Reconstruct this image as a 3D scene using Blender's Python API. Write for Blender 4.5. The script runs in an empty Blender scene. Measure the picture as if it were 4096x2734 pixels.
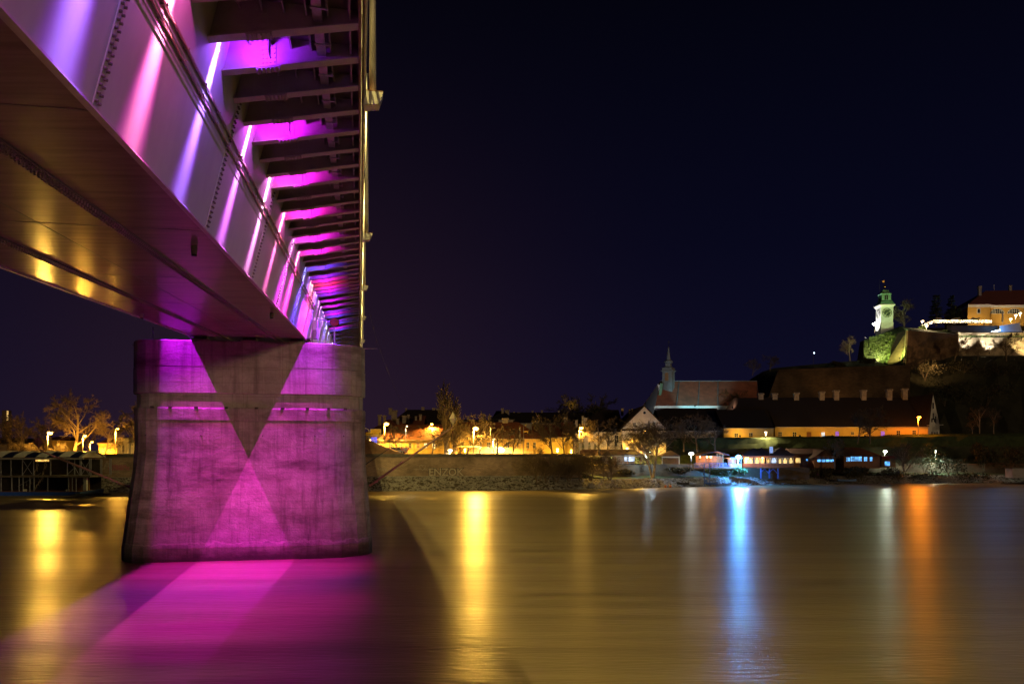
import bpy, math, random
from mathutils import Vector, Matrix
R = math.radians
random.seed(7)
scene = bpy.context.scene
col = scene.collection

# ------------------------------------------------------------------ camera
F4, HZ, CX, CAMZ = 3138.7, 1813.5, 2048.0, 7.0      # focal length, horizon, centre (px of the 4096 photo), eye height
cam = bpy.data.cameras.new("camera")
cam.sensor_width = 36.0
cam.lens = 36.0 * F4 / 4096.0
cam.shift_y = (HZ - 1367.0) / 4096.0
cam.clip_end = 3000.0
cam.clip_start = 0.05
cam_o = bpy.data.objects.new("camera", cam)
cam_o.location = (0, 0, CAMZ)
cam_o.rotation_euler = (R(90), 0, 0)
col.objects.link(cam_o)
scene.camera = cam_o

# ------------------------------------------------------------------ render / exposure
scene.render.engine = 'CYCLES'
cy = scene.cycles
cy.use_denoising = True
try:
    cy.denoiser = 'OPENIMAGEDENOISE'
except Exception:
    pass
cy.max_bounces = 5
cy.diffuse_bounces = 3
cy.glossy_bounces = 3
cy.transmission_bounces = 2
cy.sample_clamp_indirect = 4.0
cy.sample_clamp_direct = 0.0
cy.use_light_tree = True
cy.caustics_reflective = False
cy.caustics_refractive = False
vs = scene.view_settings
vs.view_transform = 'Standard'
vs.look = 'None'
vs.exposure = 0.0
vs.gamma = 1.0
vs.use_curve_mapping = False

BRIDGE_LAMP_W, LED_FLOOD_W, LED_STREAK_W = 8200.0, 5600.0, 4600.0
# ------------------------------------------------------------------ night sky
world = bpy.data.worlds.new("World")
scene.world = world
world.use_nodes = True
wn = world.node_tree.nodes
wl = world.node_tree.links
wn.clear()
w_out = wn.new('ShaderNodeOutputWorld')
w_bg = wn.new('ShaderNodeBackground')
w_tc = wn.new('ShaderNodeTexCoord')
w_sep = wn.new('ShaderNodeSeparateXYZ')
w_ramp = wn.new('ShaderNodeValToRGB')
cr = w_ramp.color_ramp
cr.elements[0].position = 0.0
cr.elements[0].color = (0.0070, 0.0058, 0.0210, 1)
cr.elements[1].position = 1.0
cr.elements[1].color = (0.0006, 0.0006, 0.0022, 1)
for p, c in ((0.10, (0.0045, 0.0043, 0.0185)), (0.25, (0.0026, 0.0028, 0.0125)), (0.50, (0.0012, 0.0013, 0.0050))):
    e = cr.elements.new(p)
    e.color = (*c, 1)
wl.new(w_tc.outputs['Generated'], w_sep.inputs[0])
w_abs = wn.new('ShaderNodeMath'); w_abs.operation = 'ABSOLUTE'
wl.new(w_sep.outputs['Z'], w_abs.inputs[0])
wl.new(w_abs.outputs[0], w_ramp.inputs[0])
# town glow low over the far bank: broad, towards the lit streets
w_dot = wn.new('ShaderNodeVectorMath'); w_dot.operation = 'DOT_PRODUCT'
gd = Vector((-0.30, 1.0, 0.02)).normalized()
w_dot.inputs[1].default_value = gd
wl.new(w_tc.outputs['Generated'], w_dot.inputs[0])
w_pow = wn.new('ShaderNodeMath'); w_pow.operation = 'POWER'; w_pow.use_clamp = True
w_max = wn.new('ShaderNodeMath'); w_max.operation = 'MAXIMUM'; w_max.inputs[1].default_value = 0.0
wl.new(w_dot.outputs['Value'], w_max.inputs[0])
wl.new(w_max.outputs[0], w_pow.inputs[0]); w_pow.inputs[1].default_value = 22.0
w_mix = wn.new('ShaderNodeMix'); w_mix.data_type = 'RGBA'; w_mix.blend_type = 'ADD'
w_mix.inputs['B'].default_value = (0.018, 0.0060, 0.0040, 1)
wl.new(w_pow.outputs[0], w_mix.inputs['Factor'])
wl.new(w_ramp.outputs['Color'], w_mix.inputs['A'])
wl.new(w_mix.outputs['Result'], w_bg.inputs['Color'])
w_bg.inputs['Strength'].default_value = 0.85
wl.new(w_bg.outputs[0], w_out.inputs[0])

# sun lamp added as warm fill on the pier front; near-bank source assumed
sun = bpy.data.lights.new("warm_fill_sun", 'SUN')
sun.energy = 0.44
sun.angle = R(5)
sun.color = (1.0, 0.68, 0.34)
sun_o = bpy.data.objects.new("warm_fill_sun", sun)
sun_o.rotation_euler = (R(90 - 4.5), 0, R(35))
col.objects.link(sun_o)

# ------------------------------------------------------------------ helpers
def P(u, v, Y):
    """photo pixel (4096 wide) at distance Y -> world point"""
    return Vector(((u - CX) / F4 * Y, Y, CAMZ + (HZ - v) / F4 * Y))
def XU(u, Y): return (u - CX) / F4 * Y
def ZV(v, Y): return CAMZ + (HZ - v) / F4 * Y
def lerp(a, b, t): return a + (b - a) * t
def interp(tab, x):
    if x <= tab[0][0]: return tab[0][1]
    for (a, b), (c, d) in zip(tab, tab[1:]):
        if x <= c: return lerp(b, d, (x - a) / (c - a))
    return tab[-1][1]
def smooth(a, b, x):
    t = max(0.0, min(1.0, (x - a) / (b - a)))
    return t * t * (3 - 2 * t)

def tag(o, label=None, cat=None, group=None, kind=None):
    if label: o['label'] = label
    if cat: o['category'] = cat
    if group: o['group'] = group
    if kind: o['kind'] = kind
    return o
def thing(name, loc, label, cat, group=None):
    o = bpy.data.objects.new(name, None)
    o.empty_display_size = 0.3
    o.location = loc
    col.objects.link(o)
    return tag(o, label, cat, group)
def root_loc(o):
    while o.parent is not None: o = o.parent
    return Vector(o.location)
def place(name, mesh, parent=None, loc=None):
    o = bpy.data.objects.new(name, mesh)
    col.objects.link(o)
    if parent is not None: o.parent = parent
    if loc is not None: o.location = loc
    return o
def copy_tree(o, parent=None):
    c = o.copy(); col.objects.link(c); c.parent = parent
    for ch in list(o.children): copy_tree(ch, c)
    return c

class MB:
    def __init__(s): s.v = []; s.f = []; s.m = []; s.cur = 0
    def quad(s, *pts):
        n = len(s.v); s.v += [tuple(p) for p in pts]; s.f.append(tuple(range(n, n + len(pts)))); s.m.append(s.cur); return s
    def box(s, x0, x1, y0, y1, z0, z1):
        return s.hexa([(x0, y0, z0), (x1, y0, z0), (x1, y1, z0), (x0, y1, z0), (x0, y0, z1), (x1, y0, z1), (x1, y1, z1), (x0, y1, z1)])
    def hexa(s, p):
        n = len(s.v); s.v += [tuple(a) for a in p]
        for f in ((0, 3, 2, 1), (4, 5, 6, 7), (0, 1, 5, 4), (1, 2, 6, 5), (2, 3, 7, 6), (3, 0, 4, 7)):
            s.f.append(tuple(n + i for i in f)); s.m.append(s.cur)
        return s
    def loft(s, rings, close=True, caps=True):
        n = len(s.v); k = len(rings[0])
        for r in rings: s.v += [tuple(p) for p in r]
        for i in range(len(rings) - 1):
            for j in range(k if close else k - 1):
                a = n + i * k + j; b = n + i * k + (j + 1) % k
                s.f.append((a, b, b + k, a + k)); s.m.append(s.cur)
        if caps and close:
            s.f.append(tuple(n + j for j in reversed(range(k)))); s.m.append(s.cur)
            s.f.append(tuple(n + (len(rings) - 1) * k + j for j in range(k))); s.m.append(s.cur)
        return s
    def tube(s, a, b, r0, r1=None, n=6, caps=True):
        a = Vector(a); b = Vector(b); r1 = r0 if r1 is None else r1
        d = (b - a)
        if d.length < 1e-6: return s
        d.normalize()
        up = Vector((0, 0, 1)) if abs(d.z) < 0.9 else Vector((1, 0, 0))
        x = d.cross(up).normalized(); y = d.cross(x)
        rings = []
        for p, r in ((a, r0), (b, r1)):
            rings.append([p + x * (r * math.cos(2 * math.pi * i / n)) + y * (r * math.sin(2 * math.pi * i / n)) for i in range(n)])
        return s.loft(rings, True, caps)
    def bar(s, a, b, w, h):
        a = Vector(a); b = Vector(b); d = (b - a).normalized()
        up = Vector((0, 0, 1)) if abs(d.z) < 0.95 else Vector((0, 1, 0))
        x = d.cross(up).normalized() * (w / 2); y = x.cross(d).normalized() * (h / 2)
        return s.hexa([a - x - y, a + x - y, b + x - y, b - x - y, a - x + y, a + x + y, b + x + y, b - x + y])
    def ball(s, c, r, n=10, k=6, sz=1.0):
        c = Vector(c); rings = []
        for i in range(k + 1):
            t = -math.pi / 2 + math.pi * i / k; rr = max(r * math.cos(t), 1e-4)
            rings.append([c + Vector((rr * math.cos(2 * math.pi * j / n), rr * math.sin(2 * math.pi * j / n), sz * r * math.sin(t))) for j in range(n)])
        return s.loft(rings)
    def lathe(s, c, prof, n=12, rot=0.0):
        c = Vector(c)
        return s.loft([[c + Vector((r * math.cos(rot + 2 * math.pi * j / n), r * math.sin(rot + 2 * math.pi * j / n), z)) for j in range(n)] for r, z in prof])
    def mesh(s, name, mats, off=(0, 0, 0), smoothed=False):
        me = bpy.data.meshes.new(name)
        ox, oy, oz = off
        me.from_pydata([(x - ox, y - oy, z - oz) for x, y, z in s.v], [], s.f)
        if not isinstance(mats, (list, tuple)): mats = [mats]
        for m in mats: me.materials.append(m)
        if len(mats) > 1: me.polygons.foreach_set('material_index', s.m)
        if smoothed: me.polygons.foreach_set('use_smooth', [True] * len(me.polygons))
        me.update()
        return me
    def build(s, name, mats, parent=None, smoothed=False):
        if parent is None:
            return place(name, s.mesh(name, mats, (0, 0, 0), smoothed))
        return place(name, s.mesh(name, mats, root_loc(parent), smoothed), parent)

# ------------------------------------------------------------------ materials
MATS = {}
def nodes_of(name):
    m = bpy.data.materials.new(name); m.use_nodes = True
    nt = m.node_tree; b = nt.nodes['Principled BSDF']
    return m, nt, b
def mat(name, c1, c2=None, rough=0.7, scale=1.0, stretch=(1, 1, 1), metal=0.0, bump=0.0, detail=6.0, spec=0.4, c3=None, ramp=(0.35, 0.65), bscale=None):
    if name in MATS: return MATS[name]
    m, nt, b = nodes_of(name)
    b.inputs['Roughness'].default_value = rough
    b.inputs['Metallic'].default_value = metal
    b.inputs['Specular IOR Level'].default_value = spec
    if c2 is None: c2 = tuple(x * 0.75 for x in c1)
    tc = nt.nodes.new('ShaderNodeTexCoord'); mp = nt.nodes.new('ShaderNodeMapping')
    mp.inputs['Scale'].default_value = stretch
    nt.links.new(tc.outputs['Object'], mp.inputs[0])
    nz = nt.nodes.new('ShaderNodeTexNoise'); nz.inputs['Scale'].default_value = scale; nz.inputs['Detail'].default_value = detail
    nz.inputs['Roughness'].default_value = 0.65
    nt.links.new(mp.outputs[0], nz.inputs['Vector'])
    rp = nt.nodes.new('ShaderNodeValToRGB')
    rp.color_ramp.elements[0].position = ramp[0]; rp.color_ramp.elements[0].color = (*c2, 1)
    rp.color_ramp.elements[1].position = ramp[1]; rp.color_ramp.elements[1].color = (*c1, 1)
    if c3: 
        e = rp.color_ramp.elements.new(0.5 * (ramp[0] + ramp[1])); e.color = (*c3, 1)
    nt.links.new(nz.outputs['Fac'], rp.inputs[0]); nt.links.new(rp.outputs[0], b.inputs['Base Color'])
    if bump:
        bp = nt.nodes.new('ShaderNodeBump'); bp.inputs['Strength'].default_value = bump; bp.inputs['Distance'].default_value = 0.05
        n2 = nt.nodes.new('ShaderNodeTexNoise'); n2.inputs['Scale'].default_value = bscale or scale * 4; n2.inputs['Detail'].default_value = 5
        nt.links.new(mp.outputs[0], n2.inputs['Vector'])
        nt.links.new(n2.outputs['Fac'], bp.inputs['Height']); nt.links.new(bp.outputs[0], b.inputs['Normal'])
    MATS[name] = m
    return m
def emit(name, c, s, var=0.0, vscale=3.0):
    if name in MATS: return MATS[name]
    m, nt, b = nodes_of(name)
    b.inputs['Base Color'].default_value = (*[min(0.8, x) for x in c], 1)
    b.inputs['Emission Color'].default_value = (*c, 1)
    b.inputs['Emission Strength'].default_value = s
    if var:
        tc = nt.nodes.new('ShaderNodeTexCoord'); nz = nt.nodes.new('ShaderNodeTexNoise'); nz.inputs['Scale'].default_value = vscale
        nt.links.new(tc.outputs['Object'], nz.inputs['Vector'])
        mr = nt.nodes.new('ShaderNodeMapRange'); mr.inputs[1].default_value = 0.4; mr.inputs[2].default_value = 0.62
        mr.inputs[3].default_value = s * (1 - var); mr.inputs[4].default_value = s * (1 + var)
        nt.links.new(nz.outputs['Fac'], mr.inputs[0]); nt.links.new(mr.outputs[0], b.inputs['Emission Strength'])
    MATS[name] = m
    return m
def brick_mat(name, c1, c2, mortar, bw, bh, rough=0.85, stain=0.5, noise_scale=0.25, swap=True, msize=0.012):
    if name in MATS: return MATS[name]
    m, nt, b = nodes_of(name)
    b.inputs['Roughness'].default_value = rough; b.inputs['Specular IOR Level'].default_value = 0.2
    tc = nt.nodes.new('ShaderNodeTexCoord'); sp = nt.nodes.new('ShaderNodeSeparateXYZ'); cb = nt.nodes.new('ShaderNodeCombineXYZ')
    nt.links.new(tc.outputs['Object'], sp.inputs[0])
    ad = nt.nodes.new('ShaderNodeMath'); ad.operation = 'ADD'
    nt.links.new(sp.outputs['X'], ad.inputs[0]); nt.links.new(sp.outputs['Y'], ad.inputs[1])
    nt.links.new(ad.outputs[0], cb.inputs[0]); nt.links.new(sp.outputs['Z'], cb.inputs[1])
    br = nt.nodes.new('ShaderNodeTexBrick'); br.inputs['Scale'].default_value = 1.0
    br.inputs['Brick Width'].default_value = bw; br.inputs['Row Height'].default_value = bh; br.inputs['Mortar Size'].default_value = msize
    br.inputs['Color1'].default_value = (*c1, 1); br.inputs['Color2'].default_value = (*c2, 1); br.inputs['Mortar'].default_value = (*mortar, 1)
    nt.links.new(cb.outputs[0], br.inputs['Vector'])
    nz = nt.nodes.new('ShaderNodeTexNoise'); nz.inputs['Scale'].default_value = noise_scale; nz.inputs['Detail'].default_value = 8
    nt.links.new(tc.outputs['Object'], nz.inputs['Vector'])
    mr = nt.nodes.new('ShaderNodeMapRange'); mr.inputs[1].default_value = 0.35; mr.inputs[2].default_value = 0.65
    mr.inputs[3].default_value = 1 - stain; mr.inputs[4].default_value = 1.15
    nt.links.new(nz.outputs['Fac'], mr.inputs[0])
    mx = nt.nodes.new('ShaderNodeMix'); mx.data_type = 'RGBA'; mx.blend_type = 'MULTIPLY'; mx.inputs['Factor'].default_value = 1.0
    nt.links.new(br.outputs['Color'], mx.inputs['A'])
    gy = nt.nodes.new('ShaderNodeCombineColor')
    for i in range(3): nt.links.new(mr.outputs[0], gy.inputs[i])
    nt.links.new(gy.outputs[0], mx.inputs['B']); nt.links.new(mx.outputs['Result'], b.inputs['Base Color'])
    bp = nt.nodes.new('ShaderNodeBump'); bp.inputs['Strength'].default_value = 0.5; bp.inputs['Distance'].default_value = 0.02; bp.invert = True
    nt.links.new(br.outputs['Fac'], bp.inputs['Height']); nt.links.new(bp.outputs[0], b.inputs['Normal'])
    MATS[name] = m
    return m

def concrete_mat(name, base, dark, light, seam=None, seamf=.5, tide=False):
    m, nt, b = nodes_of(name)
    b.inputs['Roughness'].default_value = 0.85; b.inputs['Specular IOR Level'].default_value = 0.25
    tc = nt.nodes.new('ShaderNodeTexCoord')
    def noise(scale, st, det=8, rough=0.65):
        mp = nt.nodes.new('ShaderNodeMapping'); mp.inputs['Scale'].default_value = st
        nt.links.new(tc.outputs['Object'], mp.inputs[0])
        nz = nt.nodes.new('ShaderNodeTexNoise'); nz.inputs['Scale'].default_value = scale; nz.inputs['Detail'].default_value = det; nz.inputs['Roughness'].default_value = rough
        nt.links.new(mp.outputs[0], nz.inputs['Vector']); return nz.outputs['Fac']
    def rng(x, a, c, lo, hi):
        mr = nt.nodes.new('ShaderNodeMapRange'); mr.inputs[1].default_value = a; mr.inputs[2].default_value = c; mr.inputs[3].default_value = lo; mr.inputs[4].default_value = hi
        nt.links.new(x, mr.inputs[0]); return mr.outputs[0]
    def mix(f, a, c, mode='MIX'):
        mx = nt.nodes.new('ShaderNodeMix'); mx.data_type = 'RGBA'; mx.blend_type = mode
        for k, x in (('Factor', f), ('A', a), ('B', c)):
            if hasattr(x, 'links') or hasattr(x, 'is_output'): nt.links.new(x, mx.inputs[k])
            elif k == 'Factor': mx.inputs[k].default_value = x
            else: mx.inputs[k].default_value = (*x, 1)
        return mx.outputs['Result']
    c = mix(rng(noise(0.55, (1, 1, 1.6)), 0.38, 0.62, 0, 1), base, light)
    c = mix(rng(noise(1.3, (1.5, 1.5, 0.10)), 0.50, 0.72, 0, 0.75), c, dark)          # run-down streaks
    c = mix(rng(noise(2.2, (3.5, 3.5, 0.16)), 0.60, 0.80, 0, 0.6), c, tuple(min(1, x * 1.5) for x in light))  # lime runs
    c = mix(rng(noise(0.30, (0.8, 0.8, 3.0)), 0.52, 0.70, 0, 0.8), c, dark)           # level marks
    c = mix(rng(noise(7.0, (1, 1, 1)), 0.30, 0.70, 0, 0.35), c, tuple(x * 0.6 for x in base))
    if seam:                                                                            # formwork joints
        sp = nt.nodes.new('ShaderNodeSeparateXYZ'); cb = nt.nodes.new('ShaderNodeCombineXYZ')
        nt.links.new(tc.outputs['Object'], sp.inputs[0]); nt.links.new(sp.outputs['X'], cb.inputs[0]); nt.links.new(sp.outputs['Z'], cb.inputs[1])
        br = nt.nodes.new('ShaderNodeTexBrick'); br.offset = 0.0
        br.inputs['Scale'].default_value = 1; br.inputs['Brick Width'].default_value = seam[0]; br.inputs['Row Height'].default_value = seam[1]; br.inputs['Mortar Size'].default_value = 0.012
        nt.links.new(cb.outputs[0], br.inputs['Vector'])
        fm = nt.nodes.new('ShaderNodeMath'); fm.operation = 'MULTIPLY'; fm.inputs[1].default_value = seamf
        nt.links.new(br.outputs['Fac'], fm.inputs[0])
        c = mix(fm.outputs[0], c, dark)
    if tide:                                                                            # wet algae band and lime crust at the waterline
        sz = nt.nodes.new('ShaderNodeSeparateXYZ'); nt.links.new(tc.outputs['Object'], sz.inputs[0])
        ad = nt.nodes.new('ShaderNodeMath'); ad.operation = 'MULTIPLY_ADD'; ad.inputs[1].default_value = -1.1
        nt.links.new(noise(0.9, (1, 1, 2.0)), ad.inputs[0]); nt.links.new(sz.outputs['Z'], ad.inputs[2])
        c = mix(rng(ad.outputs[0], 0.05, 0.9, 0.0, 1.0), tuple(x * .55 for x in dark), c) if False else mix(rng(ad.outputs[0], -.35, 0.25, 0.85, 0.0), c, tuple(x * .7 for x in dark))
        c = mix(rng(ad.outputs[0], 3.2, 0.4, 0.0, 0.45), c, tuple(x * 1.1 for x in dark))
        wv = nt.nodes.new('ShaderNodeMath'); wv.operation = 'COMPARE'; wv.inputs[1].default_value = 0.62; wv.inputs[2].default_value = 0.05
        nt.links.new(ad.outputs[0], wv.inputs[0]); lm = nt.nodes.new('ShaderNodeMath'); lm.operation = 'MULTIPLY'; lm.inputs[1].default_value = .22
        nt.links.new(wv.outputs[0], lm.inputs[0]); c = mix(lm.outputs[0], c, tuple(min(1, x * 1.2) for x in light))
    nt.links.new(c, b.inputs['Base Color'])
    bp = nt.nodes.new('ShaderNodeBump'); bp.inputs['Strength'].default_value = 0.7; bp.inputs['Distance'].default_value = 0.05
    nt.links.new(noise(4.0, (1, 1, 1.5)), bp.inputs['Height']); nt.links.new(bp.outputs[0], b.inputs['Normal'])
    MATS[name] = m
    return m

M_web = mat('painted_steel_web', (0.56, 0.53, 0.49), (0.47, 0.44, 0.41), rough=0.38, scale=0.8, stretch=(1, 1, 0.5), bump=0.03, spec=0.5)
M_rib = mat('painted_steel_ribs', (0.40, 0.36, 0.31), (0.30, 0.26, 0.22), rough=0.5, scale=1.5, bump=0.03)
M_flange = mat('painted_steel_flange', (0.50, 0.44, 0.40), (0.36, 0.31, 0.28), rough=0.45, scale=2.0)
M_sof = mat('painted_steel_soffit', (0.36, 0.265, 0.235), (0.25, 0.18, 0.16), rough=0.16, scale=1.6, stretch=(0.25, 2.2, 1), bump=0.05, bscale=2.6, spec=0.025)
M_splice = mat('splice_steel', (0.16, 0.12, 0.10), (0.10, 0.08, 0.07), rough=0.55, scale=3)
M_deck = mat('deck_steel', (0.22, 0.18, 0.16), rough=0.6, scale=1)
M_rust = mat('rusted_fascia', (0.36, 0.20, 0.10), (0.20, 0.10, 0.06), rough=0.8, scale=3, stretch=(1, 0.4, 1))
M_galv = mat('galvanised_steel', (0.50, 0.49, 0.47), (0.34, 0.33, 0.32), rough=0.45, scale=4, stretch=(1, 1, 0.3), metal=0.3)
M_dark = mat('dark_metal', (0.03, 0.03, 0.032), rough=0.5, scale=4)
M_pier_cap = concrete_mat('pier_cap_concrete', (0.40, 0.36, 0.32), (0.085, 0.07, 0.06), (0.54, 0.50, 0.46), (2.55, 0.9))
M_pier = concrete_mat('pier_stone', (0.31, 0.255, 0.235), (0.055, 0.04, 0.035), (0.52, 0.45, 0.42), (1.3, 0.48), .28, True)
M_bear = mat('bearing_steel', (0.10, 0.08, 0.07), rough=0.6, scale=4)
M_sign_y = mat('yellow_sign', (0.80, 0.48, 0.03), (0.74, 0.44, 0.03), rough=0.5)
M_white = mat('white_paint', (0.78, 0.76, 0.72), (0.66, 0.64, 0.60), rough=0.6, scale=2)
M_red = mat('red_paint', (0.45, 0.03, 0.03), (0.33, 0.02, 0.02), rough=0.5)
M_bark = mat('bark', (0.20, 0.15, 0.10), (0.10, 0.075, 0.05), rough=0.9, scale=3)
M_barkpale = mat('pale_bark', (0.42, 0.36, 0.28), (0.16, 0.12, 0.09), rough=0.9, scale=2)
M_twig = mat('twigs', (0.15, 0.105, 0.065), (0.09, 0.065, 0.04), rough=0.9, scale=2)
M_leafd = mat('evergreen_leaves', (0.05, 0.075, 0.028), (0.02, 0.035, 0.014), rough=0.7, scale=1.2)
M_ivy = mat('ivy_leaves', (0.10, 0.14, 0.035), (0.035, 0.06, 0.018), rough=0.6, scale=1.5)
M_brush = mat('dry_brush', (0.085, 0.07, 0.035), (0.035, 0.035, 0.018), rough=0.9, scale=0.8)
M_grass = mat('grass', (0.045, 0.065, 0.02), (0.02, 0.032, 0.010), rough=0.9, scale=0.9, bump=0.5)
M_earth = mat('earth', (0.10, 0.075, 0.05), (0.05, 0.04, 0.028), rough=0.95, scale=0.4, bump=0.4)
M_hill = mat('hill_scrub', (0.035, 0.035, 0.017), (0.016, 0.016, 0.009), rough=0.95, scale=0.15, bump=0.6)
M_pave = mat('paving', (0.16, 0.14, 0.12), rough=0.8, scale=0.6)
M_rock = mat('riprap_rock', (0.34, 0.32, 0.29), (0.16, 0.145, 0.13), rough=0.9, scale=0.8, bump=0.3)
M_plaster_y = mat('yellow_plaster', (0.60, 0.42, 0.13), (0.48, 0.33, 0.10), rough=0.85, scale=0.5)
M_plaster_o = mat('ochre_plaster', (0.55, 0.30, 0.06), (0.48, 0.26, 0.05), rough=0.85, scale=0.5)
M_plaster_c = mat('cream_plaster', (0.58, 0.49, 0.36), (0.44, 0.36, 0.26), rough=0.85, scale=0.4)
M_plaster_w = mat('white_plaster', (0.66, 0.64, 0.60), (0.54, 0.52, 0.48), rough=0.85, scale=0.5)
M_roof_d = mat('old_dark_tiles', (0.024, 0.015, 0.016), (0.013, 0.009, 0.010), rough=0.9, scale=1.5, stretch=(1, 1, 3))
M_roof_r = mat('red_tiles', (0.20, 0.06, 0.032), (0.12, 0.04, 0.025), rough=0.85, scale=1.2, stretch=(1, 1, 3), bump=0.3)
M_roof_c = mat('church_tiles', (0.46, 0.15, 0.08), (0.20, 0.075, 0.045), rough=0.9, scale=0.5, detail=10, ramp=(0.3, 0.7), bump=0.4)
M_chim = mat('chimney_plaster', (0.36, 0.30, 0.23), (0.22, 0.18, 0.14), rough=0.9, scale=1.5)
M_glass = mat('dark_glass', (0.02, 0.022, 0.03), rough=0.08, spec=0.6)
M_frame = mat('window_frame', (0.55, 0.50, 0.42), rough=0.6)
M_copper = mat('green_copper', (0.16, 0.34, 0.22), (0.10, 0.22, 0.14), rough=0.55, scale=1.2)
M_shingle = mat('grey_shingles', (0.24, 0.25, 0.25), (0.13, 0.14, 0.14), rough=0.7, scale=2, stretch=(1, 1, 3))
M_gold = mat('gilding', (0.80, 0.50, 0.10), rough=0.25, metal=1.0)
M_wood = mat('timber', (0.26, 0.11, 0.055), (0.16, 0.07, 0.035), rough=0.7, scale=2, stretch=(1, 1, 6))
M_woodl = mat('light_timber', (0.40, 0.22, 0.09), (0.28, 0.15, 0.06), rough=0.7, scale=2, stretch=(4, 4, 0.6))
M_blue = mat('blue_hull_paint', (0.04, 0.12, 0.60), (0.03, 0.09, 0.48), rough=0.4, scale=1)
M_lblue = mat('light_blue_paint', (0.12, 0.22, 0.50), (0.09, 0.17, 0.40), rough=0.4, scale=1)
M_navy = mat('navy_roof_sheet', (0.015, 0.02, 0.08), rough=0.35, scale=1)
M_roofsheet = mat('grey_roof_sheet', (0.62, 0.60, 0.62), (0.50, 0.48, 0.50), rough=0.4, scale=1.5)
M_steelgrey = mat('grey_frame_steel', (0.34, 0.34, 0.42), (0.26, 0.26, 0.34), rough=0.5, scale=2)
M_bluesteel = mat('blue_frame_steel', (0.05, 0.10, 0.30), rough=0.5)
M_graf = mat('white_spray_paint', (0.42, 0.36, 0.29), (0.26, 0.22, 0.17), rough=0.8, scale=2)
M_grafp = mat('pink_spray_paint', (0.45, 0.14, 0.18), rough=0.8, scale=2)
M_black = mat('black_paint', (0.015, 0.015, 0.014), rough=0.6)
M_clock = mat('clock_dial', (0.035, 0.06, 0.035), (0.025, 0.045, 0.025), rough=0.5)
M_brickq = brick_mat('quay_brick', (0.40, 0.29, 0.20), (0.29, 0.21, 0.15), (0.12, 0.095, 0.075), 0.62, 0.21)
M_brickf = brick_mat('fortress_brick', (0.125, 0.078, 0.045), (0.085, 0.055, 0.034), (0.06, 0.043, 0.03), 0.7, 0.26, noise_scale=0.18)
M_brickr = brick_mat('ramp_brick', (0.36, 0.20, 0.11), (0.28, 0.16, 0.09), (0.2, 0.13, 0.09), 0.5, 0.16, noise_scale=0.3)
M_stone_lit = brick_mat('pale_rampart_stone', (0.52, 0.42, 0.27), (0.42, 0.33, 0.21), (0.2, 0.15, 0.1), 1.1, 0.42, noise_scale=0.5, msize=0.03)

SOD = (1.0, 0.45, 0.045)
SODY = (1.0, 0.54, 0.07)
WARM = (1.0, 0.72, 0.36)
ORANGE = (1.0, 0.26, 0.012)
COLD = (0.62, 0.85, 1.0)
BLUEW = (0.09, 0.38, 1.0)

def lamp_light(name, loc, color, power, radius=0.25, parent=None, spot=None, aim=None, blend=0.5, xdir=None, sx=1.0):
    ld = bpy.data.lights.new(name, 'SPOT' if spot else 'POINT')
    ld.color = color; ld.energy = power; ld.shadow_soft_size = radius
    o = bpy.data.objects.new(name, ld); col.objects.link(o)
    loc = Vector(loc)
    mrot = Matrix.Identity(4)
    if spot:
        ld.spot_size = R(spot); ld.spot_blend = blend
        z = -(Vector(aim) - loc).normalized()
        x = Vector(xdir) if xdir is not None else (Vector((0, 0, 1)).cross(z) if abs(z.z) < 0.99 else Vector((1, 0, 0)))
        x = (x - z * x.dot(z)).normalized(); y = z.cross(x)
        mrot = Matrix(((x.x * sx, y.x, z.x, 0), (x.y * sx, y.y, z.y, 0), (x.z * sx, y.z, z.z, 0), (0, 0, 0, 1)))
    base = root_loc(parent) if parent is not None else Vector((0, 0, 0))
    if parent is not None: o.parent = parent
    o.matrix_local = Matrix.Translation(loc - base) @ mrot
    return o

def text_mesh(txt, size, extrude=0.01, bold=0.0):
    cu = bpy.data.curves.new('t', 'FONT'); cu.body = txt; cu.size = size; cu.extrude = extrude; cu.offset = bold
    cu.align_x = 'CENTER'; cu.align_y = 'CENTER'; cu.resolution_u = 3
    o = bpy.data.objects.new('t', cu); col.objects.link(o)
    dg = bpy.context.evaluated_depsgraph_get()
    me = bpy.data.meshes.new_from_object(o.evaluated_get(dg))
    bpy.data.objects.remove(o); bpy.data.curves.remove(cu)
    return me
def lettering(name, txt, size, loc, material, parent, rz=0.0, tilt=90.0, extrude=0.01, bold=0.0, roll=0.0):
    me = text_mesh(txt, size, extrude, bold); me.materials.clear(); me.materials.append(material)
    o = place(name, me, parent)
    base = root_loc(parent) if parent is not None else Vector((0, 0, 0))
    o.matrix_local = Matrix.Translation(Vector(loc) - base) @ Matrix.Rotation(rz, 4, 'Z') @ Matrix.Rotation(R(tilt), 4, 'X') @ Matrix.Rotation(roll, 4, 'Z')
    return o

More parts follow.
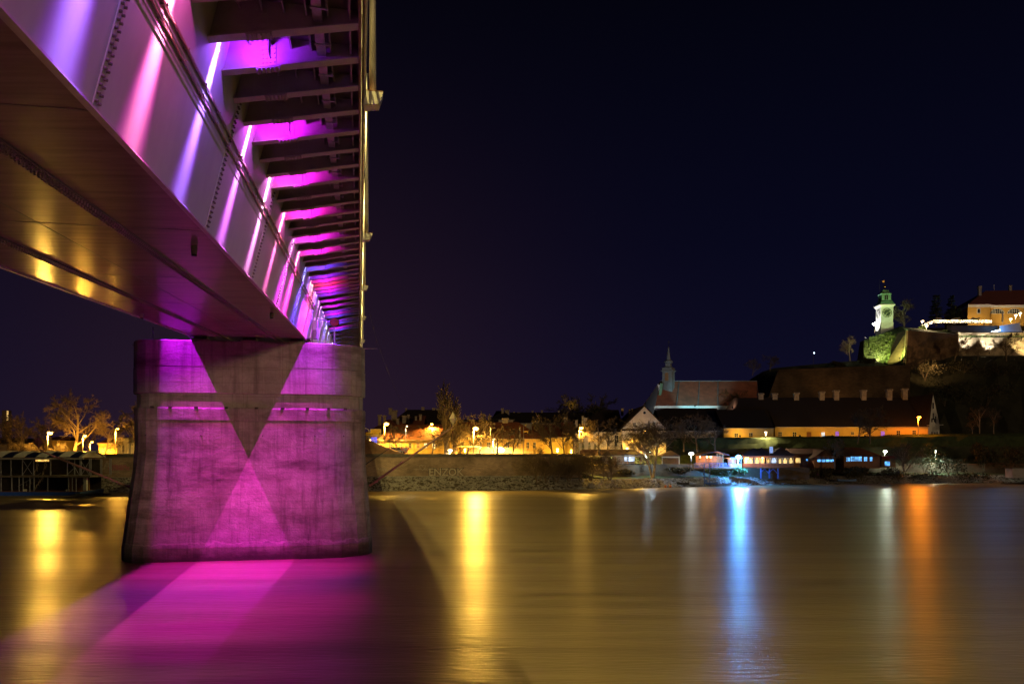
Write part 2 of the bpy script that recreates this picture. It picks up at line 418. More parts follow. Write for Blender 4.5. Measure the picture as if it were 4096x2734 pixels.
# ================================================================== WATER
def water_material():
    m, nt, b = nodes_of('river_water')
    b.inputs['Base Color'].default_value = (0.20, 0.155, 0.090, 1)
    b.inputs['Roughness'].default_value = 0.21
    b.inputs['IOR'].default_value = 1.33
    tc = nt.nodes.new('ShaderNodeTexCoord')
    def nz(scale, st, det):
        mp = nt.nodes.new('ShaderNodeMapping'); mp.inputs['Scale'].default_value = st
        nt.links.new(tc.outputs['Object'], mp.inputs[0])
        n = nt.nodes.new('ShaderNodeTexNoise'); n.inputs['Scale'].default_value = scale; n.inputs['Detail'].default_value = det
        nt.links.new(mp.outputs[0], n.inputs['Vector']); return n.outputs['Fac']
    a = nz(1.0, (0.9, 4.0, 1), 5); c = nz(1.0, (0.018, 0.16, 1), 3); sil = nz(1.0, (0.035, 0.7, 1), 6)
    rc = nt.nodes.new('ShaderNodeValToRGB'); rc.color_ramp.elements[0].position = .36; rc.color_ramp.elements[0].color = (0.172, 0.130, 0.072, 1); rc.color_ramp.elements[1].position = .64; rc.color_ramp.elements[1].color = (0.238, 0.186, 0.104, 1)
    nt.links.new(sil, rc.inputs[0]); nt.links.new(rc.outputs[0], b.inputs['Base Color'])
    ad = nt.nodes.new('ShaderNodeMath'); ad.operation = 'MULTIPLY_ADD'; ad.inputs[1].default_value = 3.5
    nt.links.new(c, ad.inputs[0]); nt.links.new(a, ad.inputs[2])
    bp = nt.nodes.new('ShaderNodeBump'); bp.inputs['Strength'].default_value = 0.8; bp.inputs['Distance'].default_value = 0.045
    nt.links.new(ad.outputs[0], bp.inputs['Height']); nt.links.new(bp.outputs[0], b.inputs['Normal'])
    mr = nt.nodes.new('ShaderNodeMapRange'); mr.inputs[1].default_value = 0.35; mr.inputs[2].default_value = 0.65; mr.inputs[3].default_value = 0.29; mr.inputs[4].default_value = 0.36
    b.inputs['Anisotropic'].default_value = 0.12
    tg = nt.nodes.new('ShaderNodeCombineXYZ'); tg.inputs[1].default_value = 1.0; nt.links.new(tg.outputs[0], b.inputs['Tangent'])
    nt.links.new(c, mr.inputs[0]); nt.links.new(mr.outputs[0], b.inputs['Roughness'])
    return m
wb = MB(); wb.quad((-420, -70, 0), (420, -70, 0), (420, 230, 0), (-420, 230, 0))
tag(wb.build('river_water', water_material()), kind='structure')

# ================================================================== BRIDGE
GR, T1, CURV = 0.0722, 50.0, 0.00083
def axis_z(t):
    z = CAMZ + GR * t
    if t > T1: z -= CURV * (t - T1) ** 2
    return z
CV = Vector((0.9637, 0.1870, 0.0))          # across the bridge (to the right)
def B(t, q, h):
    return Vector((-0.194 * t + CV.x * q, t + CV.y * q, axis_z(t) + h))
BD = Vector((-0.194, 1.0, 0.0)).normalized()
RT0, RDT = 14.2, 1.571
def rt(i): return RT0 + RDT * i
QC = -7.4
def mir(q): return 2 * QC - q
HS, HW, HD = 3.9, 6.9, 7.75
QS = -3.69
def qweb(h): return QS + 0.25 * (h - HS)

bridge = thing('river_bridge', (0, 0, 0), 'long steel girder bridge on stone piers lit violet and pink from below', 'bridge')
I0, I1 = -20, 98
TS = [rt(i) for i in range(I0, I1 + 1)]
def strip(mb, prof, t0, t1, closed=True, n=1):
    rings = [[B(lerp(t0, t1, k / n), q, h) for q, h in prof] for k in range(n + 1)]
    mb.loft(rings, closed, closed)
    return mb
# deck plate
mb = MB(); strip(mb, [(-14.77, HD), (-0.03, HD), (-0.03, HD + 0.18), (-14.77, HD + 0.18)], rt(I0), rt(I1), n=60); mb.build('deck_plate', M_deck, bridge)
# box girder panels between the splices
SPL = [-1.7 + 5 * k for k in range(-5, 21)]
for k in range(len(SPL) - 1):
    a, c = rt(SPL[k]) + 0.01, rt(SPL[k + 1]) - 0.01
    n = 1 if c < T1 else 3
    th = 0.03
    mb = MB(); strip(mb, [(qweb(HS), HS), (qweb(HD) , HD - 0.004), (qweb(HD) - th, HD - 0.004), (qweb(HS) - th, HS + 0.01)], a, c, n=n); mb.build('web_panel', M_web, bridge)
    mb = MB(); strip(mb, [(mir(qweb(HS)), HS), (mir(qweb(HD)), HD - 0.004), (mir(qweb(HD)) + th, HD - 0.004), (mir(qweb(HS)) + th, HS + 0.01)], a, c, n=n); mb.build('web_panel', M_web, bridge)
    for q0, q1 in ((-11.1, -9.16), (-9.14, -5.66), (-5.64, QS)):
        mb = MB(); strip(mb, [(q0, HS), (q1, HS), (q1, HS + 0.03), (q0, HS + 0.03)], a, c, n=n); mb.build('soffit_panel', M_sof, bridge)
    # bottom flange lip on the visible edge
mb = MB(); strip(mb, [(QS - 0.02, HS - 0.045), (QS + 0.09, HS - 0.045), (QS + 0.09, HS - 0.005), (QS - 0.02, HS - 0.005)], rt(I0), rt(I1), n=60); mb.build('flange_lip', M_flange, bridge)
mb = MB(); strip(mb, [(mir(QS) + 0.02, HS - 0.045), (mir(QS) - 0.09, HS - 0.045), (mir(QS) - 0.09, HS - 0.005), (mir(QS) + 0.02, HS - 0.005)], rt(I0), rt(I1), n=60); mb.build('flange_lip', M_flange, bridge)
# longitudinal bolted splices of the soffit
def bolt(mb, p, nrm, r=0.022, h=0.03):
    p = Vector(p); nrm = Vector(nrm).normalized(); mb.tube(p, p + nrm * h, r, r * 0.9, 5)
for q in (-9.15, -5.65):
    mb = MB(); strip(mb, [(q - 0.15, HS - 0.035), (q + 0.15, HS - 0.035), (q + 0.15, HS - 0.004), (q - 0.15, HS - 0.004)], rt(I0), rt(I1), n=60); sp = mb.build('splice_strip', M_splice, bridge)
    mb = MB(); t = 10.0
    while t < 60:
        for dq in (-0.10, -0.045, 0.045, 0.10): bolt(mb, B(t, q + dq, HS - 0.033), (0, 0, -1), 0.02, 0.03)
        t += 0.16
    tag(mb.build('splice_bolts', M_flange, sp), kind='stuff')
# transverse splices on web and soffit
wn_ = Vector((CV.x, CV.y, -0.25)).normalized()
for k, s in enumerate(SPL):
    t = rt(s)
    if t > 150: continue
    mb = MB()
    for dt in (-0.085, 0.085): pass
    mb.hexa([B(t - .10, qweb(HS + .05) + .002, HS + .05), B(t + .10, qweb(HS + .05) + .002, HS + .05), B(t + .10, qweb(HS + .05) + .02, HS + .05), B(t - .10, qweb(HS + .05) + .02, HS + .05),
             B(t - .10, qweb(7.6) + .002, 7.6), B(t + .10, qweb(7.6) + .002, 7.6), B(t + .10, qweb(7.6) + .02, 7.6), B(t - .10, qweb(7.6) + .02, 7.6)])
    sp = mb.build('web_splice', M_web, bridge)
    if -5 < s < 45:
        mb = MB(); h = HS + 0.12
        while h < 7.5:
            for dt in (-0.06, 0.06): bolt(mb, B(t + dt, qweb(h) + 0.018, h), wn_, 0.026, 0.045)
            h += 0.115
        tag(mb.build('splice_bolts', M_splice, sp), kind='stuff')
    mb = MB(); mb.hexa([B(t - .02, -11.0, HS - .006), B(t + .02, -11.0, HS - .006), B(t + .02, QS - .05, HS - .006), B(t - .02, QS - .05, HS - .006),
             B(t - .02, -11.0, HS - .002), B(t + .02, -11.0, HS - .002), B(t + .02, QS - .05, HS - .002), B(t - .02, QS - .05, HS - .002)])
    mb.build('soffit_seam', M_splice, bridge)
# a fine longitudinal weld along the soffit centre
mb = MB(); strip(mb, [(-7.42, HS - .006), (-7.38, HS - .006), (-7.38, HS - .002), (-7.42, HS - .002)], rt(I0), rt(60), n=40); mb.build('weld_seam', M_splice, bridge)

# ribs
def rib_meshes(side):
    def L(q, h, dt=0.0):
        q = q if side > 0 else mir(q)
        return Vector((CV.x * q - 0.194 * dt, CV.y * q + dt, h))
    ho = 7.46
    def hb(q): return lerp(HW, ho, (q + 2.94) / 2.91)
    mb = MB(); w = 0.012
    pts = [(-2.945, HW), (-0.03, ho), (-0.03, HD - .004), (qweb(HD) + .0, HD - .004)]
    mb.hexa([L(pts[0][0], pts[0][1], -w), L(pts[1][0], pts[1][1], -w), L(pts[1][0], pts[1][1], w), L(pts[0][0], pts[0][1], w),
             L(pts[3][0], pts[3][1], -w), L(pts[2][0], pts[2][1], -w), L(pts[2][0], pts[2][1], w), L(pts[3][0], pts[3][1], w)])
    web = mb.mesh('rib', M_rib)
    mb = MB(); fw = 0.13
    mb.hexa([L(-2.98, HW - .028, -fw), L(-0.02, ho - .028, -fw), L(-0.02, ho - .028, fw), L(-2.98, HW - .028, fw),
             L(-2.98, HW - .001, -fw), L(-0.02, ho - .001, -fw), L(-0.02, ho - .001, fw), L(-2.98, HW - .001, fw)])
    fl = mb.mesh('rib_flange', M_flange)
    mb = MB(); qa, qb = -2.13, -1.81
    mb.hexa([L(qa, hb(qa) + .03, -.030), L(qb, hb(qb) + .03, -.030), L(qb, hb(qb) + .03, -.0125), L(qa, hb(qa) + .03, -.0125),
             L(qa, 7.70, -.030), L(qb, 7.70, -.030), L(qb, 7.70, -.0125), L(qa, 7.70, -.0125)])
    mb.hexa([L(qa - .1, hb(qa - .1) - .05, -.12), L(qb + .1, hb(qb + .1) - .05, -.12), L(qb + .1, hb(qb + .1) - .05, .12), L(qa - .1, hb(qa - .1) - .05, .12),
             L(qa - .1, hb(qa - .1) - .029, -.12), L(qb + .1, hb(qb + .1) - .029, -.12), L(qb + .1, hb(qb + .1) - .029, .12), L(qa - .1, hb(qa - .1) - .029, .12)])
    for i in range(4):
        for j in range(6):
            q = qa + .04 + i * .08; h = hb(q) + .10 + j * .095
            bolt(mb, L(q, h, -.029), (0.19, -1, 0), .020, .025)
    for i in range(6):
        for dt in (-.09, -.04, .04, .09):
            q = qa - .07 + i * .092
            bolt(mb, L(q, hb(q) - .049, dt), (0, 0, -1), .018, .03)
    spl = mb.mesh('rib_splice', M_rib)
    return web, fl, spl
RM = rib_meshes(1); RML = rib_meshes(-1)
for i in range(-12, I1):
    t = rt(i); o = B(t, 0, 0)
    r = place('rib', RM[0], bridge, o); place('flange', RM[1], r)
    if i < 45: place('splice_plate', RM[2], r)
for i in range(-6, I1):
    t = rt(i); o = B(t, 0, 0)
    r = place('rib', RML[0], bridge, o); place('flange', RML[1], r)
# longitudinal deck stiffeners, cable duct
for q in (-2.36, -1.93, -1.50, -1.07, -0.64, -0.21):
    mb = MB(); strip(mb, [(q - .008, HD - .20), (q + .008, HD - .20), (q + .008, HD - .002), (q - .008, HD - .002)], rt(-12), rt(70), n=40)
    strip(mb, [(q - .008, HD - .215), (q + .030, HD - .215), (q + .022, HD - .18), (q - .008, HD - .18)], rt(-12), rt(70), n=40)
    mb.build('deck_stiffener', M_rib, bridge)
mb = MB(); strip(mb, [(-.93, HD - .31), (-.74, HD - .31), (-.74, HD - .25), (-.93, HD - .25)], rt(-12), rt(70), n=40)
dct = mb.build('cable_duct', M_galv, bridge)
mb = MB()
for i in range(-12, 60):
    t = rt(i + 0.62); mb.hexa([B(t - .03, -.96, HD - .335), B(t + .03, -.96, HD - .335), B(t + .03, -.62, HD - .335), B(t - .03, -.62, HD - .335), B(t - .03, -.96, HD - .312), B(t + .03, -.96, HD - .312), B(t + .03, -.62, HD - .312), B(t - .03, -.62, HD - .312)])
    mb.hexa([B(t - .02, -.66, HD - .312), B(t + .02, -.66, HD - .312), B(t + .02, -.63, HD - .312), B(t - .02, -.63, HD - .312), B(t - .02, -.66, HD - .01), B(t + .02, -.66, HD - .01), B(t + .02, -.63, HD - .01), B(t - .02, -.63, HD - .01)])
tag(mb.build('duct_hangers', M_galv, dct), kind='stuff')
# cable trays along the web
for h, qo, tend in ((6.14, 0.055, rt(25.6)), (5.92, 0.05, rt(25.6))):
    mb = MB(); q = qweb(h) + qo
    for dq, dh in ((-.03, 0.04), (.03, -.04)):
        strip(mb, [(q + dq - .008, h + dh - .012), (q + dq + .008, h + dh - .012), (q + dq + .008, h + dh + .012), (q + dq - .008, h + dh + .012)], rt(-9), tend, n=16)
    tr = mb.build('cable_tray', M_rust, bridge)
    mb = MB(); t = rt(-5)
    while t < tend:
        mb.bar(B(t, q - .035, h + .05), B(t, q + .035, h - .05), .025, .01); t += .22
    for off in (-.02, .02): 
        mb.tube(B(rt(-9), q + off, h + .02), B(tend, q + off, h + .02), .010, n=5)
    t = rt(-8.8)
    while t < tend:
        mb.bar(B(t, qweb(h) , h), B(t, q + .06, h), .03, .03); t += RDT
    tag(mb.build('tray_rungs', M_rib, tr), kind='stuff')
# fascia and railing
mb = MB(); strip(mb, [(-.028, 7.40), (.035, 7.40), (.035, 8.06), (-.028, 8.06)], rt(I0), rt(I1), n=80); mb.build('edge_fascia', M_rust, bridge)
mb = MB(); strip(mb, [(mir(-.028), 7.40), (mir(.035), 7.40), (mir(.035), 8.06), (mir(-.028), 8.06)], rt(I0), rt(I1), n=80); mb.build('edge_fascia', M_rust, bridge)
mb = MB()
for k in range(60):
    t0, t1 = lerp(rt(-12), rt(90), k / 60), lerp(rt(-12), rt(90), (k + 1) / 60)
    mb.tube(B(t0, .105, 7.62), B(t1, .105, 7.62), .055, n=8, caps=False)
    mb.tube(B(t0, .06, 9.1), B(t1, .06, 9.1), .035, n=6, caps=False)
    mb.tube(B(t0, .06, 8.6), B(t1, .06, 8.6), .02, n=5, caps=False)
rl = mb.build('railing', M_galv, bridge)
for i in range(-10, 90, 1):
    mb = MB() if i == -10 else mb
    if i == -10: mb.box(-.03, .03, -.03, .03, 0, 1.05); post_me = mb.mesh('railing_post', M_galv)
    place('railing_post', post_me, rl, B(rt(i + .5), .06, 8.06))
# soffit drains
for t, q in ((rt(4.6), -4.35), (rt(15.0), -4.15), (rt(-3.5), -6.0), (rt(16.4), -10.55)):
    mb = MB(); p = B(t, q, HS); mb.tube(p, p - Vector((0, 0, .22)), .09, .08, 8); dr = mb.build('drain_spout', M_galv, bridge)
    mb = MB(); mb.tube(p - Vector((0, 0, .2)), p - Vector((0, 0, .27)), .075, .07, 8); mb.build('drain_mouth', M_dark, dr)

# street lamps of the bridge: tapered posts on outrigger boxes
LAMP_T = [-14.4, 2.9, 20.1, 37.3, 54.7, 72.0, 89.3, 106.6, 124.0, 141.0]
for k, t in enumerate(LAMP_T):
    for side in (1,):
        q = lambda a: a if side > 0 else mir(a)
        base = B(t, q(.33), 7.78)
        wh = {20.1: 'nearest tall', 37.3: 'second', 54.7: 'third', 72.0: 'fourth', 89.3: 'fifth', 106.6: 'sixth', 124.0: 'seventh', 141.0: 'farthest', 2.9: 'unseen overhead', -14.4: 'unseen rear'}[t]
        lab = ('%s grey lamp post on an outrigger box along the right bridge edge' % wh) if side > 0 else 'grey lamp post on the hidden left edge of the bridge'
        lp = thing('bridge_lamp_post', base, lab, 'lamp post', 'lamp posts along the bridge edges')
        mb = MB(); mb.tube(base + Vector((0, 0, .02)), base + Vector((0, 0, 7.6)), .092, .06, 10, True); mb.build('pole', M_galv, lp, smoothed=True)
        mb = MB()
        top = [B(t - .24, q(.10), 7.76), B(t - .24, q(.60), 7.76), B(t + .24, q(.60), 7.76), B(t + .24, q(.10), 7.76)]
        bot = [B(t - .24, q(.10), 7.40), B(t - .24, q(.50), 7.46), B(t + .24, q(.50), 7.46), B(t + .24, q(.10), 7.40)]
        mb.loft([bot, top] if side > 0 else [bot[::-1], top[::-1]]); mb.build('outrigger_box', M_galv, lp)
        mb = MB(); mb.loft([[p + Vector((0, 0, .004)) for p in top], [p + Vector((0, 0, .03)) for p in top]]); 
        mb.build('base_plate', M_rust, lp)
        e0 = base + Vector((0, 0, 7.55)); e1 = B(t, q(-1.75), 15.75)
        mb = MB(); mb.tube(e0, e1, .045, .04, 6); mb.build('arm', M_galv, lp)
        mb = MB(); c = e1; mb.loft([[c + CV * (a * side) + BD * b + Vector((0, 0, -.06)) for a, b in ((.3, -.12), (.3, .12), (-.35, .16), (-.35, -.16))], [c + CV * (a * side) + BD * b + Vector((0, 0, .1)) for a, b in ((.2, -.08), (.2, .08), (-.25, .1), (-.25, -.1))]])
        hd = mb.build('lamp_head', M_galv, lp)
        mb = MB(); mb.quad(*[c + CV * (a * side) + BD * b + Vector((0, 0, -.064)) for a, b in ((.2, -.1), (.2, .1), (-.3, .12), (-.3, -.12))]); mb.build('lens', emit('bridge_lamp_lens', SODY, 8), hd)
        if True:
            lamp_light('street_light', c + Vector((0, 0, -.12)), (1.0, 0.76, 0.22), BRIDGE_LAMP_W, .12, lp, spot=172, aim=c + Vector((0, 0, -5)), blend=.35)

# LED floodlights under the deck
PINK = ((1.0, .012, .75), (1.0, .27, .50)); PNK2 = ((1.0, .02, .24), (1.0, .40, .55))
VIO = ((.27, .012, 1.0), (.33, .19, 1.0)); MAG = ((.60, .006, 1.0), (.72, .24, 1.0)); BLU = ((.13, .03, 1.0), (.35, .38, 1.0)); LMG = ((.9, .012, .95), (1.0, .5, .9))
LEDS = [(-10.5, VIO), (-8.5, MAG), (-6.5, VIO), (-4.5, PINK), (-2.5, VIO), (-.6, PINK), (1.5, VIO), (4.5, MAG), (7.5, LMG), (10.5, PINK), (13.4, LMG), (15.4, PINK), (18.4, BLU), (20.4, VIO),
        (21.4, PINK), (22.4, PNK2), (23.4, PINK), (24.4, MAG), (25.4, VIO), (27.4, MAG), (29.4, MAG), (31.4, VIO), (32.4, MAG), (33.4, BLU), (35.4, VIO), (36.4, BLU), (38.4, MAG), (39.4, BLU), (41.4, VIO), (43.4, BLU), (45.4, VIO), (47.4, BLU),
        (50.4, VIO), (53.4, BLU), (57.4, PNK2), (61.4, VIO)]
CN = {id(PINK): 'pink', id(PNK2): 'red pink', id(VIO): 'violet', id(MAG): 'magenta', id(BLU): 'blue', id(LMG): 'pale magenta'}
mb = MB(); mb.box(-.16, .16, -.06, .06, -.05, .05); led_body = mb.mesh('housing', M_dark)
led_lens = {}
ORD = [w for w in ('first second third fourth fifth sixth seventh eighth ninth tenth eleventh twelfth thirteenth fourteenth fifteenth sixteenth seventeenth eighteenth nineteenth twentieth').split()]
ORD += ['twenty-' + w for w in ORD[:9]] + ['thirtieth'] + ['thirty-' + w for w in ORD[:9]]
for i, cset in LEDS:
    t = rt(i)
    for side in (1, -1):
        if side < 0 and (i < -7 or i > 32): continue
        q = (lambda a: a) if side > 0 else mir
        p = B(t, q(-1.93), 7.45)
        if side < 0 and i < 18 and cset in (PINK, LMG): cset = MAG
        cn = CN[id(cset)]
        th = thing('led_floodlight', p, ('%s LED floodlight in the %s lit bay under the right deck edge' % (cn, ORD[LEDS.index((i, cset))])) if side > 0 else 'LED floodlight throwing %s light down the hidden left bridge web' % cn, 'floodlight', 'LED floodlights under the bridge deck')
        hb_ = place('housing', led_body, th)
        if cn not in led_lens:
            mb = MB(); mb.quad((-.13, -.045, -.052), (-.13, .045, -.052), (.13, .045, -.052), (.13, -.045, -.052)); led_lens[cn] = mb.mesh('lens', emit('led_' + cn, cset[0], 6))
        place('lens', led_lens[cn], hb_)
        near = 19 < i < 31
        aim = B(t, q(-1.93 - 1.15), 7.45 - 3.53)
        wide = 12 < i < 26; SHQ = .06 if side > 0 else .011; SHL = .30 if wide else .15
        mb = MB(); mb.hexa([B(t + dt, q(-1.93 + dq), h) for h in (7.02, 7.44) for dq, dt in ((SHQ, -SHL), (SHQ + .015, -SHL), (SHQ + .015, SHL), (SHQ, SHL))]); mb.build('beam_trim_plate', M_dark, th)  # added plate that trims the outer side of the beam
        lamp_light('led_light', p + Vector((0, 0, -.06)), cset[0], LED_FLOOD_W * (.40 if i < 12 else (1.45 if wide else .45)), .02 if side > 0 else .008, th, spot=66, aim=aim, blend=1.0, xdir=BD, sx=.85 if wide else .40)
        if -8 < i < 40 and side > 0: lamp_light('led_spill', B(t + .17, q(-2.15), 7.30), cset[0], 240.0 if i < 18 else 170.0, .05, th, spot=165, aim=B(t, q(-2.2), 7.34) + BD * 2 + Vector((0, 0, 1.3)), blend=1.0)  # extra spot added at the fixture to light the rib face
        if side > 0:
            a = B(t, -1.97, 7.36)
            lamp_light('led_wash', a - BD * .12, tuple(lerp(x, y, .42) for x, y in zip(cset[0], cset[1])), 260.0 if i < 19 else 100.0, .05, th, spot=150, aim=B(t, qweb(5.6), 5.6), blend=1.0)  # extra wide spot added to brighten the web between streaks
            lamp_light('led_streak', a, cset[1], LED_STREAK_W * (1.0 if i < 8 else .8 if i < 19 else .5), .04, th, spot=110, aim=B(t, qweb(6.5), 6.5), blend=1.0, xdir=BD, sx=.15)

# ================================================================== PIERS
def pier(tc, label, dz=0.0, detailed=True):
    c0 = B(tc, QC, 0); c0.z = 0
    th = thing('bridge_pier', c0, label, 'pier', 'bridge piers')
    def ring(wl, wr, T, z, el=1.9, er=3.3, n=8):
        pts = []
        for k in range(n + 1):
            a = -math.pi / 2 + math.pi * k / n
            pts.append(c0 + CV / CV.length * (wr - er + er * math.cos(a)) + BD * (T * math.sin(a)) + Vector((0, 0, z + dz)))
        for k in range(n + 1):
            a = math.pi / 2 + math.pi * k / n
            pts.append(c0 + CV / CV.length * (-wl + el + el * math.cos(a)) + BD * (T * math.sin(a)) + Vector((0, 0, z + dz)))
        return pts
    H = 7.62; T = 2.1
    def blk(name, rings, m):
        mb = MB(); mb.loft([ring(*r) for r in rings]); return mb.build(name, m, th)
    blk('cap_upper', [(H, H, T, 12.76), (H, H, T, 14.42), (H - .05, H - .05, T - .05, 14.47)], M_pier_cap)
    blk('cap_joint', [(H - .05, H - .05, T - .05, 12.70), (H - .05, H - .05, T - .05, 12.76)], M_pier)
    blk('cap_lower', [(H - .02, H - .02, T - .02, 10.97), (H + .02, H + .02, T + .02, 11.02), (H + .02, H + .02, T + .02, 12.70)], M_pier_cap)
    blk('neck', [(H - .17, H - .14, T - .2, 10.05), (H - .17, H - .14, T - .2, 10.97)], M_pier_cap)
    blk('ledge', [(H - .02, H + .02, T + .02, 9.16), (H - .02, H + .04, T + .06, 9.22), (H - .02, H + .04, T + .06, 9.95), (H - .07, H - .02, T, 10.06)], M_pier)
    blk('shaft', [(H + .62, H + .46, T + .62, 1.18), (H + .52, H + .40, T + .5, 2.0), (H + .28, H + .22, T + .3, 4.2), (H + .06, H + .08, T + .1, 5.9), (H - .04, H + .0, T, 7.3), (H - .04, H + .0, T, 9.16)], M_pier)
    blk('footing', [(H + .66, H + .50, T + .66, -2.0), (H + .68, H + .52, T + .68, .9), (H + .62, H + .47, T + .62, 1.18)], M_pier)
    if detailed:
        for q in (-10.55, -7.4, -4.25):
            a = B(tc - 1.2, q, 0); zt = 14.47
            sz = axis_z(tc - 1.2) + HS
            mb = MB()
            def bx(q0, q1, t0, t1, z0, z1): mb.hexa([Vector((*B(t, q, 0).xy, z)) for z in (z0, z1) for q, t in ((q0, t0), (q1, t0), (q1, t1), (q0, t1))])
            bx(q - .55, q + .55, tc - 1.9, tc - .4, zt - .01, zt + .12); bp_ = mb.build('bearing_plinth', M_pier_cap, th)
            mb = MB(); bx(q - .42, q + .42, tc - 1.75, tc - .5, zt + .12, sz + .0); mb.build('bearing', M_bear, bp_)
            mb = MB(); bx(q - .85, q + .85, tc - 1.8, tc - .45, sz - .045, sz - .01); mb.build('bearing_plate', M_bear, bp_)
        # spalled patch and iron eyes on the face
        fz = lambda q, z, out=0.0: Vector((*(c0 + CV / CV.length * q - BD * (2.1 + out)).xy, z))
        mb = MB(); pts = []
        for k in range(14):
            a = 2 * math.pi * k / 14; rr = .85 + .25 * math.sin(3 * a + 1) + .12 * math.sin(7 * a)
            pts.append(fz(1.15 + .46 * rr * math.cos(a), 6.38 + .13 * rr * math.sin(a) - .09 * math.cos(a), .035))
        mb.quad(*pts); mb.build('spalled_patch', M_earth, th)
        mb = MB()
        for q in (-6.4, -3.0, 0.9, 4.3, 6.2):
            mb = MB(); mb.tube(fz(q, 8.2, -.02), fz(q, 8.2, .09), .05, .04, 6); mb.build('iron_eye', M_bear, th)
        for q in (-6.0, -4.9, -3.3, -1.4, .5, 2.2, 3.8, 5.2, 6.3):
            mb = MB(); mb.box(*(lambda p: (p.x - .09, p.x + .09, p.y - .08, p.y + .1, 9.97, 10.1))(fz(q, 10, .05))); mb.build('iron_anchor', M_bear, th)
    return th
PT = 55.7
pr1 = pier(PT, 'massive stained stone and concrete pier standing in the river in front')
pr2 = pier(152.5, 'far bridge pier at the opposite bank, only its violet edge showing', dz=-1.2, detailed=False)

# signal lamp, cabinet and handrail stubs on the pier head
zt = 14.47
p = B(PT - 1.0, -1.75, 0); p.z = zt
sg = thing('signal_lamp', p, 'round red gridded signal lamp on a post on the pier head', 'signal lamp')
mb = MB(); mb.tube(p, p + Vector((0, 0, 1.3)), .05, .05, 8); mb.build('post', M_galv, sg)
c = p + Vector((0, 0, 1.62)); d = Vector((.15, -1, -.1)).normalized()
mb = MB(); mb.tube(c + d * .02, c - d * .3, .34, .26, 16); hs = mb.build('housing', M_dark, sg)
mb = MB(); mb.tube(c + d * .02, c + d * .05, .29, .28, 16); ln = mb.build('lens', mat('red_lens', (.75, .10, .04), (.6, .08, .03), rough=.2), hs)
mb = MB(); ux = d.cross(Vector((0, 0, 1))).normalized(); uz = ux.cross(d)
for k in range(-4, 5):
    w = math.sqrt(max(0, .29 ** 2 - (k * .06) ** 2))
    mb.bar(c + d * .06 + ux * (k * .06) - uz * w, c + d * .06 + ux * (k * .06) + uz * w, .012, .012)
    mb.bar(c + d * .06 + uz * (k * .06) - ux * w, c + d * .06 + uz * (k * .06) + ux * w, .012, .012)
mb.build('grille', M_dark, hs)
mb = MB(); mb.bar(c, c + Vector((-1.25, .2, .28)), .06, .06); mb.build('bracket', M_galv, sg)
p = B(PT - 1.2, -3.05, 0); p.z = zt
cb_ = thing('equipment_cabinet', p, 'narrow pink lit steel cabinet standing on the pier head', 'cabinet')
mb = MB(); mb.box(p.x - .13, p.x + .13, p.y - .15, p.y + .2, p.z + .4, p.z + 1.65); mb.build('box', M_galv, cb_)
mb = MB(); mb.box(p.x - .15, p.x + .15, p.y - .17, p.y - .151, p.z + 1.0, p.z + 1.68); mb.build('door', M_white, cb_)
mb = MB(); mb.tube((p.x - .2, p.y, p.z), (p.x - .2, p.y, p.z + 2.2), .03); mb.tube((p.x - .2, p.y, p.z + .45), (p.x - 1.1, p.y, p.z + .42), .03); mb.tube((p.x - 1.1, p.y, p.z + .42), (p.x - 1.1, p.y, p.z + .05), .03); mb.build('pipe_frame', M_galv, cb_)
for (ua, va, ub, vb, ur, vr) in ((612, 1378, 612, 1303, 528, 1383),):
    a = P(612, 1384, 54.6); a.z = zt - .05
    hr = thing('handrail_stub', a, 'thin pole with a side arm at the left end of the pier head', 'handrail')
    mb = MB(); mb.tube(a, a + Vector((0, 0, 1.35)), .05, .045, 8); mb.build('pole', M_galv, hr)
    mb = MB(); mb.tube(a + Vector((.05, 0, .06)), a + Vector((-1.5, .1, .16)), .035, .03, 6); mb.build('side_arm', M_galv, hr)
a = P(1455, 1394, 55.5); a.z = zt - .05
mb = MB(); mb.tube(a, a + Vector((.95, .1, .02)), .03, .02, 6); tag(mb.build('side_arm', M_galv), 'short thin arm jutting from the right end of the pier head', 'arm')

# navigation marks: booms with lozenges
def nav(label, a, b, cpt, hw, hh, material, boommat):
    th = thing('navigation_mark', a, label, 'navigation mark', 'navigation marks on pier booms')
    m1 = a.lerp(b, .84)
    mb = MB(); mb.tube(a, m1, .085, .07, 8); mb.tube(m1, b, .06, .05, 8); mb.build('boom', boommat, th, smoothed=True)
    mb = MB(); rot = R(28)
    ring = [cpt + Vector((hw * 1.02 * math.cos(rot + k * math.pi / 2), hw * 1.02 * math.sin(rot + k * math.pi / 2), -.05)) for k in range(4)]
    tp = cpt + Vector((0, 0, hh)); bt = cpt - Vector((0, 0, hh))
    for k in range(4): mb.quad(ring[k], ring[(k + 1) % 4], tp); mb.quad(ring[(k + 1) % 4], ring[k], bt)
    lz = mb.build('lozenge', material, th)
    mb = MB()
    for k in range(4): mb.tube(ring[k], ring[(k + 1) % 4], .012, n=4); mb.tube(ring[k], tp, .012, n=4); mb.tube(ring[k], bt, .012, n=4)
    mb.tube(tp, tp + Vector((0, 0, .1)), .012, n=4); mb.tube(bt, b, .03, n=6)
    mb.build('edge_frame', material, lz)
    return th
M_loz = mat('pale_yellow_panel', (.62, .55, .30), (.54, .47, .25), rough=.5)
M_boomr = mat('brown_boom_paint', (.40, .24, .17), (.28, .16, .12), rough=.5, scale=2)
M_lozr = mat('rusty_panel', (.20, .08, .05), (.12, .05, .035), rough=.7, scale=3)
nav('pale yellow lozenge mark on a long boom right of the pier', P(1478, 1942, 55.2), P(1812, 1706, 56.2), P(1812, 1672, 56.2), .285, .47, M_loz, M_boomr)
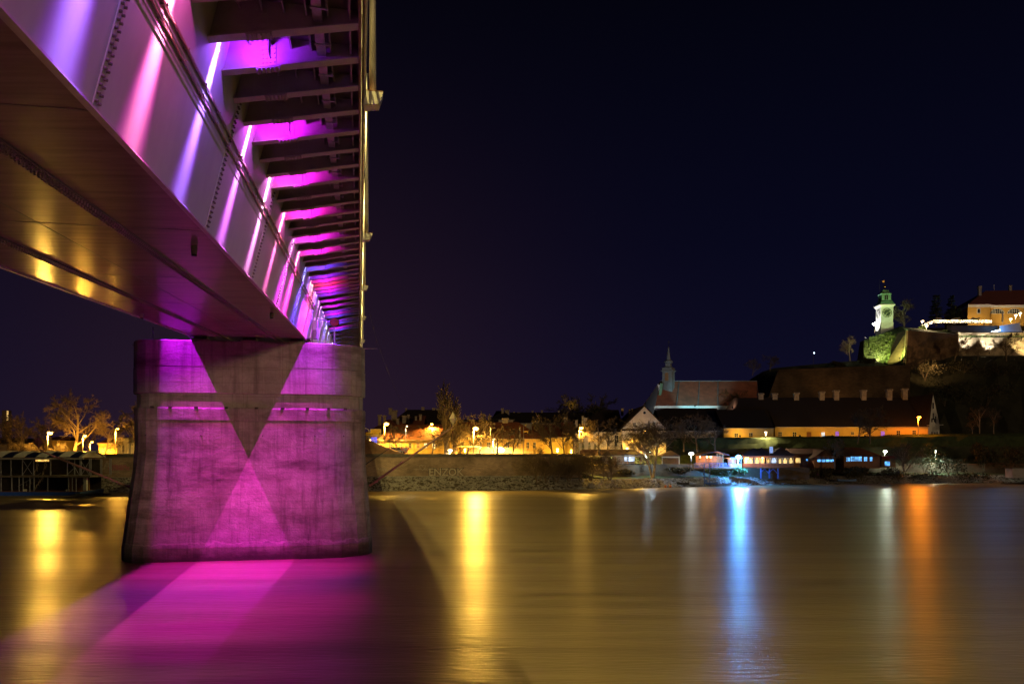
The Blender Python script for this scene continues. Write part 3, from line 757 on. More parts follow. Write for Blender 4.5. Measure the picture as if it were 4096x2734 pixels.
nav('rust brown lozenge mark on a boom over the houseboat left of the pier', P(556, 1962, 54.5), P(158, 1800, 53.4), P(153, 1766, 53.4), .29, .40, M_lozr, M_boomr)
a = P(1462, 1856, 58); mb = MB(); mb.tube(a, P(1556, 1793, 59), .035, .025, 6); tag(mb.build('mooring_rod', M_dark), 'short dark rod rising from the right side of the pier', 'rod')
# hanging wire from the deck edge towards the town
mb = MB(); pts = [P(1472, 1230, 92), P(1500, 1340, 112), P(1545, 1470, 135), P(1592, 1580, 160), P(1632, 1655, 196)]
for a, b in zip(pts, pts[1:]): mb.tube(a, b, .009, n=4)
tag(mb.build('hanging_wire', M_dark), 'thin dark wire slanting down from the bridge edge to the roofs', 'wire')
# rods guying from bridge: near quay under the camera
mb = MB(); mb.box(-160, 160, -70, 2.0, -2, 5.3); tag(mb.build('near_quay', M_pave), kind='structure')

# ================================================================== FAR BANK: terrain
YW = [(-1400, 142), (0, 140.5), (560, 141.5), (1480, 147), (2100, 150), (2600, 160), (3000, 173), (3250, 183), (4100, 187), (5600, 196)]
def yw(u): return interp(YW, u)
LP_ = [(-2, -1.0), (0, 0.0), (5.0, 2.55), (5.2, 2.6), (5.9, 2.62), (6.0, 6.85), (60, 7.0), (600, 9.0)]
RP_ = [(-2, -1.0), (0, 0.0), (4.0, 1.65), (8.5, 2.2), (10.5, 4.6), (24, 4.7), (26, 6.6), (60, 7.0), (600, 9.0)]
DS = [-2, 0, 1.2, 2.5, 4, 5, 5.2, 5.9, 6.0, 7.2, 8.5, 9.5, 10.5, 13, 18, 24, 26, 32, 45, 60, 120, 300, 600]
US = [-1400 + 7000 * k / 100 for k in range(101)]
rng = random.Random(3)
mb = MB(); rows = []
for u in US:
    w = smooth(2130, 2420, u); r = []
    for d in DS:
        z = lerp(interp(LP_, d), interp(RP_, d), w)
        if 8 < d < 11 and w > .5: z += rng.uniform(-.25, .25)
        Y = yw(u) + d
        r.append((XU(u, yw(u)) * (1 + d / yw(u) * .9), Y, z))
    rows.append(r)
for r in rows: mb.v += r
K = len(DS)
for i in range(len(rows) - 1):
    for j in range(K - 1):
        mb.f.append((i * K + j, (i + 1) * K + j, (i + 1) * K + j + 1, i * K + j + 1))
        d = DS[j]; mb.m.append(0 if d < 5 or 8 < d < 12 else (2 if US[i] < 2200 and d > 9 else 1))
tag(mb.build('far_bank', [M_earth, M_grass, M_pave]), kind='structure')

# riprap stones
mb = MB(); rng = random.Random(11)
OCT = [(1, 0, 0), (0, 1, 0), (-1, 0, 0), (0, -1, 0), (0, 0, 1), (0, 0, -1)]
OF = [(0, 1, 4), (1, 2, 4), (2, 3, 4), (3, 0, 4), (1, 0, 5), (2, 1, 5), (3, 2, 5), (0, 3, 5)]
for k in range(11000):
    u = rng.uniform(-100, 4200); w = smooth(2130, 2420, u)
    dm = lerp(5.0, 4.2, w); d = rng.uniform(-.4, dm) 
    z = lerp(interp(LP_, d), interp(RP_, d), w)
    p = Vector((XU(u, yw(u)) * (1 + d / yw(u) * .9), yw(u) + d, z))
    s = rng.uniform(.14, .34); n = len(mb.v)
    for a in OCT: mb.v.append((p.x + a[0] * s * rng.uniform(.7, 1.4), p.y + a[1] * s * rng.uniform(.6, 1.2), p.z + a[2] * s * rng.uniform(.5, .9)))
    for f in OF: mb.f.append(tuple(n + i for i in f)); mb.m.append(0)
tag(mb.build('riprap_stones', M_rock), 'loose pale grey rocks lining the far waterline', 'riprap', kind='stuff')

# quay walls left and right of the pier
def quay(name, u0, u1, label, n, vtop=None):
    c = Vector((XU((u0 + u1) / 2, 150), yw((u0 + u1) / 2) + 5.5, 2.6))
    th = thing(name, c, label, 'wall')
    pts = []
    for k in range(n + 1):
        u = lerp(u0, u1, k / n); Y = yw(u) + 5.25; pts.append((XU(u, yw(u)) * (1 + 5.25 / yw(u) * .9), Y))
    z1 = 6.35
    mb = MB(); mb.loft([[(x, y, 2.2), (x, y + .12, z1), (x, y + .7, z1), (x, y + .7, 2.2)] for x, y in pts][::-1]); mb.build('wall_face', M_brickq, th)
    mb = MB(); mb.loft([[(x, y + .0, z1 + .002), (x, y + .0, 6.98), (x, y + .78, 6.98), (x, y + .78, z1 + .002)] for x, y in pts][::-1]); mb.build('coping', mat('dark_coping', (.13, .115, .10), (.07, .06, .052), rough=.9, scale=.8), th)
    mb = MB(); mb.loft([[(x, y - .35, 2.48), (x, y - .35, 2.64), (x, y - .002, 2.64), (x, y - .002, 2.48)] for x, y in pts][::-1]); mb.build('foot_ledge', M_rock, th)
    return th, pts
q1, _ = quay('quay_wall', -300, 760, 'dark brick quay wall with spray painted words behind the houseboat', 10)
q2, _ = quay('quay_wall', 1200, 2330, 'long brick quay wall with bubble letter graffiti right of the pier', 12)
WR1, WR2 = .036, .103
def on_wall(u, v):
    Y = yw(u) + 5.2
    for _ in range(3): Y = yw(u) + 5.2 + .03
    return P(u, v, Y)
lettering('graffiti', 'TEA', 2.2, on_wall(402, 1861), M_graf, q1, rz=WR1, extrude=.008, bold=.05)
lettering('graffiti', 'ИВАНА', .75, on_wall(478, 1864), M_grafp, q1, rz=WR1, extrude=.008, bold=.02)
lettering('graffiti', 'ВОЛИМ ТЕ', .75, on_wall(476, 1874), M_grafp, q1, rz=WR1, extrude=.008, bold=.02)
lettering('graffiti', 'srecu te dok', .8, on_wall(400, 1874), M_graf, q1, rz=WR1, extrude=.008)
lettering('graffiti', 'der bab ne palozi', .8, on_wall(416, 1884), M_graf, q1, rz=WR1, extrude=.008)
lettering('graffiti', 'HAV', .85, on_wall(1530, 1877), M_graf, q2, rz=WR2, extrude=.008, bold=.02)
g = lettering('graffiti', 'ENZOK', 2.0, on_wall(1784, 1888), M_graf, q2, rz=WR2, extrude=.008, bold=.06)
g2 = lettering('graffiti_outline', 'ENZOK', 2.0, on_wall(1784, 1888) + Vector((0, .012, 0)), M_black, q2, rz=WR2, extrude=.004, bold=.13)
mb = MB(); c = on_wall(1690, 1868)
hp = []
for k in range(25):
    a = 2 * math.pi * k / 24; hp.append(c + Vector((.075 * 16 * math.sin(a) ** 3 * .5, .075 * 16 * math.sin(a) ** 3 * .5 * WR2 - .01, .037 * (13 * math.cos(a) - 5 * math.cos(2 * a) - 2 * math.cos(3 * a) - math.cos(4 * a)))))
for a, b in zip(hp, hp[1:]): mb.bar(a, b, .02, .07)
mb.build('heart_graffiti', M_graf, q2)
lettering('graffiti', 'NENA    MILAN', .5, on_wall(1690, 1876), M_graf, q2, rz=WR2, extrude=.008)

# ================================================================== trees
class TreeGen:
    def __init__(s, seed): s.r = random.Random(seed); s.tr = MB(); s.cr = MB()
    def tube(s, mb, a, b, r0, r1):
        n = 5 if mb is s.tr else 3
        mb.tube(a, b, r0, r1, n, caps=False)
    def grow(s, p, d, length, rad, lev, spec):
        L = spec[lev]; segs = L['segs']; r = s.r; step = length / segs
        mb = s.tr if lev <= s.trunk_lev else s.cr
        pts = [(p, rad)]
        dd = d.copy()
        for k in range(segs):
            dd = (dd + Vector((r.uniform(-1, 1), r.uniform(-1, 1), r.uniform(-1, 1))) * L['wig'] + Vector((0, 0, L['up']))).normalized()
            q = p + dd * step; r1 = rad * (1 - (1 - L['tap']) * (k + 1) / segs)
            s.tube(mb, p, q, pts[-1][1], r1); p = q; pts.append((q, r1))
        if lev + 1 < len(spec):
            N = spec[lev + 1]
            for k in range(N['n']):
                f = N['from'] + (1 - N['from']) * (k + r.random()) / N['n']
                x = f * segs; i = min(int(x), segs - 1); a = pts[i][0].lerp(pts[i + 1][0], x - i)
                ax = (pts[i + 1][0] - pts[i][0]).normalized()
                side = ax.cross(Vector((r.uniform(-1, 1), r.uniform(-1, 1), r.uniform(-1, 1)))).normalized()
                ang = R(N['ang']) * r.uniform(.7, 1.25)
                nd = ax * math.cos(ang) + side * math.sin(ang)
                s.grow(a, nd, length * N['len'] * r.uniform(.7, 1.15) * (1.1 - .45 * f), max(pts[i][1] * N['rad'], s.minr), lev + 1, spec)
def gen_tree(seed, spec, trunk_lev=1, minr=.02, stems=1, rad=.20, spread=.0, h=9.0):
    g = TreeGen(seed); g.trunk_lev = trunk_lev; g.minr = minr
    for k in range(stems):
        a = g.r.uniform(0, 6.28); sp = spread * g.r.uniform(.3, 1)
        d = Vector((math.cos(a) * sp, math.sin(a) * sp, 1)).normalized()
        g.grow(Vector((math.cos(a) * .15 * (stems > 1), math.sin(a) * .15 * (stems > 1), -.3)), d, h * .62, rad, 0, spec)
    zs = max(v[2] for v in g.cr.v)
    return g.tr, g.cr, zs
S = lambda n, fr, ang, ln, rd, segs, wig, up, tap: dict(n=n, ang=ang, len=ln, rad=rd, segs=segs, wig=wig, up=up, tap=tap, **{'from': fr})
SPREAD = [S(1, 0, 0, 1, 1, 5, .10, .05, .45), S(9, .25, 46, .75, .5, 5, .2, .05, .3), S(6, .25, 45, .55, .5, 4, .2, .03, .3), S(6, .2, 45, .55, .55, 3, .25, .02, .4), S(7, .1, 45, .65, .7, 2, .3, .0, .6)]
POPLAR = [S(1, 0, 0, 1.5, 1, 8, .03, .15, .3), S(34, .08, 24, .42, .35, 4, .08, .22, .3), S(6, .15, 26, .5, .55, 3, .12, .16, .3), S(4, .15, 26, .6, .6, 2, .15, .12, .5)]
WILLOW = [S(1, 0, 0, 1, 1, 4, .08, .05, .5), S(7, .3, 38, .95, .6, 5, .14, .07, .3), S(7, .2, 40, .6, .5, 4, .16, -.02, .3), S(6, .2, 35, .6, .5, 4, .15, -.10, .35), S(3, .2, 25, .7, .7, 3, .1, -.3, .5)]
SHRUB = [S(1, 0, 0, 1, 1, 4, .16, .03, .35), S(7, .15, 36, .62, .5, 4, .2, .05, .3), S(6, .15, 38, .6, .55, 3, .22, .03, .4), S(4, .15, 38, .6, .6, 2, .25, 0, .5)]
PROTO = {}
def proto(key, spec, seed, **kw):
    PROTO[key] = gen_tree(seed, spec, **kw)
for k in range(3): proto('spread%d' % k, SPREAD, 20 + k, minr=.022)
proto('poplar', POPLAR, 31, trunk_lev=0, minr=.03, rad=.3, h=12)
proto('willow', WILLOW, 41, minr=.022, stems=4, spread=.35, rad=.16)
proto('birch', WILLOW, 43, minr=.02, stems=1, rad=.2)
for k in range(2): proto('shrub%d' % k, SHRUB, 50 + k, minr=.024, stems=7, spread=.55, rad=.07, h=8)
TREE_ME = {}
def tree(key, u, vbase, vtop, Y, label, group='bare trees on the far bank', bark=None, twig=None, wide=1.0, name='bare_tree', cat='tree', zbase=None):
    tr, cr_, zs = PROTO[key]
    bark = bark or M_bark; twig = twig or M_twig
    kk = (key, bark.name, twig.name)
    if kk not in TREE_ME: TREE_ME[kk] = (tr.mesh('trunk', bark), cr_.mesh('crown', twig))
    base = P(u, vbase, Y)
    if zbase is not None: base.z = zbase
    hgt = ZV(vtop, Y) - base.z; s = hgt / zs
    th = thing(name, base, label, cat, group)
    th.scale = (s * wide, s * wide, s); th.rotation_euler = (0, 0, (u * 1.7) % 6.28)
    t = place('trunk', TREE_ME[kk][0], th); c = place('crown', TREE_ME[kk][1], th)
    return th

def leaf_blob(mb, c, rx, ry, rz, n, size, r, flat=0.0, inner=.55):
    for k in range(n):
        a = r.uniform(0, 6.283); ct = r.uniform(-1, 1); st = math.sqrt(1 - ct * ct); rr = r.uniform(inner, 1.0)
        p = Vector((c[0] + rx * rr * st * math.cos(a), c[1] + ry * rr * st * math.sin(a), c[2] + rz * rr * ct))
        d1 = Vector((r.uniform(-1, 1), r.uniform(-1, 1), r.uniform(-1, 1))).normalized() * size * r.uniform(.6, 1.3)
        d2 = Vector((r.uniform(-1, 1), r.uniform(-1, 1), r.uniform(-1, 1))).normalized() * size * r.uniform(.6, 1.3)
        mb.quad(p - d1 * .5, p + d2 * .6, p + d1 * .6, p - d2 * .5)
def bush(u, v, Y, wpx, hpx, label, material=None, n=900, name='bush', cat='bush', group='bushes on the far bank', lumps=6, size=.28, seed=1):
    r = random.Random(seed + int(u)); s = Y / F4; base = P(u, v, Y)
    th = thing(name, base, label, cat, group)
    W = wpx * s / 2; H = hpx * s
    mb = MB()
    for k in range(lumps):
        x = base.x + r.uniform(-.65, .65) * W; z = base.z + H * r.uniform(.25, .72); y = base.y + r.uniform(-.4, .4) * W
        leaf_blob(mb, (x, y, z), W * r.uniform(.35, .55), W * r.uniform(.3, .45), H * r.uniform(.22, .34), n // lumps, size, r)
    tag(mb.build('foliage', material or M_brush, th), kind=None)
    mb = MB()
    for k in range(5): mb.tube(base + Vector((r.uniform(-.2, .2), r.uniform(-.2, .2), -.2)), base + Vector((r.uniform(-.5, .5) * W, r.uniform(-.3, .3) * W, H * .6)), .05, .02, 4)
    mb.build('stems', M_bark, th)
    return th
def thuja(u, vb, vt, wpx, Y, label, seed=0):
    r = random.Random(seed + int(u)); s = Y / F4; base = P(u, vb, Y); H = (vb - vt) * s; W = wpx * s / 2
    th = thing('conical_thuja', base, label, 'thuja', 'dark thujas behind the pavilion')
    mb = MB()
    for k in range(700):
        f = r.random() ** .8; a = r.uniform(0, 6.28); rr = W * (1 - f) ** .55 * r.uniform(.7, 1.05) * (1 if f > .12 else .8)
        p = base + Vector((rr * math.cos(a), rr * math.sin(a), H * f)); d = Vector((r.uniform(-.1, .1), r.uniform(-.1, .1), .3)); e = Vector((r.uniform(-1, 1), r.uniform(-1, 1), .2)) * .12
        mb.quad(p - e, p + d * .4, p + e + d)
    mb.build('foliage', M_leafd, th)
    mb = MB(); mb.tube(base - Vector((0, 0, .3)), base + Vector((0, 0, H * .8)), .08, .03, 5); mb.build('trunk', M_bark, th)

# ================================================================== buildings
def window(parent, x, y, z, w, h, lit=None, cols=2, rows=2, fw=.09, proud=.06, arch=False):
    mb = MB()
    mb.box(x - w / 2 - fw, x - w / 2, y - proud, y + .05, z - h / 2 - fw, z + h / 2 + fw)
    mb.box(x + w / 2, x + w / 2 + fw, y - proud, y + .05, z - h / 2 - fw, z + h / 2 + fw)
    mb.box(x - w / 2, x + w / 2, y - proud, y + .05, z + h / 2, z + h / 2 + fw)
    mb.box(x - w / 2, x + w / 2, y - proud - .06, y + .05, z - h / 2 - fw, z - h / 2)
    for c in range(1, cols): mb.box(x - w / 2 + w * c / cols - .035, x - w / 2 + w * c / cols + .035, y - proud + .015, y + .03, z - h / 2, z + h / 2)
    for c in range(1, rows): mb.box(x - w / 2, x + w / 2, y - proud + .02, y + .03, z - h / 2 + h * c / rows - .03, z - h / 2 + h * c / rows + .03)
    f = mb.build('window', M_frame, parent)
    mb = MB(); mb.quad((x - w / 2, y - .02, z - h / 2), (x + w / 2, y - .02, z - h / 2), (x + w / 2, y - .02, z + h / 2), (x - w / 2, y - .02, z + h / 2)); mb.build('pane', lit or M_glass, f)
    return f
def chimney(parent, u, vt, wpx, hpx, Y, style=0):
    s = Y / F4; t = P(u, vt, Y); w = wpx * s * .42; H = hpx * s
    mb = MB(); mb.box(t.x - w, t.x + w, Y - w * .8, Y + w * .8, t.z - H - 1.2, t.z - H * .28); c = mb.build('chimney', M_chim, parent)
    mb = MB(); mb.loft([[(t.x + a * w * k, Y + b * w * .8 * k, z) for a, b in ((-1, -1), (1, -1), (1, 1), (-1, 1))] for k, z in ((1.0, t.z - H * .28), (1.25, t.z - H * .2), (1.25, t.z - H * .02), (1.05, t.z))])
    mb.build('chimney_cap', M_chim, c)
    if style:
        for k in range(3):
            mb = MB(); mb.box(t.x - w * .7 + k * w * .55, t.x - w * .7 + k * w * .55 + w * .25, Y - w * 1.03, Y - w * .9, t.z - H * .18, t.z - H * .06); mb.build('chimney_vent', M_black, c)
def house(label, u0, u1, vb, ve, vr, Y, depth, wall, roof, hl=0.0, hr=0.0, wins=(), chims=(), name='town_house', cat='house', ov=.45, cornice=True, ridge_y=None, vb_z=None):
    x0, x1 = XU(u0, Y), XU(u1, Y); zb = ZV(vb, Y) if vb_z is None else vb_z; ze = ZV(ve, Y); ry = Y + depth / 2; zr = ZV(vr, ry)
    th = thing(name, ((x0 + x1) / 2, Y + depth / 2, zb), label, cat)
    mb = MB(); mb.box(x0, x1, Y, Y + depth, zb, ze)
    if hl == 0: mb.quad((x0, Y + depth, ze), (x0, Y, ze), (x0, ry, zr))
    if hr == 0: mb.quad((x1, Y, ze), (x1, Y + depth, ze), (x1, ry, zr))
    mb.build('wall', wall, th)
    sl = (zr - ze) / (depth / 2)
    a0, a1 = x0 - (ov if hl else .15), x1 + (ov if hr else .15); y0, y1 = Y - ov, Y + depth + ov; zo = ze - ov * sl + .03
    r0, r1 = x0 + hl, x1 - hr
    if hl == 0: r0 = a0
    if hr == 0: r1 = a1
    mb = MB(); tk = Vector((0, 0, .16))
    A, Bq, C, D = Vector((a0, y0, zo)), Vector((a1, y0, zo)), Vector((a1, y1, zo)), Vector((a0, y1, zo)); E, Fq = Vector((r0, ry, zr + .03)), Vector((r1, ry, zr + .03))
    for o in (tk, Vector((0, 0, 0))):
        q = [A + o, Bq + o, C + o, D + o, E + o, Fq + o]
        mb.quad(q[0], q[1], q[5], q[4]); mb.quad(q[2], q[3], q[4], q[5]); mb.quad(q[3], q[0], q[4]); mb.quad(q[1], q[2], q[5])
    mb.quad(A, Bq, Bq + tk, A + tk); mb.quad(Bq, C, C + tk, Bq + tk); mb.quad(C, D, D + tk, C + tk); mb.quad(D, A, A + tk, D + tk)
    rf = mb.build('roof', roof, th)
    if cornice:
        mb = MB(); mb.box(x0 - .12, x1 + .12, Y - .16, Y - .003, ze - .42, ze - .08); mb.build('cornice', wall, th)
        mb = MB(); mb.tube((a0, y0 - .05, zo + .02), (a1, y0 - .05, zo + .02), .07, n=6); mb.build('gutter', M_galv, rf)
    for w in wins:
        u, v, wp, hp = w[:4]; s = Y / F4; c = P(u, v, Y)
        window(th, c.x, Y, c.z, wp * s, hp * s, lit=w[4] if len(w) > 4 else None)
    for c in chims: chimney(th, *c[:4], c[4] if len(c) > 4 else ry, c[5] if len(c) > 5 else 0)
    return th

# --- bright yellow street front
L_pale = emit('lit_shop_window', (1.0, .80, .45), 1.6, .5)
hA = house('yellow street house left of the poplar with a heart sign before it', 1514, 1795, 1822, 1757, 1700, 172, 12, M_plaster_y, M_roof_r, hl=3.0,
      wins=[(1562, 1783, 10, 18), (1640, 1781, 11, 20), (1672, 1780, 11, 20, M_wood), (1702, 1781, 9, 18, L_pale), (1735, 1783, 10, 20, L_pale), (1602, 1783, 10, 18)])
hB = house('long yellow house with mansard hip and dormer right of the poplar', 1798, 2166, 1822, 1751, 1690, 171, 13, M_plaster_y, M_roof_r, hr=5.0,
      wins=[(1848, 1777, 11, 20), (1886, 1776, 11, 20), (1955, 1779, 11, 20), (1990, 1779, 11, 22, L_pale), (2030, 1779, 11, 22), (2075, 1779, 10, 20), (2110, 1780, 10, 22), (2137, 1780, 10, 22), (1920, 1779, 10, 20), (1815, 1780, 9, 22)],
      chims=[(2021, 1671, 27, 22, 177.5)])
c = P(2103, 1733, 172.4); mb = MB(); mb.box(c.x - .55, c.x + .55, 172.6, 175.5, c.z - .8, c.z + .55); dm = mb.build('dormer', M_plaster_y, hB)
mb = MB(); mb.box(c.x - .7, c.x + .7, 172.4, 175.6, c.z + .552, c.z + .68); mb.build('dormer_roof', M_roof_d, dm)
mb = MB(); mb.quad((c.x - .35, 172.58, c.z - .6), (c.x + .35, 172.58, c.z - .6), (c.x + .35, 172.58, c.z + .35), (c.x - .35, 172.58, c.z + .35)); mb.build('dormer_pane', M_glass, dm)
for k in range(14):
    u = 1806 + k * 27
    c = P(u, 1786, 170.96); mb = MB(); mb.box(c.x - .16, c.x + .16, 170.88, 170.997, 6.9, ZV(1757, 171)); mb.build('pilaster', M_plaster_y, hB)
for k in range(9):
    u = 1520 + k * 33
    c = P(u, 1786, 171.96); mb = MB(); mb.box(c.x - .16, c.x + .16, 171.88, 171.997, 6.9, ZV(1763, 172)); mb.build('pilaster', M_plaster_y, hA)
house('hipped red roof house with two chimneys at the ramp', 1462, 1612, 1815, 1733, 1680, 192, 14, M_plaster_y, M_roof_r, hl=4.5, hr=4.0, chims=[(1519, 1658, 15, 26, 196), (1539, 1660, 13, 24, 196)])
house('red roofed house with an ornate crowned chimney', 1556, 1700, 1815, 1708, 1664, 203, 11, M_plaster_y, M_roof_r, hl=2.0, hr=5, chims=[(1577, 1640, 25, 26, 205, 1), (1591, 1672, 13, 20, 203), (1618, 1661, 19, 18, 205), (1634, 1657, 9, 21, 205)])
house('cream gabled house among the chimneys left of the poplar', 1654, 1694, 1815, 1697, 1664, 199, 9, M_plaster_c, M_roof_r, chims=[(1664, 1664, 9, 14, 201), (1682, 1656, 11, 26, 201, 1)])
house('large dark slate roof rising behind the red roofs', 1540, 1830, 1815, 1712, 1640, 222, 20, M_plaster_c, M_roof_d, hl=5, hr=6, chims=[(1562, 1631, 15, 12), (1625, 1632, 8, 12), (1692, 1627, 13, 18), (1735, 1630, 12, 26), (1751, 1632, 14, 16)])
house('dark roofed house behind the poplar with a wide chimney', 1800, 1990, 1815, 1708, 1680, 195, 12, M_plaster_c, M_roof_d, chims=[(1828, 1676, 20, 18, 196), (1872, 1664, 11, 10), (1856, 1684, 30, 9, 195), (1935, 1653, 10, 18), (1957, 1661, 12, 12)])
hG = house('dark gabled house with a white and a vented chimney', 1962, 2052, 1815, 1676, 1645, 206, 12, M_plaster_c, M_roof_d, hl=3.2, hr=4.5, chims=[(2010, 1632, 11, 20, 210), (2028, 1639, 20, 14, 211, 1)])
house('very long dark roof with small chimneys behind the town', 2040, 2440, 1815, 1690, 1651, 214, 16, M_plaster_c, M_roof_d, hr=3, chims=[(2056, 1646, 7, 9), (2075, 1648, 12, 6), (2130, 1642, 8, 10), (2168, 1640, 8, 10), (2183, 1651, 15, 13), (2235, 1641, 8, 9), (2346, 1637, 8, 10), (2393, 1637, 8, 10)])
house('low house with orange lit roof beside the yellow house', 2132, 2262, 1822, 1746, 1702, 183, 10, M_plaster_y, M_roof_r, hr=2, chims=[(2130, 1685, 8, 16), (2146, 1683, 20, 16, None, 1) if False else (2146, 1683, 20, 16), (2259, 1668, 8, 26), (2268, 1668, 7, 24)], wins=[(2200, 1775, 10, 20)])
house('small yellow gabled house between two trees', 2252, 2296, 1822, 1728, 1690, 184, 9, M_plaster_y, M_roof_r, chims=[(2305, 1679, 12, 10), (2330, 1663, 8, 14), (2338, 1668, 7, 12), (2345, 1670, 7, 10)], wins=[(2262, 1757, 9, 16)])

# --- barracks with the gable
hC = house('long cream barracks left wing behind dark thujas', 2256, 2496, 1822, 1725, 1641, 190, 22, M_plaster_c, M_roof_d, hl=10.5, wins=[(2404, 1758, 12, 28), (2466, 1756, 14, 30)], chims=[(2489, 1632, 11, 11), (2518, 1636, 8, 6), (2529, 1634, 8, 8)], name='barracks', cat='building')
def gable_house(label, u0, u1, vb, ve, ua, va, Y, depth, wall, roof, wins=(), name='barracks', cat='building'):
    x0, x1 = XU(u0, Y), XU(u1, Y); zb, ze, za, xa = ZV(vb, Y), ZV(ve, Y), ZV(va, Y), XU(ua, Y)
    th = thing(name, ((x0 + x1) / 2, Y, zb), label, cat)
    mb = MB(); mb.box(x0, x1, Y, Y + depth, zb, ze); mb.quad((x0, Y, ze), (x1, Y, ze), (xa, Y, za)); mb.build('wall', wall, th)
    mb = MB(); o = .3
    for a, b in (((x0 - .5, ze - .45), (xa, za + .12)), ((x1 + .5, ze - .45), (xa, za + .12))):
        mb.hexa([(a[0], Y - o, a[1]), (b[0], Y - o, b[1]), (b[0], Y + depth, b[1]), (a[0], Y + depth, a[1]), (a[0], Y - o, a[1] + .2), (b[0], Y - o, b[1] + .2), (b[0], Y + depth, b[1] + .2), (a[0], Y + depth, a[1] + .2)])
    mb.build('roof', roof, th)
    mb = MB(); mb.box(x0 - .1, x1 + .1, Y - .25, Y - .003, ze - .55, ze - .1); mb.build('cornice', roof, th)
    for w in wins:
        c = P(w[0], w[1], Y); s = Y / F4
        if len(w) > 4:
            mb = MB(); mb.tube((c.x, Y - .08, c.z), (c.x, Y + .02, c.z), w[2] * s / 2 + .12, n=16); f = mb.build('round_window', M_frame, th)
            mb = MB(); mb.tube((c.x, Y - .1, c.z), (c.x, Y - .07, c.z), w[2] * s / 2, n=16); mb.build('pane', M_glass, f)
        else: window(th, c.x, Y, c.z, w[2] * s, w[3] * s)
    return th
hD = gable_house('cream gabled barracks front with a round window', 2489, 2664, 1822, 1713, 2578, 1625, 187, 24, M_plaster_c, M_roof_d, wins=[(2578, 1650, 11, 11, 'r'), (2538, 1697, 9, 14), (2616, 1694, 9, 14), (2632, 1741, 18, 8)])
hE = house('dark roofed barracks right wing above the rampart edge', 2650, 2905, 1765, 1719, 1634, 203, 20, M_plaster_c, M_roof_d, wins=[(2700, 1740, 10, 12), (2760, 1742, 10, 12), (2838, 1742, 9, 12)], name='barracks', cat='building')
hF = house('low lit cream wing beside the orange street lamp', 2895, 3094, 1765, 1709, 1640, 201, 16, M_plaster_y, M_roof_d, wins=[(2945, 1740, 14, 14), (3003, 1738, 14, 14)], name='barracks', cat='building')
hL = house('longest low barracks with eight white chimneys along the ridge', 3100, 3712, 1762, 1702, 1592, 206, 18, M_plaster_y, M_roof_d,
      wins=[(3120, 1735, 14, 16), (3178, 1736, 14, 16), (3292, 1737, 13, 18, emit('pale_blue_window', (.45, .65, 1.0), .9, .5)), (3348, 1734, 13, 18, emit('violet_window', (.25, .10, .9), .7, .6)), (3410, 1732, 10, 10), (3531, 1733, 14, 18, MATS['violet_window']), (3593, 1730, 14, 16), (3656, 1728, 13, 16)],
      name='barracks', cat='building')
for k, (u, v) in enumerate(((3042, 1572), (3098, 1572), (3184, 1569), (3286, 1565), (3344, 1560), (3453, 1559), (3556, 1556), (3618, 1553))): chimney(hL, u, v, 23, 28, 214.6, 1)
x = XU(2940, 215); mb = MB(); zr = ZV(1592, 215)
mb.hexa([(XU(2925, 206), 205.6, ZV(1710, 206)), (XU(3104, 206), 205.6, ZV(1710, 206)), (XU(3104, 206), 224, ZV(1690, 206)), (XU(2925, 206), 224, ZV(1690, 206)), (XU(2938, 215), 214.7, zr + .12), (XU(3110, 215), 214.7, zr + .12), (XU(3110, 215), 215.3, zr + .12), (XU(2938, 215), 215.3, zr + .12)])
mb.build('roof_wing', M_roof_d, hL)
c = P(3236, 1738, 205.9); mb = MB(); mb.box(c.x - .6, c.x + .6, 205.86, 205.99, c.z - .8, c.z + .75); mb.build('door', M_wood, hL)
# angled gable end of the long barracks
mb = MB(); A0, A1 = P(3712, 1762, 205.95), P(3758, 1762, 214); B0, B1 = P(3712, 1700, 205.95), P(3758, 1698, 214); ap = P(3732, 1574, 210)
ge = thing('barracks_gable', (A0.x, 206, A0.z), 'tall narrow pale gable end with small slits at the right barracks corner', 'building')
mb.quad(A0, A1, B1, B0); mb.quad(B0, B1, ap); mb.build('wall', M_plaster_w, ge)
mb = MB(); R1 = Vector((XU(3712, 206) - 1.0, 215, ZV(1592, 215) + .25)); E0 = Vector((XU(3712, 206) - 1.2, 205.5, ZV(1701, 206))); mb.quad(E0, B0 + Vector((.1, -.5, .1)), ap + Vector((0, -.1, .1)), R1); mb.quad(R1, ap, B1 + Vector((0, .2, 0)), R1 + Vector((0, 10, -9))); mb.build('roof_end', M_roof_d, ge)
mb = MB(); mb.bar(B0 + Vector((-.2, -.2, 0)), B1 + Vector((.8, .2, 0)), .6, .25); mb.build('string_course', M_plaster_w, ge)
mb = MB()
def on_ge(f, v): return P(lerp(3712, 3758, f), v, lerp(205.95, 214, f)) + Vector((.05, -.05, 0))
for f, v, hh in ((.42, 1622, .8), (.3, 1680, .5), (.42, 1665, .9), (.62, 1678, .9), (.52, 1680, .5), (.3, 1735, .6), (.55, 1736, .6), (.75, 1735, .7)):
    mb = MB(); c = on_ge(f, v); mb.box(c.x - .16, c.x + .16, c.y - .12, c.y + .02, c.z - hh, c.z + hh); mb.build('slit_window', M_glass, ge)

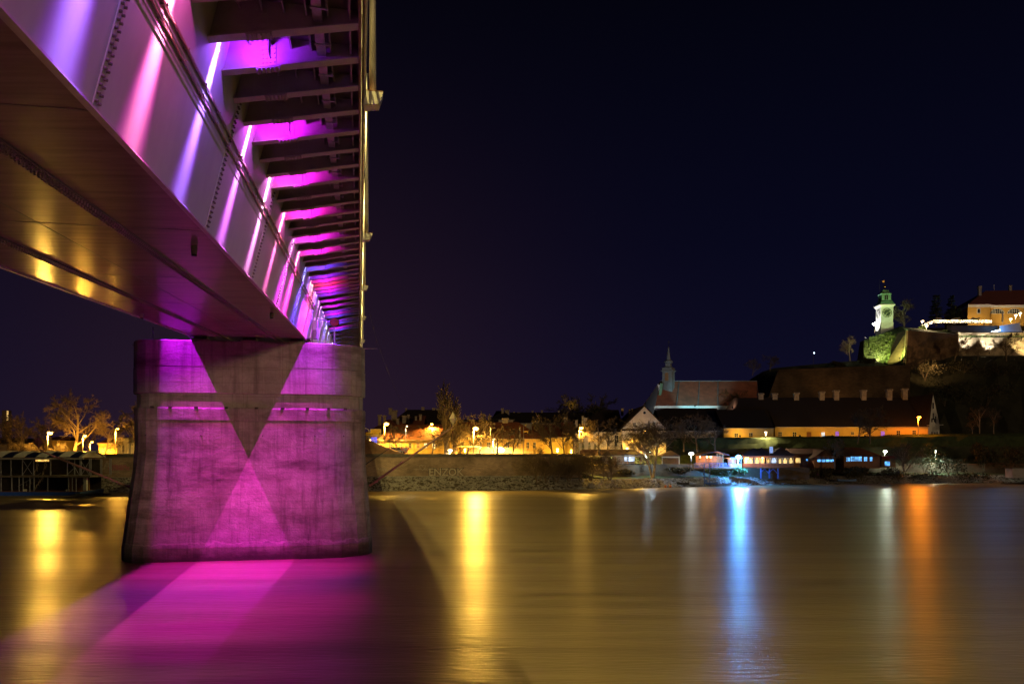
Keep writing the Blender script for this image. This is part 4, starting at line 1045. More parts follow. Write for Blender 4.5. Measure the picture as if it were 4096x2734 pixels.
# --- rampart behind the restaurants
mb = MB(); rows = []
US2 = [2590 + 40 * k for k in range(60)]; r = random.Random(5)
for u in US2:
    vt = interp([(2590, 1756), (2700, 1750), (3000, 1748), (3100, 1746), (3300, 1744), (3520, 1745), (3560, 1740), (3760, 1736), (4300, 1732), (5000, 1730)], u)
    Y = interp([(2590, 193), (3000, 197), (3400, 199), (5000, 203)], u); zt_ = ZV(vt, Y)
    row = []
    for f, dy in ((-.1, -1.2), (0, -1.0), (.25, -.6), (.5, -.3), (.75, 0), (.93, .1), (1.0, .8), (1.0, 3), (.98, 20), (.98, 75)):
        row.append((XU(u, Y) + (dy * .2 if dy > 2 else 0), Y + dy + r.uniform(-.3, .3), lerp(4.5, zt_, f) + (r.uniform(-.12, .12) if f >= .93 and dy < 3 else 0)))
    rows.append(row)
for w_ in rows: mb.v += w_
K = len(rows[0])
for i in range(len(rows) - 1):
    for j in range(K - 1): mb.f.append((i * K + j, (i + 1) * K + j, (i + 1) * K + j + 1, i * K + j + 1)); mb.m.append(0)
tag(mb.build('grassy_rampart', M_grass), kind='structure')
rw_t = thing('rampart_wall', P(2700, 1810, 192), 'low old brick wall at the foot of the dark rampart', 'wall')
mb = MB(); mb.loft([[(XU(u, Y), Y - 1.6, 4.5), (XU(u, Y), Y - 1.45, ZV(v, Y)), (XU(u, Y), Y - .8, ZV(v, Y)), (XU(u, Y), Y - .8, 4.5)] for u, Y, v in ((2600, 193, 1795), (2800, 195, 1796), (3000, 197, 1793), (3300, 198.5, 1788), (3600, 199.5, 1785), (4300, 201, 1783))][::-1]); mb.build('wall_face', mat('dark_olive_wall', (.06, .06, .03), (.025, .028, .014), rough=.95, scale=.6), rw_t)  # wall in a dark olive tone varied by noise

# --- church
ch = thing('church', (XU(2830, 250), 250, 11), 'church with long patched tile roof and shingled bell turret', 'church')
Yc, Dc = 236, 28
xa, xb = XU(2622, Yc), XU(3036, Yc); ze = ZV(1620, Yc); zr = ZV(1524, Yc + Dc / 2)
mb = MB(); mb.box(xa, xb, Yc, Yc + Dc, 10, ze); mb.build('wall', M_plaster_w, ch)
xr0, xr1 = XU(2640, Yc + 14), XU(3028, Yc + 14)
def roofseg(f0, f1, name):
    mb = MB(); e0, e1 = lerp(xa - .2, xb + .2, f0), lerp(xa - .2, xb + .2, f1); r0, r1 = lerp(xr0, xr1, f0), lerp(xr0, xr1, f1); n = 6; rings = []
    for k in range(n + 1):
        s = k / n; z = lerp(ze - .15, zr, s ** 1.12); y = lerp(Yc - .6, Yc + 14, s); rings.append(((lerp(e0, r0, s), y, z), (lerp(e1, r1, s), y, z)))
    for a, b in zip(rings, rings[1:]): mb.quad(a[0], a[1], b[1], b[0])
    mb.quad((e1, Yc + Dc + .6, ze), (e0, Yc + Dc + .6, ze), (r0, Yc + 14, zr), (r1, Yc + 14, zr))
    return mb.build(name, M_roof_c, ch)
for f0, f1 in ((0, .197), (.2, .405), (.408, .597), (.6, 1.0)): roofseg(f0, f1, 'roof')
mb = MB(); mb.tube((xr0, Yc + 14, zr + .05), (xr1, Yc + 14, zr + .05), .16, n=6); mb.build('ridge', M_shingle, ch)
for f in (.1985, .4065, .5985):
    mb = MB(); a = Vector((lerp(xa, xb, f), Yc - .6, ze - .1)); b = Vector((lerp(xr0, xr1, f), Yc + 14, zr + .05)); mid = a.lerp(b, .5) - Vector((0, 0, .25)); mb.tube(a, mid, .14, n=5); mb.tube(mid, b, .14, n=5); mb.build('roof_rib', M_shingle, ch)
mb = MB(); mb.quad((xb, Yc, ze), (xb, Yc + Dc, ze), (xr1 + .05, Yc + 14, zr)); mb.build('gable', M_plaster_w, ch); mb = MB(); mb.quad((xa, Yc + Dc, ze), (xa, Yc, ze), (xr0, Yc + 14, zr)); mb.build('gable', M_plaster_w, ch)
mb = MB(); mb.box(xa - .5, xb + .3, Yc - .45, Yc - .004, ze - 1.2, ze - .35); mb.build('cornice', M_plaster_w, ch)
# baroque front edge: stepped volutes and statue plinths
for (u0, u1, v0, v1) in ((2627, 2634, 1621, 1597), (2630, 2637, 1597, 1588), (2633, 2640, 1585, 1576), (2636, 2643, 1576, 1560), (2634, 2644, 1560, 1548), (2630, 2643, 1548, 1537)):
    Y = 243; a, b = P(u0, v0, Y), P(u1, v1, Y); mb = MB(); mb.box(a.x, b.x, Y - .5, Y + .5, a.z, b.z); mb.build('front_volute', M_plaster_w, ch)
mb = MB(); pts = [P(2631, 1621, 242.4), P(2637, 1590, 242.4), P(2643, 1560, 242.4), P(2646, 1532, 242.4)]
for a, b in zip(pts, pts[1:]): mb.bar(a, b, .8, .35)
mb.build('gable_coping', M_copper, ch)
# bell turret
tcx = P(2674, 1560, 246); th = None
def sqr(cx, cy, hw, z, rot=R(-28)): return [(cx + hw * math.sqrt(2) * math.cos(rot + math.pi / 4 + k * math.pi / 2), cy + hw * math.sqrt(2) * math.sin(rot + math.pi / 4 + k * math.pi / 2), z) for k in range(4)]
def oct_(cx, cy, hw, z, rot=0): return [(cx + hw * math.cos(rot + k * math.pi / 4), cy + hw * math.sin(rot + k * math.pi / 4), z) for k in range(8)]
Z = lambda v: ZV(v, 246)
pxm = 246 / F4
mb = MB(); mb.loft([sqr(tcx.x, 246, 19 * pxm, z) for z in (Z(1580), Z(1529))]); tw = mb.build('turret', M_shingle, ch)
mb = MB(); mb.loft([sqr(tcx.x, 246, h * pxm, z) for h, z in ((20.5, Z(1528.8)), (20.5, Z(1525)), (19.4, Z(1524)), (19.4, Z(1490)), (21, Z(1486)), (24.5, Z(1483)), (24.5, Z(1481)))]); mb.build('belfry', M_shingle, tw)
mb = MB(); mb.loft([sqr(tcx.x, 246, h * pxm, z) for h, z in ((21, Z(1480.8)), (19.5, Z(1477)), (20.5, Z(1475)), (20.5, Z(1472)), (14, Z(1468)), (10, Z(1465)), (9.5, Z(1453)))]); mb.build('lower_roof', M_shingle, tw)
mb = MB(); mb.loft([oct_(tcx.x, 246, h * pxm, z) for h, z in ((10, Z(1452.8)), (16, Z(1451)), (18.5, Z(1447)), (16, Z(1443)), (10, Z(1439)), (8, Z(1434)), (5, Z(1415)), (2.2, Z(1395)), (3, Z(1393)), (2.6, Z(1390)), (.6, Z(1388)))]); mb.build('onion_spire', M_shingle, tw)
mb = MB(); mb.tube(P(2675, 1390, 246), P(2675, 1362, 246), .07, n=5); mb.bar(P(2671.5, 1369, 246), P(2678.5, 1369, 246), .1, .1); mb.build('cross', M_dark, tw)
bw = P(2671, 1507, 246); rot = R(-28); nx = Vector((math.sin(rot), -math.cos(rot), 0)); tx = Vector((math.cos(rot), math.sin(rot), 0)); cc = Vector((tcx.x, 246, bw.z)) + nx * (19.4 * pxm + .03) - tx * .12
mb = MB(); n = 8; pts = [cc - tx * .55 - Vector((0, 0, 1.25)), cc + tx * .55 - Vector((0, 0, 1.25))] + [cc + tx * (.55 * math.cos(math.pi * k / n)) + Vector((0, 0, .75 + .5 * math.sin(math.pi * k / n))) for k in range(n + 1)]
mb.loft([pts, [p + nx * .08 for p in pts]]); lv = mb.build('louvre_window', M_woodl, tw)
mb = MB()
for k in range(9):
    z = cc.z - 1.1 + k * .24; mb.bar(Vector((*(cc - tx * .5 + nx * .1).xy, z)), Vector((*(cc + tx * .5 + nx * .1).xy, z)), .04, .09)
mb.build('louvre', M_wood, lv)

# ================================================================== FORTRESS HILL
mb = MB(); r = random.Random(9); rows = []
UH = [2880 + 45 * k for k in range(56)]
for u in UH:
    vt = interp([(2880, 1640), (2960, 1560), (3040, 1490), (3110, 1468), (3400, 1442), (3430, 1440), (3640, 1432), (3830, 1420), (5400, 1412)], u)
    ztop = ZV(vt, 266); row = []
    for f, Y in ((-.05, 218), (0, 226), (.12, 232), (.3, 240), (.5, 248), (.72, 256), (.92, 263), (1, 268), (1.02, 300), (1.02, 420)):
        row.append((XU(u, 235) * lerp(1, 1.12, max(0, (Y - 235)) / 31) if Y < 300 else XU(u, Y), Y, lerp(11.2, ztop, f) + r.uniform(-.9, .9) * (0 < f < 1)))
    rows.append(row)
for w_ in rows: mb.v += w_
K = len(rows[0])
for i in range(len(rows) - 1):
    for j in range(K - 1): mb.f.append((i * K + j, (i + 1) * K + j, (i + 1) * K + j + 1, i * K + j + 1)); mb.m.append(0)
tag(mb.build('fortress_hill', M_hill), kind='structure')
def mass(mb, tops, bots, cap=True):
    """ring of top points and matching bottom points"""
    n = len(tops)
    for k in range(n): mb.quad(bots[k], bots[(k + 1) % n], tops[(k + 1) % n], tops[k])
    if cap: mb.quad(*tops)
# lower bastion
lb = thing('lower_bastion', P(3350, 1590, 248), 'dim lower fortress bastion wall above the barracks roof', 'fortress wall')
tops = [P(3108, 1480, 262), P(3114, 1477, 250), P(3400, 1466, 249), P(3640, 1459, 249), P(3640, 1459, 268)]
bots = [P(3060, 1620, 262), P(3062, 1620, 246), P(3390, 1620, 245.5), P(3640, 1620, 245.5), P(3640, 1620, 268)]
mb = MB(); mass(mb, tops, bots); mb.build('wall', M_brickf, lb)
mb = MB(); 
for a, b in zip(tops[1:3], tops[2:4]): mb.bar(a + Vector((0, -.15, -.5)), b + Vector((0, -.15, -.5)), .5, .35)
mb.build('cordon', M_brickf, lb)
# upper bastion under the clock tower
ub = thing('upper_bastion', P(3560, 1440, 268), 'ivy grown upper bastion carrying the white clock tower', 'fortress wall')
tops = [P(3452, 1362, 286), P(3440, 1367, 279), P(3456, 1362, 271), P(3585, 1334, 268), P(3628, 1321, 261), P(3836, 1336, 271), P(3836, 1336, 292)]
bots = [P(3440, 1450, 286), P(3427, 1450, 279), P(3452, 1450, 268), P(3545, 1450, 264.5), P(3614, 1500, 258.5), P(3836, 1500, 267), P(3836, 1500, 292)]
mb = MB(); mass(mb, tops, bots, False); mb.build('wall', M_brickf, ub)
mb = MB(); c = P(3600, 1322, 275); c.z = max(p.z for p in tops) + .2
for k in range(len(tops)): mb.quad(tops[k], tops[(k + 1) % len(tops)], c)
mb.build('turf_top', M_grass, ub)
mb = MB(); mb.bar(tops[4] + Vector((-.1, -.1, -.1)), bots[4] + Vector((-.1, -.1, 0)), .7, .5); mb.build('corner_quoin', M_stone_lit, ub)
# ivy on the bastion
def ivy_on(parent, name, fnc, n, size, seed):
    r = random.Random(seed); mb = MB()
    for k in range(n):
        p = fnc(r.random(), r.random(), r)
        d1 = Vector((r.uniform(-1, 1), r.uniform(-.3, .3), r.uniform(-1, 1))).normalized() * size * r.uniform(.6, 1.3); d2 = Vector((r.uniform(-1, 1), r.uniform(-.5, .3), r.uniform(-1, 1))).normalized() * size * r.uniform(.6, 1.3)
        mb.quad(p - d1, p - d2, p + d1, p + d2)
    return mb.build(name, M_ivy, parent)
def f_ivy(a, b, r):
    e = a + .12 * math.sin(b * 9) 
    top = tops[2].lerp(tops[3], a); bot = bots[2].lerp(bots[3], a); b = b * (1.08 if .15 < a < .8 else .95)
    return bot.lerp(top, b) + Vector((0, -.35 - r.random() * .9 * (math.sin(a * 13 + b * 8) * .5 + .6), r.uniform(-.3, .3)))
ivy_on(ub, 'ivy', f_ivy, 2600, .34, 5)
def f_ivy2(a, b, r):
    top = tops[3].lerp(tops[4], .62 + .38 * a); bot = bots[3].lerp(bots[4], .75 + .25 * a)
    return bot.lerp(top, .22 + .4 * b) + Vector((0, -.3 - r.random() * .6, 0))
ivy_on(ub, 'ivy', f_ivy2, 450, .3, 6)
# retaining wall right, flood lit
rw = thing('retaining_wall', P(3950, 1415, 272), 'pale stone retaining wall with two white floodlit patches below the terrace', 'fortress wall')
tops2 = [P(3828, 1348, 271.5), P(4300, 1350, 278), P(4300, 1350, 290), P(3828, 1348, 290)]
bots2 = [P(3828, 1432, 269), P(4300, 1436, 275), P(4300, 1436, 290), P(3828, 1432, 290)]
mb = MB(); mass(mb, tops2, bots2); mb.build('wall', M_stone_lit, rw)
mb = MB(); mb.loft([[p + Vector((0, dy, dz)) for dy, dz in ((.3, .02), (.3, 1.25), (1.0, 1.25), (1.0, .02))] for p in (P(3826, 1343, 272), P(4300, 1345, 278))][::-1]); mb.build('parapet', M_stone_lit, rw)
r = random.Random(8); mb = MB()
for k in range(500):
    f = r.random(); p = P(lerp(3826, 4290, f), 1345, lerp(271.6, 277.8, f)) + Vector((0, r.uniform(-.5, .1), r.uniform(-.35, .35))); e = Vector((r.uniform(-1, 1), r.uniform(-.3, .3), r.uniform(-1, 1))) * .25; g = Vector((r.uniform(-1, 1), 0, r.uniform(-1, 1))) * .25
    mb.quad(p - e, p - g, p + e, p + g)
mb.build('ledge_plants', M_ivy, rw)
# terrace plateau
mb = MB(); mb.hexa([P(3640, 1327, 272), P(4400, 1338, 279), P(4400, 1338, 420), P(3600, 1327, 420), P(3640, 1324, 272), P(4400, 1331, 279.5), P(4400, 1310, 420), P(3600, 1310, 420)]); tag(mb.build('fortress_plateau', M_earth), kind='structure')
# clock tower
CT = P(3550, 1332, 276); s = 276 / F4
ct = thing('clock_tower', CT, 'white floodlit clock tower with green copper lantern roof on the bastion', 'clock tower')
ROT = R(-3); hw = 24.0 * s
def tz(v): return ZV(v, 276)
tcx2, tcy2 = CT.x, 278.2
def sq(h, v): return [(x, y, z) for x, y, z in sqr(tcx2, tcy2, h * s, tz(v), ROT)]
mb = MB(); mb.loft([sq(25, 1345), sq(25, 1292), sq(25.4, 1291), sq(25.4, 1289), sq(24, 1288), sq(24, 1232), sq(25.2, 1226), sq(29, 1222), sq(30.5, 1219), sq(30.5, 1217)]); bd = mb.build('shaft', M_plaster_w, ct)
mb = MB(); mb.loft([sq(29.5, 1216.8), sq(27, 1213), sq(24, 1208), sq(22, 1203), sq(19, 1200)]); mb.build('skirt_roof', M_copper, ct)
mb = MB(); mb.loft([sq(18, 1201), sq(18, 1174), sq(20.5, 1173), sq(20.5, 1171.5)]); ltn = mb.build('lantern', M_copper, ct)
mb = MB(); mb.loft([sq(20, 1171.3), sq(15, 1168), sq(12, 1163), sq(10.5, 1158), sq(7, 1154), sq(1.5, 1152.5)]); mb.build('dome', M_copper, ct)
nF = Vector((math.sin(ROT), -math.cos(ROT), 0)); tF = Vector((math.cos(ROT), math.sin(ROT), 0)); nL = -tF; tL = Vector((math.sin(ROT), -math.cos(ROT), 0))
for nn, tt in ((nF, tF), (nL, tL)):
    c = Vector((tcx2, tcy2, tz(1188))) + nn * (18 * s + .02)
    w, h = .62, 1.7; n = 8
    pts = [c - tt * w - Vector((0, 0, .85)), c + tt * w - Vector((0, 0, .85))] + [c + tt * (w * math.cos(math.pi * k / n)) + Vector((0, 0, .55 + .35 * math.sin(math.pi * k / n))) for k in range(n + 1)]
    mb = MB(); mb.loft([pts, [p + nn * .05 for p in pts]]); ar = mb.build('lantern_opening', M_black, ltn)
    mb = MB(); mb.bar(c + nn * .08 - Vector((0, 0, .85)), c + nn * .08 + Vector((0, 0, .88)), .06, .06); mb.build('mullion', M_copper, ltn)
CLK = ('I', 'II', 'III', 'IIII', 'V', 'VI', 'VII', 'VIII', 'IX', 'X', 'XI', 'XII')
def dial(nn, tt, disc):
    c = Vector((tcx2, tcy2, tz(1250))) + nn * (24 * s + .02); Rr = 1.66
    mb = MB(); pts = [c + tt * (Rr * math.cos(2 * math.pi * k / 32)) + Vector((0, 0, Rr * math.sin(2 * math.pi * k / 32))) for k in range(32)]
    mb.loft([pts, [p + nn * .06 for p in pts]]); d = mb.build('clock_dial', M_clock if disc else M_plaster_w, ct)
    ml = mat('cream_numerals', (.70, .66, .48), rough=.6) if disc else M_black
    ang0 = math.atan2(tt.y, tt.x)
    for k, tx_ in enumerate(CLK):
        a = math.pi / 2 - (k + 1) * math.pi / 6
        me = text_mesh(tx_, .62, .015, .02); me.materials.clear(); me.materials.append(ml)
        o = place('numeral', me, d); pos = c + nn * .08 + tt * (1.3 * math.cos(a)) + Vector((0, 0, 1.3 * math.sin(a)))
        o.matrix_local = Matrix.Translation(pos - CT) @ Matrix.Rotation(ang0, 4, 'Z') @ Matrix.Rotation(R(90), 4, 'X') @ Matrix.Rotation(a - math.pi / 2, 4, 'Z')
    for a, L_ in ((R(25), 1.0), (R(235), .85)):
        mb = MB(); e = c + nn * .11; t_ = e + tt * (L_ * math.cos(a)) + Vector((0, 0, L_ * math.sin(a))); mb.bar(e, t_, .1, .06); mb.ball(t_, .15, 6, 4); mb.build('clock_hand', ml, d)
dial(nF, tF, True); dial(nL, tL, False)
top = Vector((tcx2, tcy2, tz(1153)))
mb = MB(); mb.tube(top, top + Vector((0, 0, 3.5)), .09, .05, 6); fin = mb.build('finial_rod', M_gold, ct)
mb = MB(); mb.ball(top + Vector((0, 0, 1.1)), .48, 10, 8); mb.build('finial_ball', M_gold, fin)
mb = MB(); v0 = top + Vector((0, 0, 2.6)); mb.hexa([v0 + Vector(a) for a in ((-.7, -.02, 0), (0, -.02, 0), (0, .02, 0), (-.7, .02, 0), (-.75, -.02, .5), (0, -.02, .65), (0, .02, .65), (-.75, .02, .5))]); mb.build('wind_vane', M_gold, fin)
mb = MB(); a = Vector((tcx2 - 1.5, tcy2 + .5, tz(1172))); mb.tube(a, a + Vector((0, 0, 5.3)), .035, .02, 5); mb.build('lightning_rod', M_dark, ct)
# hotel
ho = thing('yellow_hotel', P(3990, 1280, 305), 'yellow fortress hotel with dark red hipped roof and arched windows', 'hotel')
Yh = 303; zb = ZV(1300, Yh); ze = ZV(1228, Yh)
xA, xB, xC = XU(3871, Yh), XU(3960, Yh), XU(4240, Yh)
mb = MB(); mb.loft([[(XU(3833, Yh + 12), Yh + 12, z), (xA, Yh, z), (xB, Yh, z), (xB, Yh + 1.2, z), (xC, Yh + 1.2, z), (xC, Yh + 22, z), (XU(3833, Yh + 12), Yh + 22, z)] for z in (zb, ze)]); mb.build('wall', M_plaster_o, ho)
mb = MB(); mb.loft([[(XU(3833, Yh + 12) - .2, Yh + 12, z), (xA, Yh - .3, z), (xB + .3, Yh - .3, z), (xB + .3, Yh + .9, z), (xC, Yh + .9, z), (xC, Yh + 22, z), (XU(3833, Yh + 12) - .2, Yh + 22, z)] for z in (ze + .003, ze + 1.0)]); mb.build('cornice', M_plaster_w, ho)
zrf = ze + 1.0; zr = ZV(1163, Yh + 12)
rb = [(XU(3828, Yh + 12), Yh + 12, zrf), (xA - .3, Yh - .8, zrf), (xB + .5, Yh - .8, zrf), (xB + .9, Yh + .4, zrf), (xC + .5, Yh + .4, zrf), (xC + .5, Yh + 23, zrf), (XU(3828, Yh + 12), Yh + 23, zrf)]
E0, E1 = (XU(3942, Yh + 12), Yh + 12, zr), (xC + .5, Yh + 12, ZV(1158, Yh + 12))
mb = MB(); mb.quad(rb[0], rb[1], E0); mb.quad(rb[1], rb[2], E0); mb.quad(rb[2], rb[3], E0); mb.quad(rb[3], rb[4], E1, E0); mb.quad(rb[5], rb[6], E0, E1); mb.quad(rb[6], rb[0], E0); mb.quad(*rb[::-1]); rfh = mb.build('roof', mat('hotel_roof', (.20, .055, .045), (.14, .04, .035), rough=.8, scale=1), ho)
chimney(ho, 3918, 1144, 13, 36, Yh + 8); chimney(ho, 4040, 1141, 12, 18, Yh + 12)
mb = MB(); a = P(3976, 1160, Yh + 12); mb.tube(a, a + Vector((0, 0, 2.1)), .06, n=5); mb.bar(a + Vector((-.25, 0, 2)), a + Vector((.25, 0, 2)), .06, .06); mb.build('antenna', M_galv, rfh)
c = P(3915, 1243, Yh); window(ho, c.x, Yh, c.z, 10 * Yh / F4, 17 * Yh / F4, cols=1, rows=1, fw=.25)
for u in (3989, 4057, 4125):
    c = P(u, 1247, Yh + 1.2); w, h0, yy = 2.65, 1.0, Yh + 1.2; n = 14
    pts = [Vector((c.x + w * math.cos(math.pi * k / n), 0, c.z - .55 + 1.75 * math.sin(math.pi * k / n))) for k in range(n + 1)]
    def ringy(y, k, inset=0): return [Vector((c.x + (p.x - c.x) * (1 - inset), y, c.z - .55 + (p.z - c.z + .55) * (1 - inset))) for p in pts]
    mb = MB(); mb.loft([ringy(yy - .05, 0), ringy(yy + .1, 0)]); ar = mb.build('arched_window', M_glass, ho)
    mb = MB(); o, i2 = ringy(yy - .08, 0, -.05), ringy(yy - .08, 0, .03)
    for k in range(n): mb.quad(o[k], o[k + 1], i2[k + 1], i2[k])
    for k in range(1, 6): 
        xx = c.x - w + 2 * w * k / 6; hh = 1.75 * math.sqrt(max(0, 1 - ((xx - c.x) / w) ** 2)); mb.box(xx - .06, xx + .06, yy - .12, yy - .06, c.z - .55, c.z - .55 + hh)
    mb.box(c.x - w * 1.02, c.x + w * 1.02, yy - .14, yy - .05, c.z - .7, c.z - .55); mb.box(c.x - w * .85, c.x + w * .85, yy - .13, yy - .07, c.z + .28, c.z + .38)
    mb.build('glazing_bars', M_plaster_w, ar)
for f, v in ((.35, 1250), (.75, 1250)):
    a = Vector((lerp(XU(3833, Yh + 12), xA, f), lerp(Yh + 12, Yh, f), ZV(v, Yh))); mb = MB(); mb.box(a.x - .35, a.x + .1, a.y - .5, a.y + .3, a.z - .9, a.z + .9); mb.build('side_window', M_glass, ho)
# terrace: awnings with string lights
te = thing('terrace_awning', P(3850, 1300, 286), 'restaurant terrace awning hung with a curtain of tiny white lights', 'awning')
Yt = 286; st = Yt / F4
mb = MB()
for u0, u1 in ((3733, 3812), (3812, 3885), (3885, 3968)):
    a, b = P(u0, 1278, Yt), P(u1, 1278, Yt); mx = (a.x + b.x) / 2; zc = a.z + .9
    mb = MB(); mb.quad(a, b, (mx, Yt + 4, zc)); mb.quad(b, (b.x, Yt + 8, b.z), (mx, Yt + 4, zc)); mb.quad((b.x, Yt + 8, b.z), (a.x, Yt + 8, a.z), (mx, Yt + 4, zc)); mb.quad((a.x, Yt + 8, a.z), a, (mx, Yt + 4, zc)); cn = mb.build('canopy', mat('awning_cloth', (.20, .12, .06), rough=.8), te)
    mb = MB(); mb.box(mx - 1.1, mx + 1.1, Yt + 3, Yt + 5, zc + .02, zc + .35); mb.build('canopy_vent', M_plaster_c, cn)
for k in range(9):
    p = P(3735 + k * 29, 1300, Yt); mb = MB(); mb.tube(p, P(3735 + k * 29, 1278, Yt), .06, n=5); mb.build('post', M_dark, te)
r = random.Random(12); mb = MB()
for k in range(620):
    f = r.random(); drop = (r.random() ** 1.5) * 1.1; p = P(lerp(3734, 3967, f), 1279, Yt - .1) - Vector((0, 0, drop)); mb.ball(p, .045 + .02 * r.random(), 4, 3)
for k in range(90):
    f = r.random(); p = P(3733, 1280, Yt) + Vector((0, f * 7, -.1 - r.random() * 1.1)); mb.ball(p, .06, 4, 3)
tag(mb.build('string_light_bulbs', emit('string_bulb', (1.0, .80, .50), 7), te), kind='stuff')
for k in range(10):
    u = 3745 + 22 * k; lamp_light('string_glow', P(u, 1285, Yt - .4), (1, .75, .42), 90, .2, te)
mb = MB(); mb.loft([[p + Vector((0, 0, z)) for z in (-3.2, 0)] + [p + Vector((0, .5, z)) for z in (0, -3.2)] for p in (P(3790, 1302, 283), P(3990, 1303, 283))][::-1]); 
tw_ = mb.build('terrace_wall', M_brickf); tag(tw_, 'dark retaining wall under the lit terrace awning', 'wall')
bw_ = thing('blue_lit_wall', P(4040, 1328, 281), 'low blue lit wall below the terrace at the right edge', 'wall')
mb = MB(); a0, a1, b0, b1 = P(4001, 1330, 281), P(4090, 1330, 284), P(4001, 1302, 281), P(4078, 1290, 284); bk = Vector((0, .6, 0)); mb.hexa([a0, a1, a1 + bk, a0 + bk, b0, b1, b1 + bk, b0 + bk]); mb.build('wall_face', M_plaster_w, bw_)
p = P(3982, 1325, 277.5); fl = thing('terrace_floodlight', p, 'row of glaring white floodlights on the rampart edge left of the blue wall', 'floodlight')
for k in range(5):
    mb = MB(); mb.ball(p + Vector((-1.4 + k * .7, 0, -.3 + .18 * k)), .26, 8, 5); mb.build('lamp_glass', emit('cold_flood', (.75, .92, 1.0), 18), fl)
lamp_light('flood_light', p + Vector((2, -.3, .8)), (.10, .35, 1.0), 2500, .3, fl)
# umbrella, closed
p = P(4010, 1290, 292); um = thing('closed_parasol', p, 'closed cream parasol before the arched hotel window', 'parasol')
mb = MB(); mb.lathe(p, [(.1, .2), (.35, .4), (.32, 2.0), (.12, 3.6), (.02, 3.9)], 8); mb.build('canopy', M_plaster_c, um); mb = MB(); mb.tube(p - Vector((0, 0, .6)), p + Vector((0, 0, .4)), .05); mb.build('pole', M_galv, um)

# ================================================================== LAMPS
SP = 11000.0
def street_lamp(u, vh, vb, Y, color, power, label, head=.42, arm=.9, cat='street lamp', group='street lamps on the far bank', sname='sodium', es=30, double=False, z_base=None, polem=None, open_=False):
    s = Y / F4; h = P(u, vh, Y); b = P(u, vb, Y)
    if z_base is not None: b.z = z_base
    px_ = h.x - arm * .5
    b.x = px_
    th = thing('street_lamp', b, label, cat, group)
    mb = MB(); mb.tube(b - Vector((0, 0, .2)), Vector((px_, Y, h.z - .1)), .085, .05, 8); mb.build('pole', polem or M_galv, th, smoothed=True)
    mb = MB(); mb.tube((px_, Y, h.z - .1), (h.x, Y, h.z + .12), .04, n=6); mb.build('arm', M_galv, th)
    mb = MB(); mb.loft([[(h.x + a * head * 1.2, Y + c * head * .6, h.z + z) for a, c in ((-1, -1), (1, -1), (1, 1), (-1, 1))] for z in (.12, .26)]); mb.build('hood', M_galv, th)
    mb = MB(); mb.ball(h, head, 10, 6, .62); mb.build('lamp_glass', emit('lamp_' + sname, color, es), th, smoothed=True)
    if power and open_:
        lamp_light('river_streak_spot', h - Vector((0, .35, .1)), color, power, head * .8, th, spot=120, aim=h + Vector((0, -10, -2.2)), blend=.5)  # extra spot added towards the river for the streak on the water
        lamp_light('street_light', h - Vector((0, .1, .35)), color, power * .45, head * .5, th, spot=158, aim=h - Vector((0, 0, 5)), blend=.25)
    elif power: lamp_light('street_light', h - Vector((0, .1, .35)), color, power * 1.9, head * .5, th, spot=158, aim=h - Vector((0, 0, 5)), blend=.25)
    g = SP * .26 if u < 600 and power > 2000 else {1903: SP * .55, 2954: SP * .8, 2592: SP * .08, 2325: SP * .1, 3676: SP * .12}.get(u, 0)
    if g: lamp_light('lamp_fill', h - Vector((0, .2, .5)), SOD if u < 600 else color, g, head * .6, th)  # extra point light added to brighten trees and rocks around the lamp
    return th
street_lamp(972 / .5735 if False else 1546, 1695, 1775, 169, SODY, SP * 1.1, 'bright sodium street lamp beside the yellow road sign', .5)
street_lamp(1480, 1760, 1800, 171, SODY, SP * .5, 'low sodium lamp half hidden by the pier edge', .2, .05)
street_lamp(1628, 1704, 1818, 160, WARM, 250, 'thin pale lamp post with a small light by the heart sign', .16, .5, es=8, sname='warm')
street_lamp(1727, 1696, 1770, 176, SOD, SP * .7, 'small orange street lamp left of the poplar', .26)
street_lamp(1903, 1713, 1818, 160, SODY, SP * 3.2, 'brightest sodium street lamp right of the lozenge mark', .55, open_=True, es=40)
street_lamp(1975, 1755, 1815, 166, WARM, SP * .9, 'low white lamp before the yellow facade', .28, .2, sname='warm')
street_lamp(2104, 1700, 1815, 163, SODY, 0, 'unlit tall lamp post before the dormer', .2, 1.0, es=0.0, sname='off')
street_lamp(2325, 1711, 1815, 168, SODY, SP * .8, 'sodium street lamp between the two large trees', .38)
street_lamp(2578, 1723, 1800, 182, SODY, SP * .55, 'small orange lamp in front of the barracks gable', .26)
street_lamp(2508, 1792, 1815, 180, WARM, SP * .25, 'pair of warm lights above the pavilion roof', .3, es=14, sname='warm')
street_lamp(2592, 1806, 1858, 168, COLD, SP * .16, 'cold white globe lamp inside the willow', .42, open_=True, arm=.05, sname='cold', es=35)
street_lamp(2765, 1813, 1862, 172, (.95, .97, .85), SP * .09, 'white globe lamp beside the timber gazebo', .5, open_=True, arm=.05, sname='neutral', es=35)
street_lamp(2954, 1826, 1890, 172.5, BLUEW, SP * 2.6, 'glaring blue white floodlamp at the restaurant corner', .62, open_=True, arm=.1, sname='blue', es=30)
street_lamp(3063, 1728, 1750, 197, WARM, SP * .3, 'short lamp on the rampart before the low lit wing', .33, .1, sname='warm')
street_lamp(3676, 1668, 1738, 200, ORANGE, SP * .8, 'deep orange street lamp at the right end of the barracks', .45, open_=True, arm=.4, sname='orange', es=35)
street_lamp(3541, 1804, 1850, 194, (.85, 1.0, .75), SP * .28, 'white green lamp over the red shed', .45, open_=True, arm=.3, sname='green', es=25)
street_lamp(3744, 1802, 1850, 194, (.75, 1.0, .8), SP * .18, 'small white lamp hidden in the dark bushes at right', .22, .3, sname='green')
